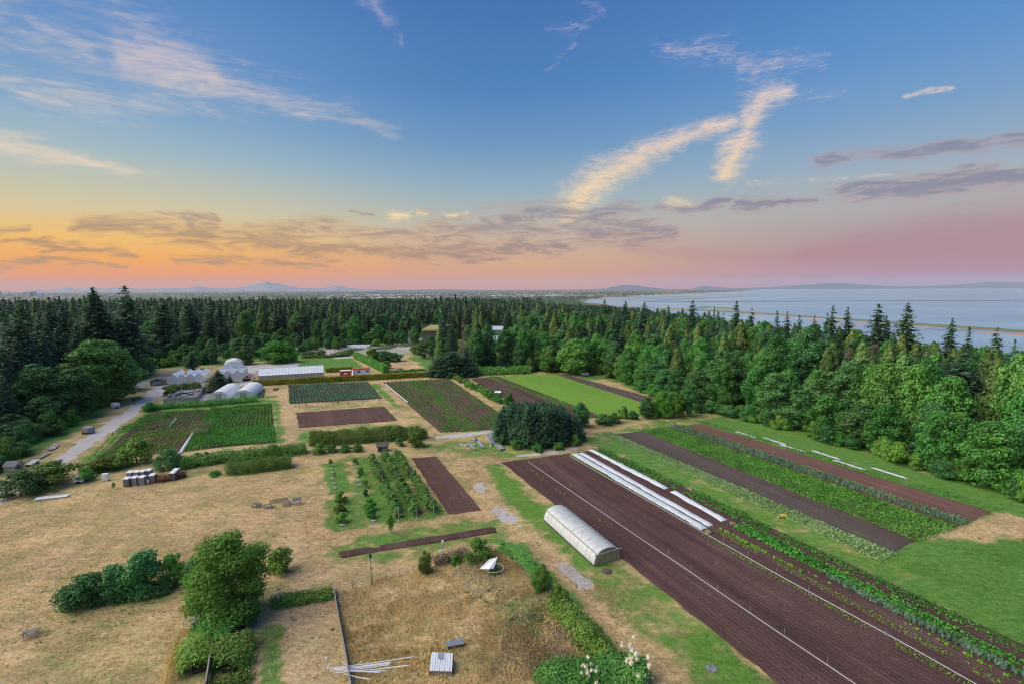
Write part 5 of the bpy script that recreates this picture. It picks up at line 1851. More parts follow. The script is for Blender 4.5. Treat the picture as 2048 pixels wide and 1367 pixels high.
hedge([(400, 1275), (450, 1262), (480, 1270)], 4.5, 1.7, L_SHR, 'dense brambles with cream flowers below the big tree', 180, .155, .22, False, name='bramble', cat='bramble', seed=19)
hedge([(395, 1345), (400, 1310), (395, 1290)], 2.8, 1.2, L_SHR, 'bright brambles left of the grey fence rail', 195, .145, .2, False, name='bramble', cat='bramble', seed=20)
hedge([(455, 1345), (475, 1318), (465, 1295)], 3.2, 1.3, L_SHR, 'bright brambles right of the grey fence rail', 195, .145, .2, False, name='bramble', cat='bramble', seed=21)
hedge([(420, 1390), (470, 1365), (500, 1350)], 2.0, .6, L_OLV, 'low yellowish weeds at the bottom frame edge', 150, .13, .2, False, name='bramble', cat='bramble', seed=22)
hedge([(545, 1210), (600, 1202), (664, 1192)], 1.4, .9, L_SHR, 'low green hedge along the mown plot', 165, .145, .16, False, seed=23)
hedge([(1002, 1098), (1035, 1112), (1060, 1140), (1085, 1172)], 1.4, 1.1, L_MAP, 'dark leafy hedge at the upper right of the fenced plot', 165, .145, .18, False, seed=24)
hedge([(1115, 1215), (1150, 1250), (1185, 1290), (1215, 1325), (1240, 1375)], 2.2, 1.4, L_SHR, 'long green bramble hedge down the right side of the plot', 165, .155, .2, False, seed=25)
hedge([(1080, 1390), (1150, 1375), (1230, 1360), (1290, 1372)], 3.4, 1.9, L_MAP, 'dark brambles at the bottom middle of the picture', 165, .155, .2, False, name='bramble', cat='bramble', seed=26)
hedge([(1040, 1130), (1060, 1150), (1076, 1172)], .8, .6, L_DRY, 'dead brown stems inside the right hedge', 135, .13, .2, False, name='bramble', cat='bramble', seed=27)
hedge([(870, 1128), (900, 1118), (935, 1108)], 1.6, .8, L_DRY, 'brown scrub left of the round bright bush', 120, .13, .2, False, name='bramble', cat='bramble', seed=28)


def flowers(px, py, wd, hgt, z, label, n=420):
    b = G(px, py)
    o = thing('flower_spray', label, 'flowers', (b.x, b.y, 0))
    n *= 2
    g = np.random.default_rng(int(px))
    th = unit(g.normal(size=(n, 3)))
    th[:, 2] = np.abs(th[:, 2])
    lob = g.normal(size=(16, 3)) * np.array([wd * .42, wd * .42, hgt * .22])
    C = lob[g.integers(0, 16, n)] + th * np.array([wd * .11, wd * .11, hgt * .17]) * g.uniform(.4, 1.1, (n, 1)) + np.array([0, 0, z])
    V, F = leaves(C, th + g.normal(size=(n, 3)) * .5, .10, 1.2, g)
    link('petals', mesh_np('petals', V, F, L_FLO), o)
    bb = MB()
    for k in range(7):
        bb.tube([(lob[k][0] * .3, lob[k][1] * .3, 0), (lob[k][0], lob[k][1], z + lob[k][2] - .1)], .012, 4)
    bb.build('stem', m_bark, o)


flowers(390, 1272, 1.2, 1.2, 1.7, 'cream flower plumes on the brambles below the big tree')
flowers(412, 1268, .5, .6, 1.5, 'smaller cream flower spray beside the plumes on the brambles')
flowers(560, 1206, .6, .9, 1.2, 'cream flowers at the left end of the low hedge')
flowers(1262, 1368, 1.7, 2.0, 2.4, 'tall cream flower plumes at the bottom right of the dark brambles', 900)
flowers(1182, 1388, 1.2, 1.2, 2.0, 'cream flower plumes at the bottom of the picture left of the tallest', 500)

# -------- orchard
RT = []
for a, b_, n, k, base in [((742, 922), (762, 965), 9, 'espalier', 'first trellis row, far half'), ((766, 973), (797, 1036), 11, 'espalier', 'first trellis row, near half'),
                          ((767, 914), (795, 962), 9, 'espalier', 'second trellis row, far half'), ((799, 972), (832, 1032), 11, 'espalier', 'second trellis row, near half'),
                          ((792, 911), (820, 957), 9, 'espalier', 'third trellis row, far half'), ((828, 963), (867, 1028), 12, 'espalier', 'third trellis row, near half')]:
    A, B = G(*a), G(*b_)
    for i in range(n):
        p = A.lerp(B, (i + .5) / n)
        if i == n // 2:
            w_ = 'middle one'
        elif i < n / 2:
            w_ = ['farthest', 'second from its far end', 'third from its far end', 'fourth from its far end', 'fifth from its far end', 'sixth from its far end'][i]
        else:
            w_ = ['nearest', 'second from its near end', 'third from its near end', 'fourth from its near end', 'fifth from its near end', 'sixth from its near end'][n - 1 - i]
        plant('espalier', p.x + rnd.uniform(-.15, .15), p.y, rnd.uniform(1.5, 2.4), rnd.uniform(.7, 1.05), f'trained fruit tree in the {base}, {w_}', 'trained fruit trees on the trellis rows')
for px, py, top, wd, k, lab in [(660, 932, 914, 12, 'sapling', 'thin fruit sapling at the far end of the left orchard row'), (668, 952, 942, 10, 'sapling', 'tiny fruit sapling in the left orchard row'),
                                (679, 1004, 980, 32, 'bush', 'bushy fruit tree in the left orchard row, farthest of three'), (681, 1024, 1004, 32, 'olive', 'yellowish fruit tree in the left orchard row, middle of three'),
                                (684, 1044, 1022, 30, 'bush', 'bushy fruit tree in the left orchard row, nearest of three'), (711, 926, 914, 14, 'bush', 'bright little fruit tree at the far end of the second orchard row'),
                                (721, 948, 932, 16, 'bush', 'light green fruit tree in the second orchard row'), (731, 974, 958, 18, 'sapling', 'thin fruit tree at the gap in the second orchard row'),
                                (730, 990, 976, 14, 'darkbush', 'dark small fruit tree in the second orchard row'), (739, 1018, 994, 30, 'bush', 'dense fruit tree in the near half of the second orchard row'),
                                (743, 1034, 1014, 26, 'bush', 'fruit tree nearest the grey block in the second orchard row')]:
    at(k, px, py, top, wd, lab, cat='fruit tree' if k in ('bush', 'olive', 'darkbush') else None)


# ------------------------------------------------------------------ farm objects
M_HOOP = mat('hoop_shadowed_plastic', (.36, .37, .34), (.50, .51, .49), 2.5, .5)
M_PLAST = mat('greenhouse_plastic', (.70, .73, .72), (.80, .82, .81), 1.1, .34, .5, 2., trans=.35, spec=.45, c3=(.56, .58, .53))
M_WHITE2 = mat('white_poly_film', (.80, .81, .80), (.86, .87, .86), 1., .4, .1, trans=.08, spec=.4)
M_STAIN = mat('stained_plastic', (.30, .30, .24), (.50, .51, .48), 1.6, .5, .2, trans=.25)
M_ENDP = mat('yellowed_plastic', (.22, .21, .11), (.34, .33, .20), .9, .4, .1, trans=.35)
M_WHITE = mat('white_paint', (.72, .73, .73), (.80, .80, .79), 3., .5)
M_COVER = mat('white_row_fabric', (.46, .50, .54), (.58, .61, .64), .8, .8, .6, 2.5)
M_GREY = mat('grey_paint', (.26, .27, .29), (.34, .35, .36), 2., .6)
M_DGREY = mat('dark_grey_plastic', (.10, .105, .12), (.15, .155, .17), 2., .6)
M_BINS = mat('grey_bin', (.19, .20, .22), (.25, .26, .285), 2., .6)
M_STEEL = mat('galvanised_steel', (.38, .40, .42), (.50, .52, .53), 3., .4, spec=.5, metal=.4)
M_WOOD = mat('weathered_wood', (.20, .18, .165), (.34, .31, .29), 4., .85, .3, stretch=(1, 6, 0))
M_DWOOD = mat('dark_wood', (.075, .062, .058), (.13, .11, .10), 4., .85, .3)
M_PURP = mat('grey_violet_wood', (.15, .135, .145), (.25, .23, .24), 5., .85, .3)
M_ROOF = mat('pale_roof_metal', (.56, .61, .65), (.64, .69, .72), 2., .35, spec=.5)
M_ROOF2 = mat('grey_roof_metal', (.20, .23, .26), (.28, .31, .34), 2., .4, spec=.5)
M_BLACK = mat('black_rubber', (.018, .018, .02), (.035, .035, .035), 4., .7)
M_GLASS = mat('pale_glass', (.56, .62, .65), (.68, .72, .74), 1.2, .12, spec=.6)
M_GROOF = mat('whitened_glass', (.68, .72, .75), (.82, .84, .85), .9, .25, spec=.5)
M_WIN = mat('dark_window', (.05, .06, .07), (.10, .11, .12), 2., .1, spec=.6)
M_RED = mat('red_paint', (.52, .035, .022), (.60, .06, .04), 2., .5)
M_ORG = mat('orange_paint', (.72, .20, .03), (.80, .28, .05), 3., .5)
M_SIGN = mat('fluorescent_orange', (.85, .11, .03), (.90, .15, .05), 3., .6)
M_BLUE = mat('blue_plastic', (.03, .10, .36), (.05, .16, .46), 3., .4)
M_LBLUE = mat('light_blue_plastic', (.25, .42, .55), (.33, .50, .62), 3., .5)
M_YELP = mat('yellow_paint', (.72, .40, .01), (.80, .50, .03), 3., .5)
M_GREEN = mat('green_paint', (.02, .12, .07), (.04, .18, .10), 3., .5)
M_STRAW = mat('straw_bale', (.60, .46, .20), (.76, .61, .31), 6., .95, .8)
M_STONE = mat('pale_stone', (.42, .38, .36), (.60, .55, .53), 3., .9, .5)
M_CONC = mat('old_concrete', (.20, .19, .19), (.34, .33, .32), .9, .95, .5)
M_BRICK = mat('tan_wall', (.30, .22, .14), (.38, .29, .19), 3., .9)
M_HEAP = mat('soil_heap', (.09, .06, .05), (.18, .13, .10), 1.5, .95, 1.)
M_HAYH = mat('hay_heap', (.16, .14, .07), (.28, .24, .13), 2., .95, 1.)
M_PIPE = mat('white_pipe', (.66, .68, .70), (.76, .77, .78), 2., .4)
M_GREYP = mat('dull_white_pipe', (.46, .48, .50), (.58, .60, .61), 2., .4)
M_TUN = mat('dusty_tunnel_film', (.32, .35, .38), (.42, .45, .47), 1.2, .5)
M_PINK = mat('faded_red_roof', (.46, .32, .29), (.62, .55, .53), .5, .5)
M_MOSS = mat('mossy_roof', (.26, .24, .08), (.36, .32, .13), .4, .95)
M_TERR = mat('far_concrete', (.20, .21, .23), (.36, .37, .38), .02, .9)


KS = .68      # the farm's small things are sized against the hoop house and the tables
SMALL = ('trailer', 'dumpster', 'car', 'garden_shed', 'caravan', 'wooden_hut', 'field_shed', 'field_hut', 'board_table', 'camper_van', 'small_house', 'slatted_bench', 'plank_stack', 'plank')


def frame_at(name, label, cat, pa, pb, group=None):
    """a thing whose local x runs from pixel pa to pixel pb on the ground; returns it and that length"""
    A, B = G(*pa), G(*pb)
    d = B - A
    o = thing(name, label, cat, A, math.atan2(d.y, d.x), group)
    if name in SMALL:
        o.scale = (1, KS, KS)
    return o, d.length


def arch(w_, h_, n=12, side=.0):
    return [(w_ / 2 - w_ / 2 * math.cos(math.pi * i / n), side + (h_ - side) * math.sin(math.pi * i / n) ** .85) for i in range(n + 1)]


# hoop house in front
hh, W_ = frame_at('hoop_house', 'long white plastic hoop house with a yellowed end beside the dark field', 'hoop house', (1188, 1133), (1240, 1117))
farl = hh.matrix_basis.inverted() @ G(1088, 1041)
LEN = farl.y
skew = farl.x / LEN
HT = 1.95


def hoop_pt(u, v, grow=0.):
    """u round the arch 0..1, v along 0..1"""
    a = math.pi * u
    x = W_ / 2 - (W_ / 2 + grow) * math.copysign(abs(math.cos(a)) ** .82, math.cos(a))
    z = (HT + grow) * math.sin(a) ** .80
    return x + skew * LEN * v, LEN * v, z


nu, nv = 22, 104
V = []
for j in range(nv + 1):
    v = j / nv
    sag = abs(math.sin(v * 13 * math.pi))
    for i in range(nu + 1):
        u = i / nu
        g_ = -.13 * (1 - sag ** 2) * math.sin(math.pi * u) if False else -.10 * sag * math.sin(math.pi * u) ** .5
        g_ += (vnoise(u * 9, v * 60, 1.2, 3) - .5) * .05
        V.append(hoop_pt(u, v, g_))
F = [[j * (nu + 1) + i, j * (nu + 1) + i + 1, (j + 1) * (nu + 1) + i + 1, (j + 1) * (nu + 1) + i] for j in range(nv) for i in range(nu)]
link('plastic_cover', mesh_np('plastic_cover', V, F, M_PLAST, True), hh)
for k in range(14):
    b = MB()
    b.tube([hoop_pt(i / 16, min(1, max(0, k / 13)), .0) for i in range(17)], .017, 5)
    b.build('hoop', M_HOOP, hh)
for u in (.24, .77):
    b = MB()
    b.beam(hoop_pt(u, 0, .04), hoop_pt(u, 1, .04), .08, .07)
    b.build('side_rail', M_STAIN, hh)
b = MB()
b.tube([hoop_pt(.52, 0, .03), hoop_pt(.52, 1, .03)], .03, 5)
b.build('ridge_pole', M_STEEL, hh)
for v_, m_ in ((-.004, M_ENDP), (1.004, M_PLAST)):
    b = MB()
    pts = [hoop_pt(i / 18, v_, -.04) for i in range(19)]
    b.add(pts, [tuple(range(19))])
    b.build('end_panel', m_, hh)
for x0 in (.08, .35, .56, .80):
    b = MB()
    hgt = HT * math.sin(math.acos(1 - 2 * x0)) ** .8 * .97
    b.beam((W_ * x0, -.09, 0), (W_ * x0, -.09, min(hgt, 1.5)), .09, .07)
    b.build('door_post', M_WOOD, hh)
b = MB().beam((-.05, -.14, 1.48), (W_ * 1.02, -.14, 1.50), .09, .11)
b.build('door_track', M_STEEL, hh)
b = MB().beam((-.02, 0, .12), (skew * LEN - .02, LEN, .12), .06, .26)
b.build('base_board', M_DWOOD, hh)


def polytunnel(label, pa, pb, apex, farapex, group=None):
    o, w_ = frame_at('polytunnel', label, 'polytunnel', pa, pb)
    h_ = 2.75
    L = 14.
    n = 16
    pr = [(w_ / 2 - w_ / 2 * math.cos(math.pi * i / n), h_ * math.sin(math.pi * i / n) ** .72) for i in range(n + 1)]
    b = MB()
    nv = 24
    for j in range(nv + 1):
        for x, z in pr:
            b.v.append((x, L * j / nv, z + .03 * math.sin(j * 2.1) * (z > .4)))
    for j in range(nv):
        for i in range(n):
            b.f.append((j * (n + 1) + i, j * (n + 1) + i + 1, (j + 1) * (n + 1) + i + 1, (j + 1) * (n + 1) + i))
    b.build('plastic_cover', M_WHITE2, o, True)
    for y in (.05, L - .05):
        MB().add([(x, y, z * .99) for x, z in pr], [tuple(range(n + 1))]).build('end_wall', M_GLASS, o)
    d = MB().box(w_ * .5, -.03, 1.05, 1.7, .08, 2.1)
    dd = d.build('door', M_STAIN, o)
    MB().box(w_ * .5, -.09, 1.05, .07, .04, 2.1).build('door_post', M_WHITE, dd)
    for x in (.5 - .15, .5 + .15):
        MB().box(w_ * x, -.05, 1.1, .09, .07, 2.2).build('door_frame', M_WHITE, o)
    MB().box(w_ * .5, -.06, 2.42, 1.1, .06, .45).build('vent_panel', M_WHITE, o)
    MB().box(w_ * .5, -.05, 2.14, w_ * .72, .07, .08).build('cross_bar', M_WHITE, o)
    MB().box(w_ * .78, -.05, 1.2, .06, .06, 1.6).build('stud', M_WHITE, o)
    MB().box(w_ * .22, -.05, 1.2, .06, .06, 1.6).build('stud', M_WHITE, o)
    b = MB()
    b.beam((0, 0, .15), (0, L, .15), .06, .3)
    b.build('base_board', M_GREY, o)
    return o



polytunnel('white polytunnel with a double door, left of the pair by the garden', (417, 801), (457, 799), 0, 0)
polytunnel('white polytunnel with a double door, right of the pair by the garden', (466, 798), (506, 796), 0, 0)


# glasshouses
def gable_bay(o, x0, w_, L, eave, apex, panes, m_w=None, y0=0.):
    """one gable bay of a glasshouse: glazed front, roof panes laid one by one"""
    for i in range(panes):
        a, c = x0 + w_ * i / panes, x0 + w_ * (i + 1) / panes
        za = eave + (apex - eave) * (1 - abs(2 * (a - x0) / w_ - 1))
        zc = eave + (apex - eave) * (1 - abs(2 * (c - x0) / w_ - 1))
        MB().add([(a + .04, y0, .1), (c - .04, y0, .1), (c - .04, y0, zc - .05), (a + .04, y0, za - .05)], [(0, 1, 2, 3)]).build('pane', m_w or M_GLASS, o)
        MB().beam((a, y0 - .03, 0), (a, y0 - .03, za), .07, .07).build('glazing_bar', M_WHITE, o)
    for sgn in (0, 1):
        k = int(L / 2.2)
        for j in range(k):
            ya, yc = y0 + L * j / k + .04, y0 + L * (j + 1) / k - .04
            xe, xm = (x0, x0 + w_ / 2) if sgn == 0 else (x0 + w_, x0 + w_ / 2)
            lift = .18 if (j * 7 + int(x0 * 3)) % 5 == 0 else 0
            MB().add([(xe, ya, eave), (xe, yc, eave), (xm, yc, apex + lift * 0), (xm, ya, apex + lift * 0)], [(0, 1, 2, 3)]).build('roof_pane', M_GROOF, o)
            if lift:
                MB().add([(xe * .6 + xm * .4, ya, eave * .6 + apex * .4 + lift * 1.6), (xe * .6 + xm * .4, yc, eave * .6 + apex * .4 + lift * 1.6), (xm, yc, apex + .05), (xm, ya, apex + .05)], [(0, 1, 2, 3)]).build('roof_vent', M_GROOF, o)
    MB().beam((x0 + w_ / 2, y0, apex + .04), (x0 + w_ / 2, y0 + L, apex + .04), .14, .08).build('ridge', M_WHITE, o)
    MB().beam((x0 + w_, y0, eave), (x0 + w_, y0 + L, eave), .18, .12).build('gutter', M_WHITE, o)


gh, gw = frame_at('glasshouse', 'white glasshouse of four gabled bays behind the yellowish shrubs', 'glasshouse', (337, 769), (407, 765))
for i in range(4):
    gable_bay(gh, gw * i / 4, gw / 4, 13., 2.6, 3.6, 6)
for x in (0, gw):
    MB().add([(x, 0, 0), (x, 13, 0), (x, 13, 2.6), (x, 0, 2.6)], [(0, 1, 2, 3)]).build('side_wall', M_GLASS, gh)
MB().add([(0, 13, 0), (gw, 13, 0), (gw, 13, 2.6), (0, 13, 2.6)], [(0, 1, 2, 3)]).build('rear_wall', M_GLASS, gh)
for z in (.9, 1.7, 2.5):
    MB().beam((gw * .5, -.07, z), (gw * .75, -.07, z), .05, .09).build('rail', M_DGREY, gh)
MB().beam((0, -.05, 2.62), (gw, -.05, 2.62), .1, .1).build('eaves_beam', M_WHITE, gh)
MB().box(gw * .44, 3, 4.1, .5, .5, 2.2).build('chimney', M_YELP, gh)

gh2, gw2 = frame_at('glasshouse', 'tall white glasshouse block behind the dark conifer', 'glasshouse', (428, 766), (484, 763))
for i in range(3):
    gable_bay(gh2, gw2 * i / 3, gw2 / 3, 12., 3.4, 4.4, 6)
for x in (0, gw2):
    MB().add([(x, 0, 0), (x, 12, 0), (x, 12, 3.4), (x, 0, 3.4)], [(0, 1, 2, 3)]).build('side_wall', M_WHITE, gh2)
MB().add([(0, 12, 0), (gw2, 12, 0), (gw2, 12, 3.4), (0, 12, 3.4)], [(0, 1, 2, 3)]).build('rear_wall', M_GLASS, gh2)
MB().beam((0, -.05, 3.42), (gw2, -.05, 3.42), .1, .1).build('eaves_beam', M_WHITE, gh2)

ar, aw = frame_at('glasshouse', 'arched glasshouse with faded red roof patches, tallest of the glasshouses', 'glasshouse', (449, 757), (489, 754))
n = 12
pr = [(aw / 2 - aw / 2 * math.cos(math.pi * i / n), 4.2 + 2.2 * math.sin(math.pi * i / n)) for i in range(n + 1)]
gph = random.Random(4)
for i in range(n):
    for j in range(6):
        ya, yc = 11 * j / 6 + .03, 11 * (j + 1) / 6 - .03
        (xa, za), (xc, zc) = pr[i], pr[i + 1]
        MB().add([(xa, ya, za), (xc, ya, zc), (xc, yc, zc), (xa, yc, za)], [(0, 1, 2, 3)]).build('roof_pane', M_PINK if (i > 6 and gph.random() < .75) or (i in (3, 4, 5) and j == 0) else M_GROOF, ar)
for y in (0, 11):
    MB().add([(0, y, 0), (aw, y, 0)] + [(x, y, z) for x, z in reversed(pr)], [tuple(range(n + 3))]).build('end_wall', M_GLASS, ar)
for x in (0, aw):
    MB().add([(x, 0, 0), (x, 11, 0), (x, 11, 4.2), (x, 0, 4.2)], [(0, 1, 2, 3)]).build('side_wall', M_WHITE, ar)
MB().add([(aw + .05, 0, 3.0), (aw + .05, 4, 3.0), (aw - .5, 4, 5.6), (aw - .5, 0, 5.6)], [(0, 1, 2, 3)]).build('orange_sheet', M_ORG, ar)

# long glasshouse
lg, lw = frame_at('glasshouse', 'long low grey glasshouse with a pale glazed roof behind the yellow hedge', 'glasshouse', (517, 765), (648, 757))
ev, ap, dp = 2.5, 4.6, 7.5
k = 20
for i in range(k):
    a, c = lw * i / k + .05, lw * (i + 1) / k - .05
    for r_ in range(2):
        ya, yc = dp / 2 * r_ / 2, dp / 2 * (r_ + 1) / 2 - .05
        za, zc = ev + (ap - ev) * r_ / 2, ev + (ap - ev) * (r_ + 1) / 2
        MB().add([(a, ya, za), (c, ya, za), (c, yc, zc), (a, yc, zc)], [(0, 1, 2, 3)]).build('roof_pane', M_GROOF, lg)
    MB().add([(a, dp / 2, ap), (c, dp / 2, ap), (c, dp, ev), (a, dp, ev)], [(0, 1, 2, 3)]).build('roof_pane', M_GROOF, lg)
    MB().beam((lw * i / k, -.02, ev + .04), (lw * i / k, dp / 2, ap + .04), .07, .07).build('glazing_bar', M_WHITE, lg)
    MB().add([(a, 0, 0), (c, 0, 0), (c, 0, ev), (a, 0, ev)], [(0, 1, 2, 3)]).build('wall_panel', M_STEEL if i != 11 else M_GREY, lg)
for x in (0, lw):
    MB().add([(x, 0, 0), (x, dp, 0), (x, dp, ev), (x, dp / 2, ap), (x, 0, ev)], [(0, 1, 2, 3, 4)]).build('end_wall', M_GLASS, lg)
MB().add([(0, dp, 0), (lw, dp, 0), (lw, dp, ev), (0, dp, ev)], [(0, 1, 2, 3)]).build('rear_wall', M_STEEL, lg)
MB().beam((0, dp / 2, ap + .06), (lw, dp / 2, ap + .06), .2, .1).build('ridge', M_WHITE, lg)
MB().beam((0, -.06, ev), (lw, -.06, ev), .14, .12).build('gutter', M_WHITE, lg)

# roofless concrete frame full of old boards
cf, cw = frame_at('concrete_enclosure', 'derelict low concrete enclosure filled with grey boards by the yard', 'ruin', (328, 806), (392, 802))
cb_ = cf.matrix_basis.inverted() @ G(410, 779)
cd = cb_.y
sk = (cb_.x - cw)
for (p, q_) in (((0, 0), (cw, 0)), ((cw, 0), (cw + sk, cd)), ((cw + sk, cd), (sk + 2, cd)), ((0, 0), (sk, cd))):
    MB().beam((*p, .7), (*q_, .7), .3, 1.5 if p[0] >= cw or q_[0] >= cw else .9).build('wall', M_CONC, cf)
gp = random.Random(12)
for i in range(90):
    v = gp.random()
    x, y = gp.uniform(.5, cw - .8) + sk * v, .6 + v * (cd - 1.2)
    MB().box(x, y, .25 + gp.random() * .8, gp.uniform(.8, 3.2), gp.uniform(.3, 1.2), .08, gp.uniform(-.5, .5), gp.uniform(-.2, .2), gp.uniform(-.15, .15)).build('board', gp.choice([M_WOOD, M_CONC, M_DWOOD, M_STEEL]), cf)

# tan gatehouse by the yard
hs, hw = frame_at('small_house', 'small tan house with a dark gable roof at the end of the gravel road', 'house', (300, 771), (330, 769))
MB().box(hw / 2, 3, 1.2, hw, 6, 2.4).build('wall', M_BRICK, hs)
MB().prism([(-.3, 2.4), (hw + .3, 2.4), (hw / 2, 3.7)], -.4, 6.4).build('roof', M_DGREY, hs)
MB().box(hw * .42, -.03, 1.3, 2.6, .06, 1.2).build('window', M_LBLUE, hs)
for x in (-.8, .9):
    MB().tube([(x, -1.2, 0), (x, -1.2, 1.2)], .14, 8).build('bollard', M_YELP, hs)


def boxy(name, label, cat, pa, pb, dep, h, m, group=None):
    o, w_ = frame_at(name, label, cat, pa, pb, group)
    MB().box(w_ / 2, dep / 2, h / 2 + .35, w_, dep, h).build('body', m, o)
    return o, w_


def wheels(o, w_, dep, xs_, r=.32):
    for x in xs_:
        for y in (-.02, dep + .02):
            MB().tube([(x, y - .1, r), (x, y + .1, r)], r, 12).build('wheel', M_BLACK, o)


# cabins behind the yellow hedge
o, w_ = boxy('cabin', 'bright red container cabin with a white sign by the yellow hedge', 'cabin', (680, 757), (702, 756), 2.4, 2.5, M_RED)
MB().box(w_ / 2, 1.2, 2.92, w_ + .1, 2.5, .12).build('roof', M_WHITE, o)
MB().box(w_ * .52, -.02, 1.9, 1.2, .05, .5).build('sign', M_WHITE, o)
o, w_ = boxy('cabin', 'long white cabin with a red roof edge and two dark windows', 'cabin', (706, 753), (741, 750.5), 2.6, 2.3, M_WHITE)
MB().box(w_ / 2, 1.3, 2.78, w_ + .1, 2.8, .3).build('roof', M_RED, o)
for x in (.34, .82):
    f = MB().box(w_ * x, -.03, 1.9, 1., .06, .7).build('window', M_WIN, o)
    MB().box(w_ * x, -.07, 1.9, .06, .04, .7).build('mullion', M_WHITE, f)
o, w_ = frame_at('bin', 'light blue bin beside the red cabin', 'bin', (677, 757), (681, 757))
MB().box(w_ / 2, .4, .75, .8, .8, 1.5).build('body', M_LBLUE, o)
MB().box(w_ / 2, .4, 1.55, .9, .9, .12).build('lid', M_WHITE, o)

# orange excavator
o = thing('excavator', 'orange excavator at the end of the glasshouses', 'excavator', G(494, 760), .2)
o.scale = (KS, KS, KS)
for y in (-.9, .9):
    MB().prism([(-1.6, .1), (1.6, .1), (1.9, .45), (1.5, .8), (-1.5, .8), (-1.9, .45)], y - .28, y + .28).build('track', M_BLACK, o)
MB().box(0, 0, 1.3, 2.6, 1.9, .8).build('body', M_ORG, o)
c_ = MB().box(.4, -.4, 2.2, 1.2, 1.0, 1.3).build('cab', M_ORG, o)
MB().box(.4, -.92, 2.3, .9, .04, .8).build('window', M_WIN, c_)
MB().beam((1.1, .2, 1.5), (2.8, .2, 3.2), .35, .4).beam((2.8, .2, 3.2), (3.9, .2, 1.3), .3, .3).build('arm', M_ORG, o)
MB().prism([(3.6, 1.3), (4.3, 1.2), (4.1, .6), (3.5, .7)], -.2, .6).build('bucket', M_DGREY, o)

# trailers and bins along the gravel road
o, w_ = boxy('trailer', 'grey box trailer with an orange triangle beside the gravel road', 'trailer', (163, 867), (175, 868), 2.6, 1.7, M_GREY)
wheels(o, w_, 2.6, (w_ * .25, w_ * .75))
MB().add([(w_ * .3, -.03, .55), (w_ * .95, -.03, .55), (w_ * .62, -.03, 1.25)], [(0, 1, 2)]).build('warning_triangle', M_SIGN, o)
MB().box(w_ / 2, 1.3, 2.08, w_ + .06, 2.66, .06).build('roof', M_STEEL, o)
MB().beam((-1.2, 1.3, .5), (0, 1.3, .5), .1, .1).build('tow_bar', M_STEEL, o)
o, w_ = boxy('trailer', 'white box trailer with a blue stripe beside the gravel road', 'trailer', (228, 817), (240, 815), 3.0, 1.7, M_WHITE)
wheels(o, w_, 3.0, (w_ * .5,))
MB().box(w_ / 2, -.02, .75, w_, .05, .3).build('stripe', M_BLUE, o)
MB().box(w_ / 2, 1.5, 2.08, w_ + .06, 3.06, .06).build('roof', M_WHITE, o)
MB().beam((-1.1, 1.5, .5), (0, 1.5, .5), .1, .1).build('tow_bar', M_STEEL, o)
o, w_ = frame_at('dumpster', 'dark green dumpster at the roadside below the big maple', 'dumpster', (268, 801), (281, 799))
MB().prism([(0, .15), (w_, .15), (w_ + .15, 1.4), (-.15, 1.4)], 0, 1.5).build('body', M_GREEN, o)
MB().box(w_ / 2, .75, 1.46, w_ + .3, 1.6, .1, 0, -.06).build('lid', M_DGREY, o)
o, w_ = frame_at('car', 'dark car parked by the yellowish shrubs in the yard', 'car', (323, 778), (334, 777))
MB().prism([(0, .3), (4.2, .3), (4.2, .85), (3.5, .95), (2.9, 1.45), (1.2, 1.45), (.5, .95), (0, .85)], 0, 1.7).build('body', M_DGREY, o)
for x in (.8, 3.3):
    MB().tube([(x, -.05, .32), (x, .15, .32)], .32, 10).tube([(x, 1.55, .32), (x, 1.75, .32)], .32, 10).build('wheel', M_BLACK, o)
MB().prism([(1.0, .97), (3.15, .97), (2.8, 1.40), (1.25, 1.40)], -.02, 1.72).build('window', M_WIN, o)
for pa, pb, pc, lab in [((106, 900), (119, 888), 1.0, 'pale sheet of boards lying beside the road, farthest'), ((78, 918), (104, 905), .6, 'long pale planks lying beside the road in the middle')]:
    o, w_ = frame_at('board_pile', lab, 'boards', pa, pb)
    for j in range(4):
        MB().box(w_ / 2 + rnd.uniform(-.2, .2), j * pc / 3, .22 + .03 * (j % 2), w_ * rnd.uniform(.85, 1), pc / 3.4, .08, rnd.uniform(-.02, .02)).build('board', M_WOOD if j % 2 else M_STONE, o)
o, w_ = frame_at('corrugated_sheets', 'stack of pale corrugated sheets above the layered green bush', 'metal sheets', (50, 932), (66, 931))
for j in range(5):
    MB().box(w_ * (j + .5) / 5, .9, .5 + .02 * (j % 2), w_ / 5.3, 2.4, .06, 0, .1).build('sheet', M_ROOF, o)
for x in (.1, .9):
    MB().box(w_ * x, .9, .22, .15, 1.8, .5).build('support', M_DWOOD, o)
o, w_ = frame_at('garden_shed', 'grey wooden shed with a dark gable roof by the left frame edge', 'shed', (8, 946), (30, 945))
MB().box(w_ / 2, 1.4, .95, w_, 2.8, 1.9).build('wall', M_WOOD, o)
MB().add([(-.2, -.2, 1.85), (w_ + .2, -.2, 1.85), (w_ + .2, 1.4, 3.0), (-.2, 1.4, 3.0)], [(0, 1, 2, 3)]).build('roof', M_DGREY, o)
MB().add([(-.2, 3.0, 1.85), (w_ + .2, 3.0, 1.85), (w_ + .2, 1.4, 3.0), (-.2, 1.4, 3.0)], [(0, 1, 2, 3)]).build('roof', M_DGREY, o)
MB().add([(w_ + .01, 0, 1.9), (w_ + .01, 2.8, 1.9), (w_ + .01, 1.4, 2.95)], [(0, 1, 2)]).build('gable', M_STONE, o)
MB().box(w_ + .03, 1.4, .9, .06, 1.0, 1.7).build('door', M_DWOOD, o)
o, w_ = frame_at('caravan', 'white caravan half hidden by a green bush', 'caravan', (146, 968), (166, 966))
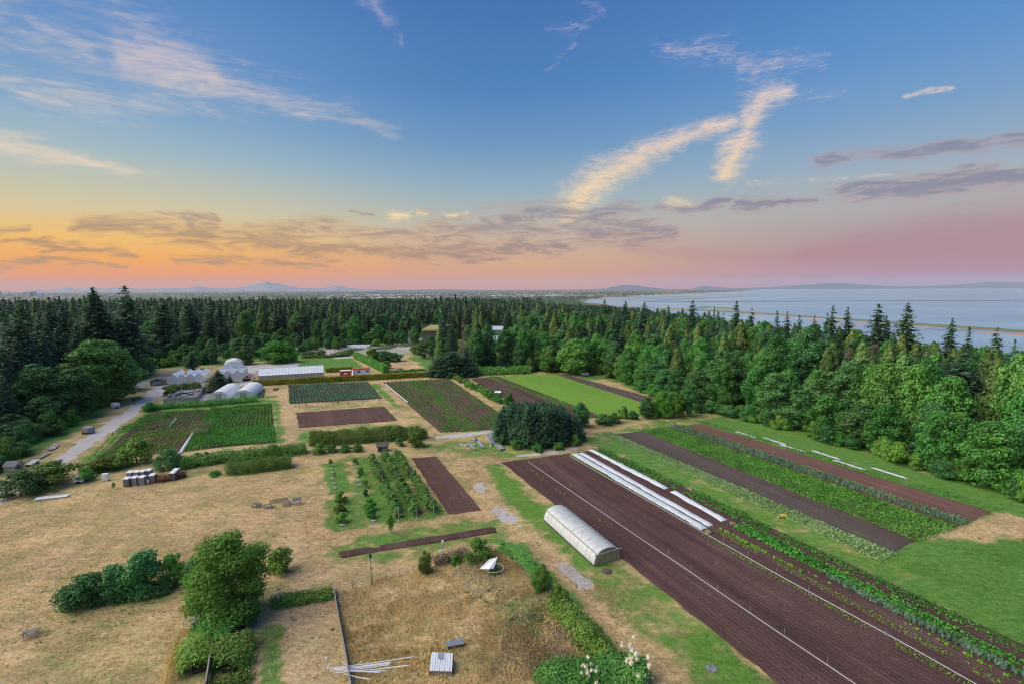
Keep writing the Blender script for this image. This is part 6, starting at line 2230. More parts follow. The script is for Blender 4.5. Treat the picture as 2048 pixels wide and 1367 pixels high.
MB().prism([(0, .4), (w_, .4), (w_, 1.9), (w_ - .3, 2.25), (.35, 2.25), (0, 1.5)], 0, 3.2).build('body', M_WHITE, o)
MB().box(w_ * .5, -.02, 1.5, w_ * .5, .05, .5).build('window', M_WIN, o)
MB().tube([(w_ * .5, -.05, .33), (w_ * .5, .2, .33)], .33, 10).build('wheel', M_BLACK, o)
MB().box(w_ * .9, 2.2, 2.45, .9, .9, .3).build('roof_vent', M_WHITE, o)
# white panels lying in the meadow
o = thing('panel_row', 'five white panels laid in a row on the dry meadow', 'panels', G(67, 1001), 0)
q = [G(67, 1001.5) - G(67, 1001), G(134, 994) - G(67, 1001), G(142, 988.5) - G(67, 1001), G(75, 995) - G(67, 1001)]
for i in range(5):
    a, c = i / 5 + .006, (i + 1) / 5 - .006
    pts = [q[0].lerp(q[1], a), q[0].lerp(q[1], c), q[3].lerp(q[2], c), q[3].lerp(q[2], a)]
    MB().add([p + Vector((0, 0, .12)) for p in pts] + [p + Vector((0, 0, .2)) for p in pts], [(0, 1, 2, 3), (4, 5, 6, 7), (0, 1, 5, 4), (1, 2, 6, 5), (2, 3, 7, 6), (3, 0, 4, 7)]).build('panel', M_STONE if i == 9 else M_PIPE, o)


# tall grey bins with white lids
def lidded_bin(px, py, lab, m=M_BINS, h=2.0):
    b = G(px, py)
    o = thing('lidded_bin', lab, 'bin', (b.x, b.y, 0), .12 + rnd.uniform(-.06, .06), 'grey bins with white lids')
    o.scale = (KS, KS, KS)
    MB().box(0, 0, h / 2, 1.28, 1.28, h).build('body', m, o)
    for z in (.55, 1.1, 1.65):
        MB().box(0, -.65, z * h / 2, 1.3, .05, .06).build('band', M_DGREY, o)
    MB().add([(-.72, -.72, h), (.72, -.72, h), (.72, .72, h), (-.72, .72, h), (-.6, -.6, h + .2), (.6, -.6, h + .2), (.6, .6, h + .26), (-.6, .6, h + .26)],
             [(0, 1, 5, 4), (1, 2, 6, 5), (2, 3, 7, 6), (3, 0, 4, 7), (4, 5, 6, 7), (0, 3, 2, 1)]).build('lid', M_WHITE, o)
    return o


for px, py, lab in [(256, 971, 'tall grey bin with white lid, leftmost of the front row'), (271, 969, 'tall grey bin with white lid, second of the front row'), (286, 968, 'tall grey bin with white lid, third of the front row'),
                    (306, 964, 'tall grey bin with white lid behind the reddish twigs'), (262, 958, 'grey bin with white lid, leftmost of the back row'), (275, 957, 'grey bin with white lid, second of the back row'),
                    (287, 956, 'grey bin with white lid, third of the back row'), (299, 954, 'grey bin with white lid, rightmost of the back row'),
                    (347, 959, 'dark grey bin with white lid, front one of the separate pair'), (353, 953, 'grey bin with white lid, back one of the separate pair')]:
    lidded_bin(px, py, lab, M_DGREY if px in (256, 347) else M_BINS)
o = thing('crate_rack', 'white three tier crate rack on the meadow left of the bins', 'rack', G(211, 960), .05)
o.scale = (KS, KS, KS)
for z in (.15, .7, 1.25, 1.8):
    MB().box(0, 0, z, 1.5, .9, .1).build('shelf', M_WHITE, o)
for x in (-.7, .7):
    for y in (-.4, .4):
        MB().box(x, y, .92, .1, .1, 1.75).build('post', M_WHITE, o)


# picnic tables
def picnic(px, py, rz, lab, tip=0., m=M_PURP):
    b = G(px, py)
    o = thing('picnic_table', lab, 'picnic table', (b.x, b.y, 0), rz)
    o.scale = (KS, KS, KS)
    for i in range(5):
        MB().box(0, -.33 + .165 * i, .76, 1.85, .145, .045).build('table_plank', m, o)
    for s_ in (-1, 1):
        for i in range(2):
            MB().box(0, s_ * (.68 + .16 * i), .45, 1.85, .14, .045).build('seat_plank', m, o)
        for k in (-1, 1):
            MB().beam((k * .65, s_ * .2, .73), (k * .65, s_ * .62, 0), .05, .10).build('leg', m, o)
    for k in (-1, 1):
        MB().box(k * .70, 0, .41, .05, 1.6, .09).build('seat_beam', m, o)
    if tip:
        o.rotation_euler = (tip, 0, rz)
        o.location.z = .34
    return o


picnic(62, 1270, .45, 'weathered picnic table alone in the dry meadow at bottom left')
picnic(513, 1012, -.35, 'dark picnic table, leftmost of the four by the straw bales', m=M_DGREY)
picnic(536, 1014, .25, 'grey violet picnic table, second of the four by the straw bales')
picnic(573, 1009, .05, 'grey violet picnic table just right of the straw bales')
picnic(594, 1007, .55, 'tilted picnic table, rightmost of the four by the straw bales', .5)
for i in range(5):
    b = G(543 + i * 7, 1004.5 - i * 1.0)
    o = thing('straw_bale', f"straw bale in the row behind the picnic tables, {['leftmost', 'second from left', 'middle one', 'second from right', 'rightmost'][i]}", 'straw bale', (b.x, b.y, 0), .2, 'straw bales in a row')
    o.scale = (KS, KS, KS)
    MB().box(0, 0, .24, 1.02, .5, .48).build('lower_half', M_STRAW, o)
    MB().box(.02, .01, .74, .95, .5, .48, .03).build('upper_half', M_STRAW, o)

# heap of planks, stones and a barrel by the spruces
for i, (pa, pb, w2) in enumerate([((972, 869), (999, 902), .45), ((975, 868), (1003, 901), .4), ((978, 868), (1006, 901), .35), ((973, 874), (983, 890), .25)]):
    o, w_ = frame_at('plank_stack', 'grey planks beside the spruce clump, ' + ['left stack of the long ones', 'middle stack of the long ones', 'right stack of the long ones', 'short one against a pink stone'][i], 'planks', pa, pb, 'planks lying by the spruce clump')
    for k in range(3):
        MB().box(w_ / 2 + rnd.uniform(-.2, .2), k * w2 * .8, .35 + .05 * k, w_ * rnd.uniform(.9, 1), w2 * .7, .07, 0, 0, -.02).build('plank', M_STEEL, o)
for i, (pa, pb) in enumerate([((936, 889), (948, 899)), ((940, 888), (950, 900)), ((937, 878), (956, 883)), ((953, 883), (963, 895)), ((956, 882), (967, 896))]):
    o, w_ = frame_at('plank', 'grey plank by the blue barrel, ' + ['nearest the pale stones', 'second by the pale stones', 'lying across toward the barrel', 'thin one in the grass', 'thick one in the grass'][i], 'plank', pa, pb, 'planks by the blue barrel')
    MB().box(w_ / 2, 0, .32, w_, .4, .1).box(w_ / 2, .3, .28, w_ * .92, .3, .08).build('board', M_STEEL, o)
o = thing('barrel', 'blue plastic barrel among planks by the spruce clump', 'barrel', G(952.5, 882))
o.scale = (KS, KS, KS)
MB().tube([(0, 0, 0), (0, 0, .1), (0, 0, .5), (0, 0, .9), (0, 0, 1.0)], [.36, .4, .43, .4, .34], 14).build('drum', M_BLUE, o)
MB().tube([(0, 0, 1.0), (0, 0, 1.05)], .3, 12).build('lid', M_BLUE, o)


def stone(px, py, r, lab, m=M_STONE, sq=.6, cat='stone', name='stone'):
    b = G(px, py)
    g = np.random.default_rng(int(px * 7 + py))
    bm = MB()
    n1, n2 = 8, 6
    for i in range(n2 + 1):
        for j in range(n1):
            th, ph = math.pi * i / n2, 2 * math.pi * j / n1
            k = r * g.uniform(.8, 1.15)
            bm.v.append((k * math.sin(th) * math.cos(ph), k * math.sin(th) * math.sin(ph), k * sq * math.cos(th) + r * sq * .6))
    for i in range(n2):
        for j in range(n1):
            bm.f.append((i * n1 + j, i * n1 + (j + 1) % n1, (i + 1) * n1 + (j + 1) % n1, (i + 1) * n1 + j))
    o = bm.build(name, m)
    o.location = (b.x, b.y, 0)
    return tag(o, lab, cat)


for px, py, r, lab in [(922, 889, .37, 'pale stone at the left end of the plank heap'), (926, 890, .31, 'pale stone, second at the plank heap'), (932, 891, .37, 'grey stone before the plank heap'), (937, 886, .27, 'pale stone behind the plank heap'),
                       (949, 889, .31, 'pinkish stone right of the short planks'), (982, 892, .34, 'pinkish flat stone under the leaning plank'), (869, 868, .37, 'grey stone at the corner of the striped field')]:
    stone(px, py, r, lab)
stone(1212, 1143, .6, 'small brown soil heap at the hoop house end', M_HEAP, .4, 'heap', 'soil_heap')
stone(1424, 1336, .5, 'grey ash heap on the lane near the bottom', M_BINS, .1, 'heap', 'ash_heap')
stone(1417, 1066, .55, 'heap of pulled weeds at the end of the white covers', M_HAYH, .6, 'heap', 'weed_heap')
stone(1466, 1048, .5, 'smaller heap of pulled weeds beside the grass lane', M_HAYH, .5, 'heap', 'weed_heap')
stone(655, 694, 2.2, 'big pale stone heap beside the nursery beds', M_STONE, .75, 'heap', 'stone_heap')
stone(800, 741, 1.5, 'dark blue tarp covered heap on the dry mound', M_DGREY, .5, 'heap', 'covered_heap')
stone(394, 909, .4, 'black tyre heap below the garden, left one', M_BLACK, .8, 'tyres', 'tyre_heap')
stone(413, 908, .45, 'black tyre heap below the garden, right one', M_BLACK, .8, 'tyres', 'tyre_heap')

# wooden hut in the long hedge, ladder, orchard posts
o, w_ = frame_at('wooden_hut', 'small dark wooden hut under the long rounded hedge', 'hut', (756, 903), (776, 901))
MB().box(w_ / 2, 1., .8, w_, 1.8, 1.6).build('wall', M_DWOOD, o)
MB().add([(-.3, -.5, 1.55), (w_ + .3, -.5, 1.55), (w_ + .3, 2.2, 2.2), (-.3, 2.2, 2.2), (-.3, -.5, 1.65), (w_ + .3, -.5, 1.65), (w_ + .3, 2.2, 2.3), (-.3, 2.2, 2.3)], [(3, 2, 1, 0), (4, 5, 6, 7), (0, 1, 5, 4), (1, 2, 6, 5), (2, 3, 7, 6), (3, 0, 4, 7)]).build('roof', M_DWOOD, o)
MB().box(w_ * .7, .05, .75, w_ * .4, .1, 1.4).build('door', M_PURP, o)
o = thing('ladder', 'pale stepladder beside the first trellis row', 'ladder', G(753.5, 926), .1)
o.scale = (KS, KS, KS)
for s_ in (-.25, .25):
    MB().beam((s_, 0, 0), (s_ * .8, .3, 2.3), .06, .05).build('rail', M_PIPE, o)
    MB().beam((s_, .9, 0), (s_ * .8, .33, 2.3), .05, .04).build('rail', M_PIPE, o)
for k in range(7):
    MB().box(0, .04 * k, .3 + .29 * k, .48, .12, .05).build('step', M_PIPE, o)
for i, (px, py) in enumerate([(742, 923), (760, 964), (765, 967), (798, 1040), (767, 914), (779, 925), (793, 961), (797, 965), (833, 1034), (791, 911), (805, 925), (822, 958), (826, 961), (868, 1031), (782, 994)]):
    b = G(px, py)
    o = MB().tube([(0, 0, -.3), (0, 0, 1.75)], .06, 7).build('trellis_post', M_WOOD)
    o.location = (b.x, b.y, 0)
    row_ = 'first' if i < 4 or i == 14 else 'second' if i < 9 else 'third'
    tag(o, f"grey wooden post of the {row_} trellis row, {'far end' if i in (0, 4, 9) else 'near end' if i in (3, 8, 13) else 'partway along its far half' if i in (5, 10) else 'partway along its near half' if i == 14 else 'before the gap' if i in (1, 6, 11) else 'after the gap'}", 'post', 'trellis posts in the orchard')
for i, (px, py) in enumerate([(662, 937), (664, 945), (664, 957), (667, 967), (669, 976), (709, 928), (711, 934), (714, 952), (717, 962), (719, 970), (746, 1042), (684, 1050)]):
    b = G(px, py)
    o = MB().box(0, 0, .12, .75, .42, .1).build('mulch_mat', M_GREY)
    o.location = (b.x, b.y, 0)
    row_ = 'left' if i < 5 or i == 11 else 'second'
    tag(o, f"flat grey mat in the {row_} orchard row, {['farthest', 'second', 'third', 'fourth', 'fifth', 'farthest', 'second', 'third', 'fourth', 'fifth', 'at its near end', 'at its near end'][i]}", 'mat', 'grey mats in the orchard rows')
for i, (px, py) in enumerate([(842, 932), (859, 932), (876, 931), (864, 985), (878, 984), (916, 980), (901, 1010)]):
    b = G(px, py)
    o = MB().box(0, 0, .3, .04, .04, .6).build('marker_stake', M_SIGN)
    o.location = (b.x, b.y, 0)
    tag(o, f"orange marker stake in the reddish plot, {['far left', 'far middle', 'far right', 'middle left', 'second in the middle', 'middle right', 'nearest'][i]}", 'stake', 'orange stakes in the reddish plot')
for i, (px, py, tp) in enumerate([(599, 816, 799), (634, 813, 795), (666, 811, 795), (697, 809, 793), (725, 807, 790), (755, 807, 793), (760, 805, 791)]):
    b = G(px, py)
    h_ = hat(b, tp)
    o = MB().tube([(0, 0, -.2), (.5 if i > 4 else 0, 0, h_)], .07, 6).build('bean_pole', M_WOOD)
    o.location = (b.x, b.y, 0)
    tag(o, f"tall wooden pole of the bean row, {['leftmost', 'second from left', 'third from left', 'middle right', 'third from right', 'leaning one', 'rightmost leaning one'][i]}", 'pole', 'poles of the bean row')

# irrigation pipes with their risers
for pts, rs, lab in [([(1057, 922), (1710, 1367)], [(1228, 1015), (1337, 1110), (1382, 1146), (1435, 1184), (1500, 1226), (1568, 1272), (1655, 1330), (1140, 976)], 'long white irrigation pipe through the middle of the dark field'),
                     ([(1141, 911), (1401, 1061), (1953, 1367)], [(1447, 1084), (1496, 1112), (1552, 1148), (1616, 1184), (1688, 1224), (1771, 1272), (1868, 1330), (1300, 1003)], 'long white irrigation pipe along the white covers and lettuce rows')]:
    W = [G(*p, .24) for p in pts]
    W[-1] = W[-2] + (W[-1] - W[-2]) * 1.35
    root = thing('irrigation_pipe', lab, 'pipe', W[0])
    n = 24 * (len(W) - 1)
    pp = []
    for i in range(n + 1):
        s_ = i / n * (len(W) - 1)
        k = min(int(s_), len(W) - 2)
        p = W[k].lerp(W[k + 1], s_ - k) - W[0]
        pp.append(p + Vector(((vnoise(i * 1., 0., 3, 5) - .5) * .25, 0, (vnoise(i * 1., 9., 2, 5) - .5) * .03)))
    MB().tube(pp, .032, 6).build('tube', M_GREYP, root)
    for px, py in rs:
        p = G(px, py) - W[0]
        MB().tube([(p.x, p.y, -.24), (p.x, p.y, .62)], .016, 5).build('riser', M_STEEL, root)
W = [G(771, 767, .3), G(816, 804, .3)]
MB().tube(W, .13, 6).build('irrigation_pipe', M_PIPE)
tag(bpy.data.objects['irrigation_pipe.002'] if 'irrigation_pipe.002' in bpy.data.objects else bpy.data.objects['irrigation_pipe'], 'white pipe along the left edge of the striped field', 'pipe')


# white row covers
def row_cover(q, label, h=.22, m=None, name='row_cover', cat='row cover', torn=.0, group=None):
    Q = quadW(q)
    ln = (Q[3] - Q[0]).length
    nu, nv = 8, max(20, int(ln * 2.2))
    u, v = np.meshgrid(np.linspace(0, 1, nu + 1), np.linspace(0, 1, nv + 1))
    B = bil(Q, u, v)
    wob = (vnoise(v * ln, u * 0, 1.7, 4) - .5) * torn
    W0 = bil(Q, u + np.where((u < .01) | (u > .99), wob * 2 * (u - .5), 0), v)
    z = .10 + h * np.sin(np.pi * u) ** .5 * (1 + (vnoise(v * ln, u * 3, 1.1, 7) - .5) * .5) * np.clip(np.minimum(v, 1 - v) * ln / .5, 0, 1)
    W0[..., 2] = z + (vnoise(W0[..., 0], W0[..., 1], .5, 8) - .5) * .06
    ii = np.arange((nu + 1) * (nv + 1)).reshape(nv + 1, nu + 1)
    F = np.stack([ii[:-1, :-1], ii[:-1, 1:], ii[1:, 1:], ii[1:, :-1]], -1).reshape(-1, 4)
    return tag(link(name, mesh_np(name, W0.reshape(-1, 3), F, m or M_COVER, True)), label, cat, group)


row_cover([(1140, 908), (1154, 906), (1416, 1056), (1402, 1060)], 'white fabric row cover, left of the long pair on the dark field', torn=.08)
row_cover([(1156, 906), (1166, 904.5), (1427, 1050), (1417, 1054)], 'white fabric row cover, right of the long pair on the dark field', torn=.08)
row_cover([(1176, 900), (1185, 899), (1338, 976), (1328, 979)], 'wrinkled white row cover, far piece beside the green rows', .28, torn=.30)
row_cover([(1339, 984), (1349, 981), (1454, 1040), (1443, 1043)], 'wrinkled white row cover, near piece beyond the torn gap', .28, torn=.30)
row_cover([(388, 860), (393, 859.5), (366, 905), (355, 908)], 'white row cover in the left vegetable garden', .3, torn=.1)
row_cover([(351, 836), (355, 836), (342, 852), (337, 853)], 'short bluish grey cover at the back of the garden', .2, M_STEEL)
for i, (a, b_) in enumerate([((1470, 863), (1514, 876)), ((1524, 875), (1574, 890)), ((1559, 889), (1612, 905)), ((1623, 901), (1682, 920)), ((1665, 920), (1733, 941)), ((1741, 935), (1816, 958))]):
    A, B = G(*a), G(*b_)
    d = (B - A).normalized()
    nrm = Vector((-d.y, d.x, 0)) * .24
    q = [P(A - nrm), P(A + nrm), P(B + nrm), P(B - nrm)]
    row_cover(q, f"low white tunnel along the right grass edge, {['farthest', 'second farthest', 'third farthest', 'third nearest', 'second nearest', 'nearest'][i]}", .2, M_TUN, 'row_tunnel', 'row tunnel', group='low white tunnels along the grass edge')

# wheelbarrow
o = thing('wheelbarrow', 'yellow wheelbarrow on the edge of the pale green strip', 'wheelbarrow', G(1567, 1035), .3)
o.scale = (KS, KS, KS)
MB().add([(-.45, -.3, .35), (.35, -.3, .35), (.35, .3, .35), (-.45, .3, .35), (-.7, -.42, .72), (.55, -.42, .72), (.55, .42, .72), (-.7, .42, .72)], [(0, 1, 2, 3), (0, 1, 5, 4), (1, 2, 6, 5), (2, 3, 7, 6), (3, 0, 4, 7), (4, 5, 6, 7)]).build('tray', M_YELP, o)
MB().tube([(-.85, -.05, .2), (-.85, .05, .2)], .2, 12).build('wheel', M_BLACK, o)
for s_ in (-.28, .28):
    MB().beam((-.85, s_ * .3, .22), (1.0, s_ * 1.1, .55), .05, .05).build('handle', M_WOOD, o)
    MB().beam((.35, s_, .4), (.45, s_, 0), .04, .04).build('leg', M_STEEL, o)


# huts by the right wood
def lean_shed(pa, pb, h, lab, dep=2.4, m=M_GREY):
    o, w_ = frame_at('field_shed', lab, 'shed', pa, pb, None)
    MB().box(w_ / 2, dep / 2, h / 2, w_ * .84, dep, h).build('wall', m, o)
    pts = [(-.3, -.5, h + .05), (w_ + .3, -.5, h + .05), (w_ + .3, dep + .3, h + .55), (-.3, dep + .3, h + .55)]
    for k in range(5):
        a, c = k / 5 + .008, (k + 1) / 5 - .008
        A_, B_, C_, D_ = Vector(pts[0]).lerp(Vector(pts[1]), a), Vector(pts[0]).lerp(Vector(pts[1]), c), Vector(pts[3]).lerp(Vector(pts[2]), c), Vector(pts[3]).lerp(Vector(pts[2]), a)
        up = Vector((0, 0, .07))
        MB().add([A_, B_, C_, D_, A_ + up, B_ + up, C_ + up, D_ + up], [(3, 2, 1, 0), (4, 5, 6, 7), (0, 1, 5, 4), (1, 2, 6, 5), (2, 3, 7, 6), (3, 0, 4, 7)]).build('roof_sheet', M_ROOF, o)
    MB().box(w_ * .4, -.03, h * .45, w_ * .3, .05, h * .8).build('door', M_DGREY, o)
    return o


lean_shed((1296, 778), (1310, 780), 2.0, 'small field shed with a pale flat roof, left of the two by the wood')
lean_shed((1318, 784.5), (1332, 787), 2.0, 'small field shed with a pale flat roof, right of the two by the wood', m=M_GREEN)
o, w_ = frame_at('field_hut', 'low grey hut with a pitched roof on the far grass', 'hut', (1163, 752), (1177, 752))
MB().box(w_ / 2, 1.2, .6, w_, 2.4, 1.2).build('wall', M_DWOOD, o)
MB().add([(-.3, -.3, 1.0), (w_ + .3, -.3, 1.0), (w_ + .1, 1.2, 2.0), (-.1, 1.2, 2.0)], [(0, 1, 2, 3)]).build('roof', M_ROOF2, o)
MB().add([(-.3, 2.7, 1.0), (w_ + .3, 2.7, 1.0), (w_ + .1, 1.2, 2.0), (-.1, 1.2, 2.0)], [(0, 1, 2, 3)]).build('roof', M_ROOF2, o)
o, w_ = frame_at('board_table', 'white board on short posts beside the hedgerow', 'table', (989, 788), (1002, 788))
MB().box(w_ / 2, .6, 1.1, w_, 2.4, .1, 0, .2).build('top', M_WHITE, o)
for x in (.15, .85):
    MB().box(w_ * x, .4, .5, .12, .12, 1.0).build('leg', M_WOOD, o)
b = G(958, 768)
o = MB().tube([(0, 0, -.2), (0, 0, 2.6)], .08, 6).box(0, 0, 2.6, .6, .08, .08).build('pole', M_WOOD)
o.location = (b.x, b.y, 0)
tag(o, 'slim wooden pole standing in the dark strip behind the hedgerow', 'pole')


# instrument masts
def mast(px, py, top, lab, kind):
    b = G(px, py)
    h_ = hat(b, top)
    o = thing('instrument_mast', lab, 'mast', (b.x, b.y, 0), .2)
    MB().tube([(0, 0, -.2), (0, 0, h_)], .035, 7).build('pole', M_BLACK if kind == 0 else M_DGREY, o)
    if kind == 0:
        MB().box(0, 0, h_ - .05, .26, .22, .3).build('camera_box', M_BLACK, o)
        MB().box(.19, 0, h_ - .14, .15, .15, .16).build('sensor', M_WHITE, o)
        MB().box(.15, 0, h_ * .83, .22, .1, .1).build('bracket', M_WHITE, o)
        MB().box(.1, 0, h_ * .55, .16, .1, .12).build('junction_box', M_DGREY, o)
    else:
        MB().tube([(0, 0, h_ - .32), (0, 0, h_)], .12, 10).build('radiation_shield', M_WHITE, o)
        MB().tube([(0, 0, h_ - .72), (0, 0, h_ - .44)], .13, 10).build('radiation_shield', M_STEEL, o)
        MB().beam((-.45, 0, h_ * .55), (.35, 0, h_ * .55), .07, .07).build('cross_arm', M_WHITE, o)
        MB().box(-.3, 0, h_ * .50, .35, .2, .2).build('junction_box', M_WHITE, o)


mast(743, 1169, 1108, 'slim black mast with a black box on top by the wire fence', 0)
mast(886, 1122, 1079, 'mast with white weather instruments beside the round bush', 1)

# tilted white panel over a wire ring
o = thing('tilted_reflector', 'tilted white folded panel above a ring of weeds', 'panel', G(985, 1150))
H_ = lambda px, py, y: (lambda d: Vector((d.x / d.y * y, y, CAMH + d.z / d.y * y)))(CAMROT @ Vector(((px - 1024) / 1024, (683.5 - py) / 1024, -1)))
y0 = G(985, 1150).y
loc = Vector(o.location)
TL, TR_, BLp, BRp, MID = H_(979, 1117, y0 + 1.6) - loc, H_(995, 1113.5, y0 + .9) - loc, H_(960, 1136, y0 + .2) - loc, H_(988, 1135, y0 - .3) - loc, H_(978, 1137, y0 - .6) - loc
for nm, tri in (('upper_face', [BLp, TR_, TL]), ('lower_face', [BLp, MID, BRp, TR_])):
    nvec = (tri[1] - tri[0]).cross(tri[2] - tri[0]).normalized() * .03
    n = len(tri)
    MB().add([p - nvec for p in tri] + [p + nvec for p in tri], [tuple(range(n)), tuple(reversed(range(n, 2 * n)))] + [(i, (i + 1) % n, (i + 1) % n + n, i + n) for i in range(n)]).build(nm, M_GREYP if nm == 'upper_face' else M_PIPE, o)
MB().tube([BLp + Vector((0, 0, .05)), TR_ + Vector((0, 0, .05))], .035, 6).build('spine', M_WHITE, o)
for p in (BLp, BRp, MID):
    MB().tube([p, Vector((p.x, p.y, 0))], .03, 5).build('support', M_STEEL, o)
o = thing('wire_ring', 'curved white wire hoop around the weeds under the tilted panel', 'hoop', G(988, 1143))
MB().tube([(1.15 * math.cos(a), 1.15 * math.sin(a) * .9, .55) for a in np.linspace(0, 6.283, 22)], .035, 5, False).build('rim', M_WHITE, o)
for k in range(6):
    MB().tube([(1.15 * math.cos(k), 1.03 * math.sin(k), 0), (1.15 * math.cos(k), 1.03 * math.sin(k), .55)], .02, 4).build('leg', M_STEEL, o)
at('bush', 988, 1146, 1131, 30, 'weeds growing through the white wire hoop')

# tin roofed shelter, bench, bundle of pipes
o, w_ = frame_at('tin_shelter', 'low shelter with a white corrugated roof in the tall dry grass', 'shelter', (860, 1346), (902, 1346))
A_, B_, C_, D_ = G(859, 1341, .42), G(904, 1342, .42), G(906, 1306, .8), G(863, 1304, .8)
inv = o.matrix_basis.inverted()
A_, B_, C_, D_ = [inv @ p for p in (A_, B_, C_, D_)]
for i in range(9):
    a, c = i / 9 + .006, (i + 1) / 9 - .006
    pts = [A_.lerp(B_, a), A_.lerp(B_, c), D_.lerp(C_, c), D_.lerp(C_, a)]
    up = Vector((0, 0, .05 + .03 * (i % 2)))
    MB().add(pts + [p + up for p in pts], [(3, 2, 1, 0), (4, 5, 6, 7), (0, 1, 5, 4), (1, 2, 6, 5), (2, 3, 7, 6), (3, 0, 4, 7)]).build('roof_sheet', M_ROOF, o)
for p in (A_, B_, C_, D_):
    MB().beam((p.x, p.y, 0), (p.x, p.y, p.z - .03), .1, .1).build('post', M_DWOOD, o)
for p, q_ in ((A_, B_), (B_, C_), (D_, A_)):
    MB().add([(p.x, p.y, 0), (q_.x, q_.y, 0), (q_.x, q_.y, q_.z - .04), (p.x, p.y, p.z - .04)], [(0, 1, 2, 3)]).build('wall', M_PURP, o)
pm = D_.lerp(C_, .32)
pts = [pm.lerp(A_.lerp(B_, .32), 0.02), D_.lerp(C_, .58).lerp(A_.lerp(B_, .58), .02), D_.lerp(C_, .58).lerp(A_.lerp(B_, .58), .42), pm.lerp(A_.lerp(B_, .32), .38)]
MB().add([p + Vector((0, 0, .12)) for p in pts], [(0, 1, 2, 3)]).build('mesh_patch', M_ROOF2, o)
o, w_ = frame_at('slatted_bench', 'grey slatted bench in the tall dry grass behind the tin shelter', 'bench', (894, 1300), (928, 1294))
for i in range(5):
    MB().box(w_ / 2, .12 + .21 * i, .55 + .02 * i, w_, .18, .05).build('slat', M_ROOF2, o)
for x in (.1, .9):
    MB().box(w_ * x, .5, .26, .09, .9, .5).build('leg', M_DWOOD, o)
PI_ = [((654, 1337), (870, 1310)), ((660, 1339), (780, 1325)), ((668, 1336), (782, 1323)), ((672, 1341), (778, 1328)), ((667, 1345), (818, 1329)), ((690, 1342), (815, 1330)), ((700, 1341), (772, 1340)), ((675, 1338), (760, 1343)), ((688, 1346), (740, 1357)), ((683, 1321), (700, 1332))]
PI_[0] = ((654, 1336), (828, 1312))
for i, (a, b_) in enumerate(PI_):
    p, q_ = G(*a, .55 + .03 * i), G(*b_, .55)
    oo = MB().tube([p - p, (q_ - p) * .5 + Vector((0, 0, -.06)), q_ - p], .04, 6).build('white_pipe', M_PIPE)
    oo.location = p
    tag(oo, 'long white pipe on the dry grass, ' + ['longest and rearmost of the bundle', 'short one under the longest', 'second from the rear of the bundle', 'in the middle of the bundle', 'long front one of the bundle', 'just behind the long front one', 'lowest in the bundle', 'crossing the bundle', 'lying apart in front', 'leaning on the fence behind'][i], 'pipe', 'white pipes lying on the dry grass')
p = G(653, 1337)
oo = MB().tube([(0, 0, 0), (0, 0, 1.0)], .04, 6).box(0, 0, 1.05, .14, .14, .16).build('capped_stake', M_WHITE)
oo.location = p
tag(oo, 'white stake at the left end of the pipe bundle', 'stake')
oo = stone(703, 1364, .25, 'bluish bag at the foot of the plank fence', M_LBLUE, .7, 'bag', 'bag')


# fences
def board_fence(pts, h_, lab, posts, m=M_WOOD):
    W = [G(*p) for p in pts]
    W[-1] = W[-2] + (W[-1] - W[-2]) * 1.2
    o = thing('board_fence', lab, 'fence', W[0])
    tot = sum((W[i + 1] - W[i]).length for i in range(len(W) - 1))
    for i in range(len(W) - 1):
        a, b_ = W[i] - W[0], W[i + 1] - W[0]
        L = (b_ - a).length
        nb = max(1, int(L / .34))
        for k in range(nb):
            p, q_ = a.lerp(b_, k / nb + .02 / nb), a.lerp(b_, (k + 1) / nb - .04 / nb)
            hh_ = h_ + rnd.uniform(-.05, .05)
            MB().beam(p + Vector((0, 0, hh_ / 2)), q_ + Vector((0, 0, hh_ / 2)), .04, hh_).build('board', m, o)
        MB().beam(a + Vector((0, 0, h_ + .09)), b_ + Vector((0, 0, h_ + .07)), .12, .05).build('cap_rail', m, o)
    return o


board_fence([(667, 1178), (672, 1215), (682, 1270), (692, 1325), (700, 1375)], .72, 'grey plank fence along the left side of the tall grass plot', 8)
board_fence([(426, 1290), (422, 1325), (414, 1375)], .95, 'narrow grey fence rail running down through the brambles', 4)
W = [G(*p) for p in [(600, 1203), (664, 1182), (745, 1168), (800, 1153), (852, 1140), (905, 1122)]]
o = thing('wire_fence', 'thin wire fence on slim posts along the top of the plot', 'fence', W[0])
for i in range(len(W) - 1):
    n = 2
    for k in range(n):
        p = W[i].lerp(W[i + 1], k / n) - W[0]
        MB().tube([(p.x, p.y, 0), (p.x, p.y, 1.0)], .025, 5).build('post', M_DWOOD, o)
    for z in (.25, .6, .95):
        MB().tube([W[i] - W[0] + Vector((0, 0, z)), W[i + 1] - W[0] + Vector((0, 0, z))], .010, 4).build('wire', M_DGREY, o)

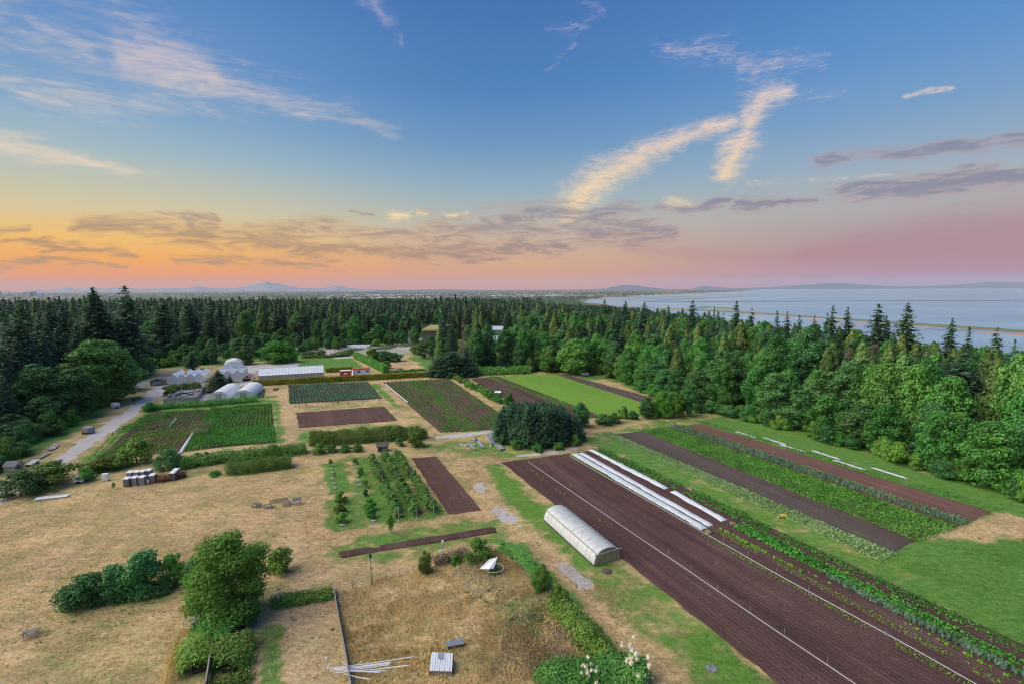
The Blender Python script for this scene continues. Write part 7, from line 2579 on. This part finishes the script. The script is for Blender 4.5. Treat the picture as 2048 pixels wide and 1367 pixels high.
# nursery beds of black pots
for pa, pb, nrow, rowd, lab in [((662, 708), (706, 706), 7, 4.2, 'rows of black plant pots in the left nursery bed'), ((742, 700), (786, 698), 6, 4.2, 'rows of black plant pots in the middle nursery bed'), ((800, 694), (838, 692), 7, 4.6, 'rows of black plant pots in the right nursery bed'),
                                ((596, 708), (606, 708), 3, 4., 'few rows of black pots behind the bright maple')]:
    A, B = G(*pa), G(*pb)
    g = np.random.default_rng(int(pa[0]))
    V, F = [], []
    Vg, Ng = [], []
    for r_ in range(nrow):
        for k in range(int((B - A).length / .9)):
            p = A + (B - A).normalized() * (k * .9) + Vector((r_ * .6, r_ * rowd, 0))
            b0 = len(V)
            for z, s_ in ((0, .32), (.55, .4)):
                for a in range(4):
                    V.append((p.x + s_ * math.cos(a * 1.57 + .78), p.y + s_ * math.sin(a * 1.57 + .78), z))
            F += [(b0 + a, b0 + (a + 1) % 4, b0 + 4 + (a + 1) % 4, b0 + 4 + a) for a in range(4)] + [(b0 + 4, b0 + 5, b0 + 6, b0 + 7)]
            if g.random() < .35:
                for _ in range(4):
                    Vg.append((p.x + g.normal() * .25, p.y + g.normal() * .25, .7 + g.random() * .6))
    tag(link('plant_pots', mesh_np('plant_pots', V, F, M_BLACK)), lab, kind='stuff')
    Vg = np.array(Vg)
    V2, F2 = leaves(Vg, np.tile([0., -.5, 1.], (len(Vg), 1)), .5, 1.3, g)
    tag(link('potted_plants', mesh_np('potted_plants', V2, F2, L_OLV)), 'small plants growing in the ' + lab.split(' in the ')[-1] if ' in the ' in lab else 'small plants growing in the pots', kind='stuff')
for (px, py), w_, lab in [((690, 694), 14, 'long white nursery tunnel behind the left pots'), ((812, 681), 12, 'white nursery cover behind the right pots'), ((702, 697), 9, 'short white nursery tunnel beside the long one')]:
    b = G(px, py)
    o = thing('nursery_tunnel', lab, 'tunnel', b, .05)
    MB().prism([(math.cos(a) * 1.4, 1.5 * math.sin(a)) for a in np.linspace(0, math.pi, 9)], 0, w_).build('film', M_PLAST, o)
    o.rotation_euler = (0, 0, -1.5)
    MB().prism([(math.cos(a) * 1.44, 1.53 * math.sin(a)) for a in np.linspace(0, math.pi, 9)], -.05, .1).build('end_hoop', M_STEEL, o)
o, w_ = frame_at('camper_van', 'white camper van behind the bright round maple', 'camper', (593, 703), (606, 702))
MB().prism([(0, .5), (w_, .5), (w_, 1.6), (w_ - .8, 2.9), (0, 2.9)], 0, 2.4).build('body', M_WHITE, o)
MB().box(w_ * .4, -.03, 2.0, w_ * .4, .05, .6).build('window', M_WIN, o)
wheels(o, w_, 2.4, (w_ * .2, w_ * .8), .4)

# buildings among the trees
def hall(px0, px1, py, eave_py, roof_py, dep, lab, mw, mr, wins=0, over=.8):
    A, B = G(px0, py), G(px1, py)
    d = B - A
    o = thing('hall', lab, 'building', A, math.atan2(d.y, d.x))
    w_ = d.length
    h_ = hat(A, eave_py)
    MB().box(w_ / 2, dep / 2, h_ / 2, w_, dep, h_).build('wall', mw, o)
    MB().box(w_ / 2, dep / 2 - over / 2, h_ + .5, w_ + over, dep + over, .9, 0, .03).build('roof', mr, o)
    for i in range(wins):
        f = MB().box(w_ * (i + .5) / wins, -.04, h_ * .55, w_ / wins * .62, .1, h_ * .4).build('window', M_WIN, o)
        MB().box(w_ * (i + .5) / wins, -.12, h_ * .55, .12, .05, h_ * .4).build('mullion', mw, f)
    return o


hall(846, 884, 690, 660, 655, 26, 'dark wooden hall with a mossy flat roof among the trees', M_DWOOD, M_MOSS, 4)
hall(976, 1004, 684, 660, 652, 18, 'long white hall with a grey roof behind the cypresses', M_TERR, M_ROOF, 5)
hall(972, 1000, 700, 680, 673, 14, 'low white hall nearer than the long one behind the cypresses', M_TERR, M_ROOF, 4)
hall(354, 392, 700, 668, 664, 14, 'white building glimpsed between the firs behind the glasshouses', M_WHITE, M_ROOF, 3)

# -------- the far plain: towns and single towers
g = np.random.default_rng(77)


def town(n, pxr, dr, hr, sr, label, m):
    V, F = [], []
    for _ in range(n):
        d = math.exp(g.uniform(math.log(dr[0]), math.log(dr[1])))
        px = g.uniform(*pxr)
        x = (px - 1024) / 1024 * d
        if x > float(shore(d)) - 250:
            continue
        z0 = float(terr(x, d))
        sx_, sy_, h_ = g.uniform(*sr), g.uniform(*sr) * .6, g.uniform(*hr)
        b0 = len(V)
        for zz_ in (-2, h_):
            for ax, ay in ((-1, -1), (1, -1), (1, 1), (-1, 1)):
                V.append((x + ax * sx_ / 2, d + ay * sy_ / 2, z0 + zz_))
        F += [(b0, b0 + 1, b0 + 5, b0 + 4), (b0 + 1, b0 + 2, b0 + 6, b0 + 5), (b0 + 2, b0 + 3, b0 + 7, b0 + 6), (b0 + 3, b0, b0 + 4, b0 + 7), (b0 + 4, b0 + 5, b0 + 6, b0 + 7)]
    tag(link('far_town', mesh_np('far_town', V, F, m)), label, kind='stuff')


town(700, (-60, 1400), (5500, 15000), (5, 14), (20, 90), 'hazy low houses of the far plain', M_TERR)
town(110, (640, 1120), (5200, 9000), (5, 10), (40, 120), 'pale warehouses of the far plain', M_GREYP)
V, Nn = [], []
for _ in range(9000):
    d = math.exp(g.uniform(math.log(3000), math.log(15000)))
    x = g.uniform(-1.05, .5) * d
    if x > float(shore(d)) - 80:
        continue
    if vnoise(x, d, 900, 2) < .42:
        continue
    V.append((x, d, float(terr(x, d)) + g.uniform(3, 9)))
V = np.array(V)
V2, F2 = leaves(V, np.column_stack([g.normal(size=len(V)) * .2, -np.ones(len(V)), np.full(len(V), .6)]), 26, 1.6, g, np.tile([1., 0, 0], (len(V), 1)))
tag(link('far_trees', mesh_np('far_trees', V2, F2, L_BACK)), 'hazy tree lines on the far plain', kind='stuff')
for px, top, wpx, lab in [(5, 579, 4, 'slim hazy tower at the left end of the skyline'), (24, 581, 3, 'hazy tower near the left end of the skyline'), (62, 581, 16, 'broad hazy block on the left skyline'), (73, 579.5, 6, 'taller part beside the broad hazy block'),
                          (90, 583, 4, 'small hazy tower right of the broad block'), (132, 585, 6, 'low hazy block under the mountains'), (543, 585.5, 5, 'hazy twin tower under the highest peak'), (668, 587, 4, 'small hazy tower right of the highest peak'), (1067, 584.5, 3, 'single dark hazy tower on the centre plain'),
                          (1299, 589, 3, 'tiny white tower near the far shore')]:
    d = 9000
    x = (px - 1024) / 1024 * d
    zb = float(terr(x, d))
    zt = hat(Vector((x, d, 0)), top)
    s_ = wpx / 1024 * d
    o = thing('tower_block', lab, 'tower', (x, d, zb))
    MB().box(0, 0, (zt - zb) / 2, s_, s_ * .6, zt - zb).build('wall', M_TERR, o)
    MB().box(0, 0, zt - zb + 3, s_ * .5, s_ * .4, 6).build('roof_plant', M_GREY, o)
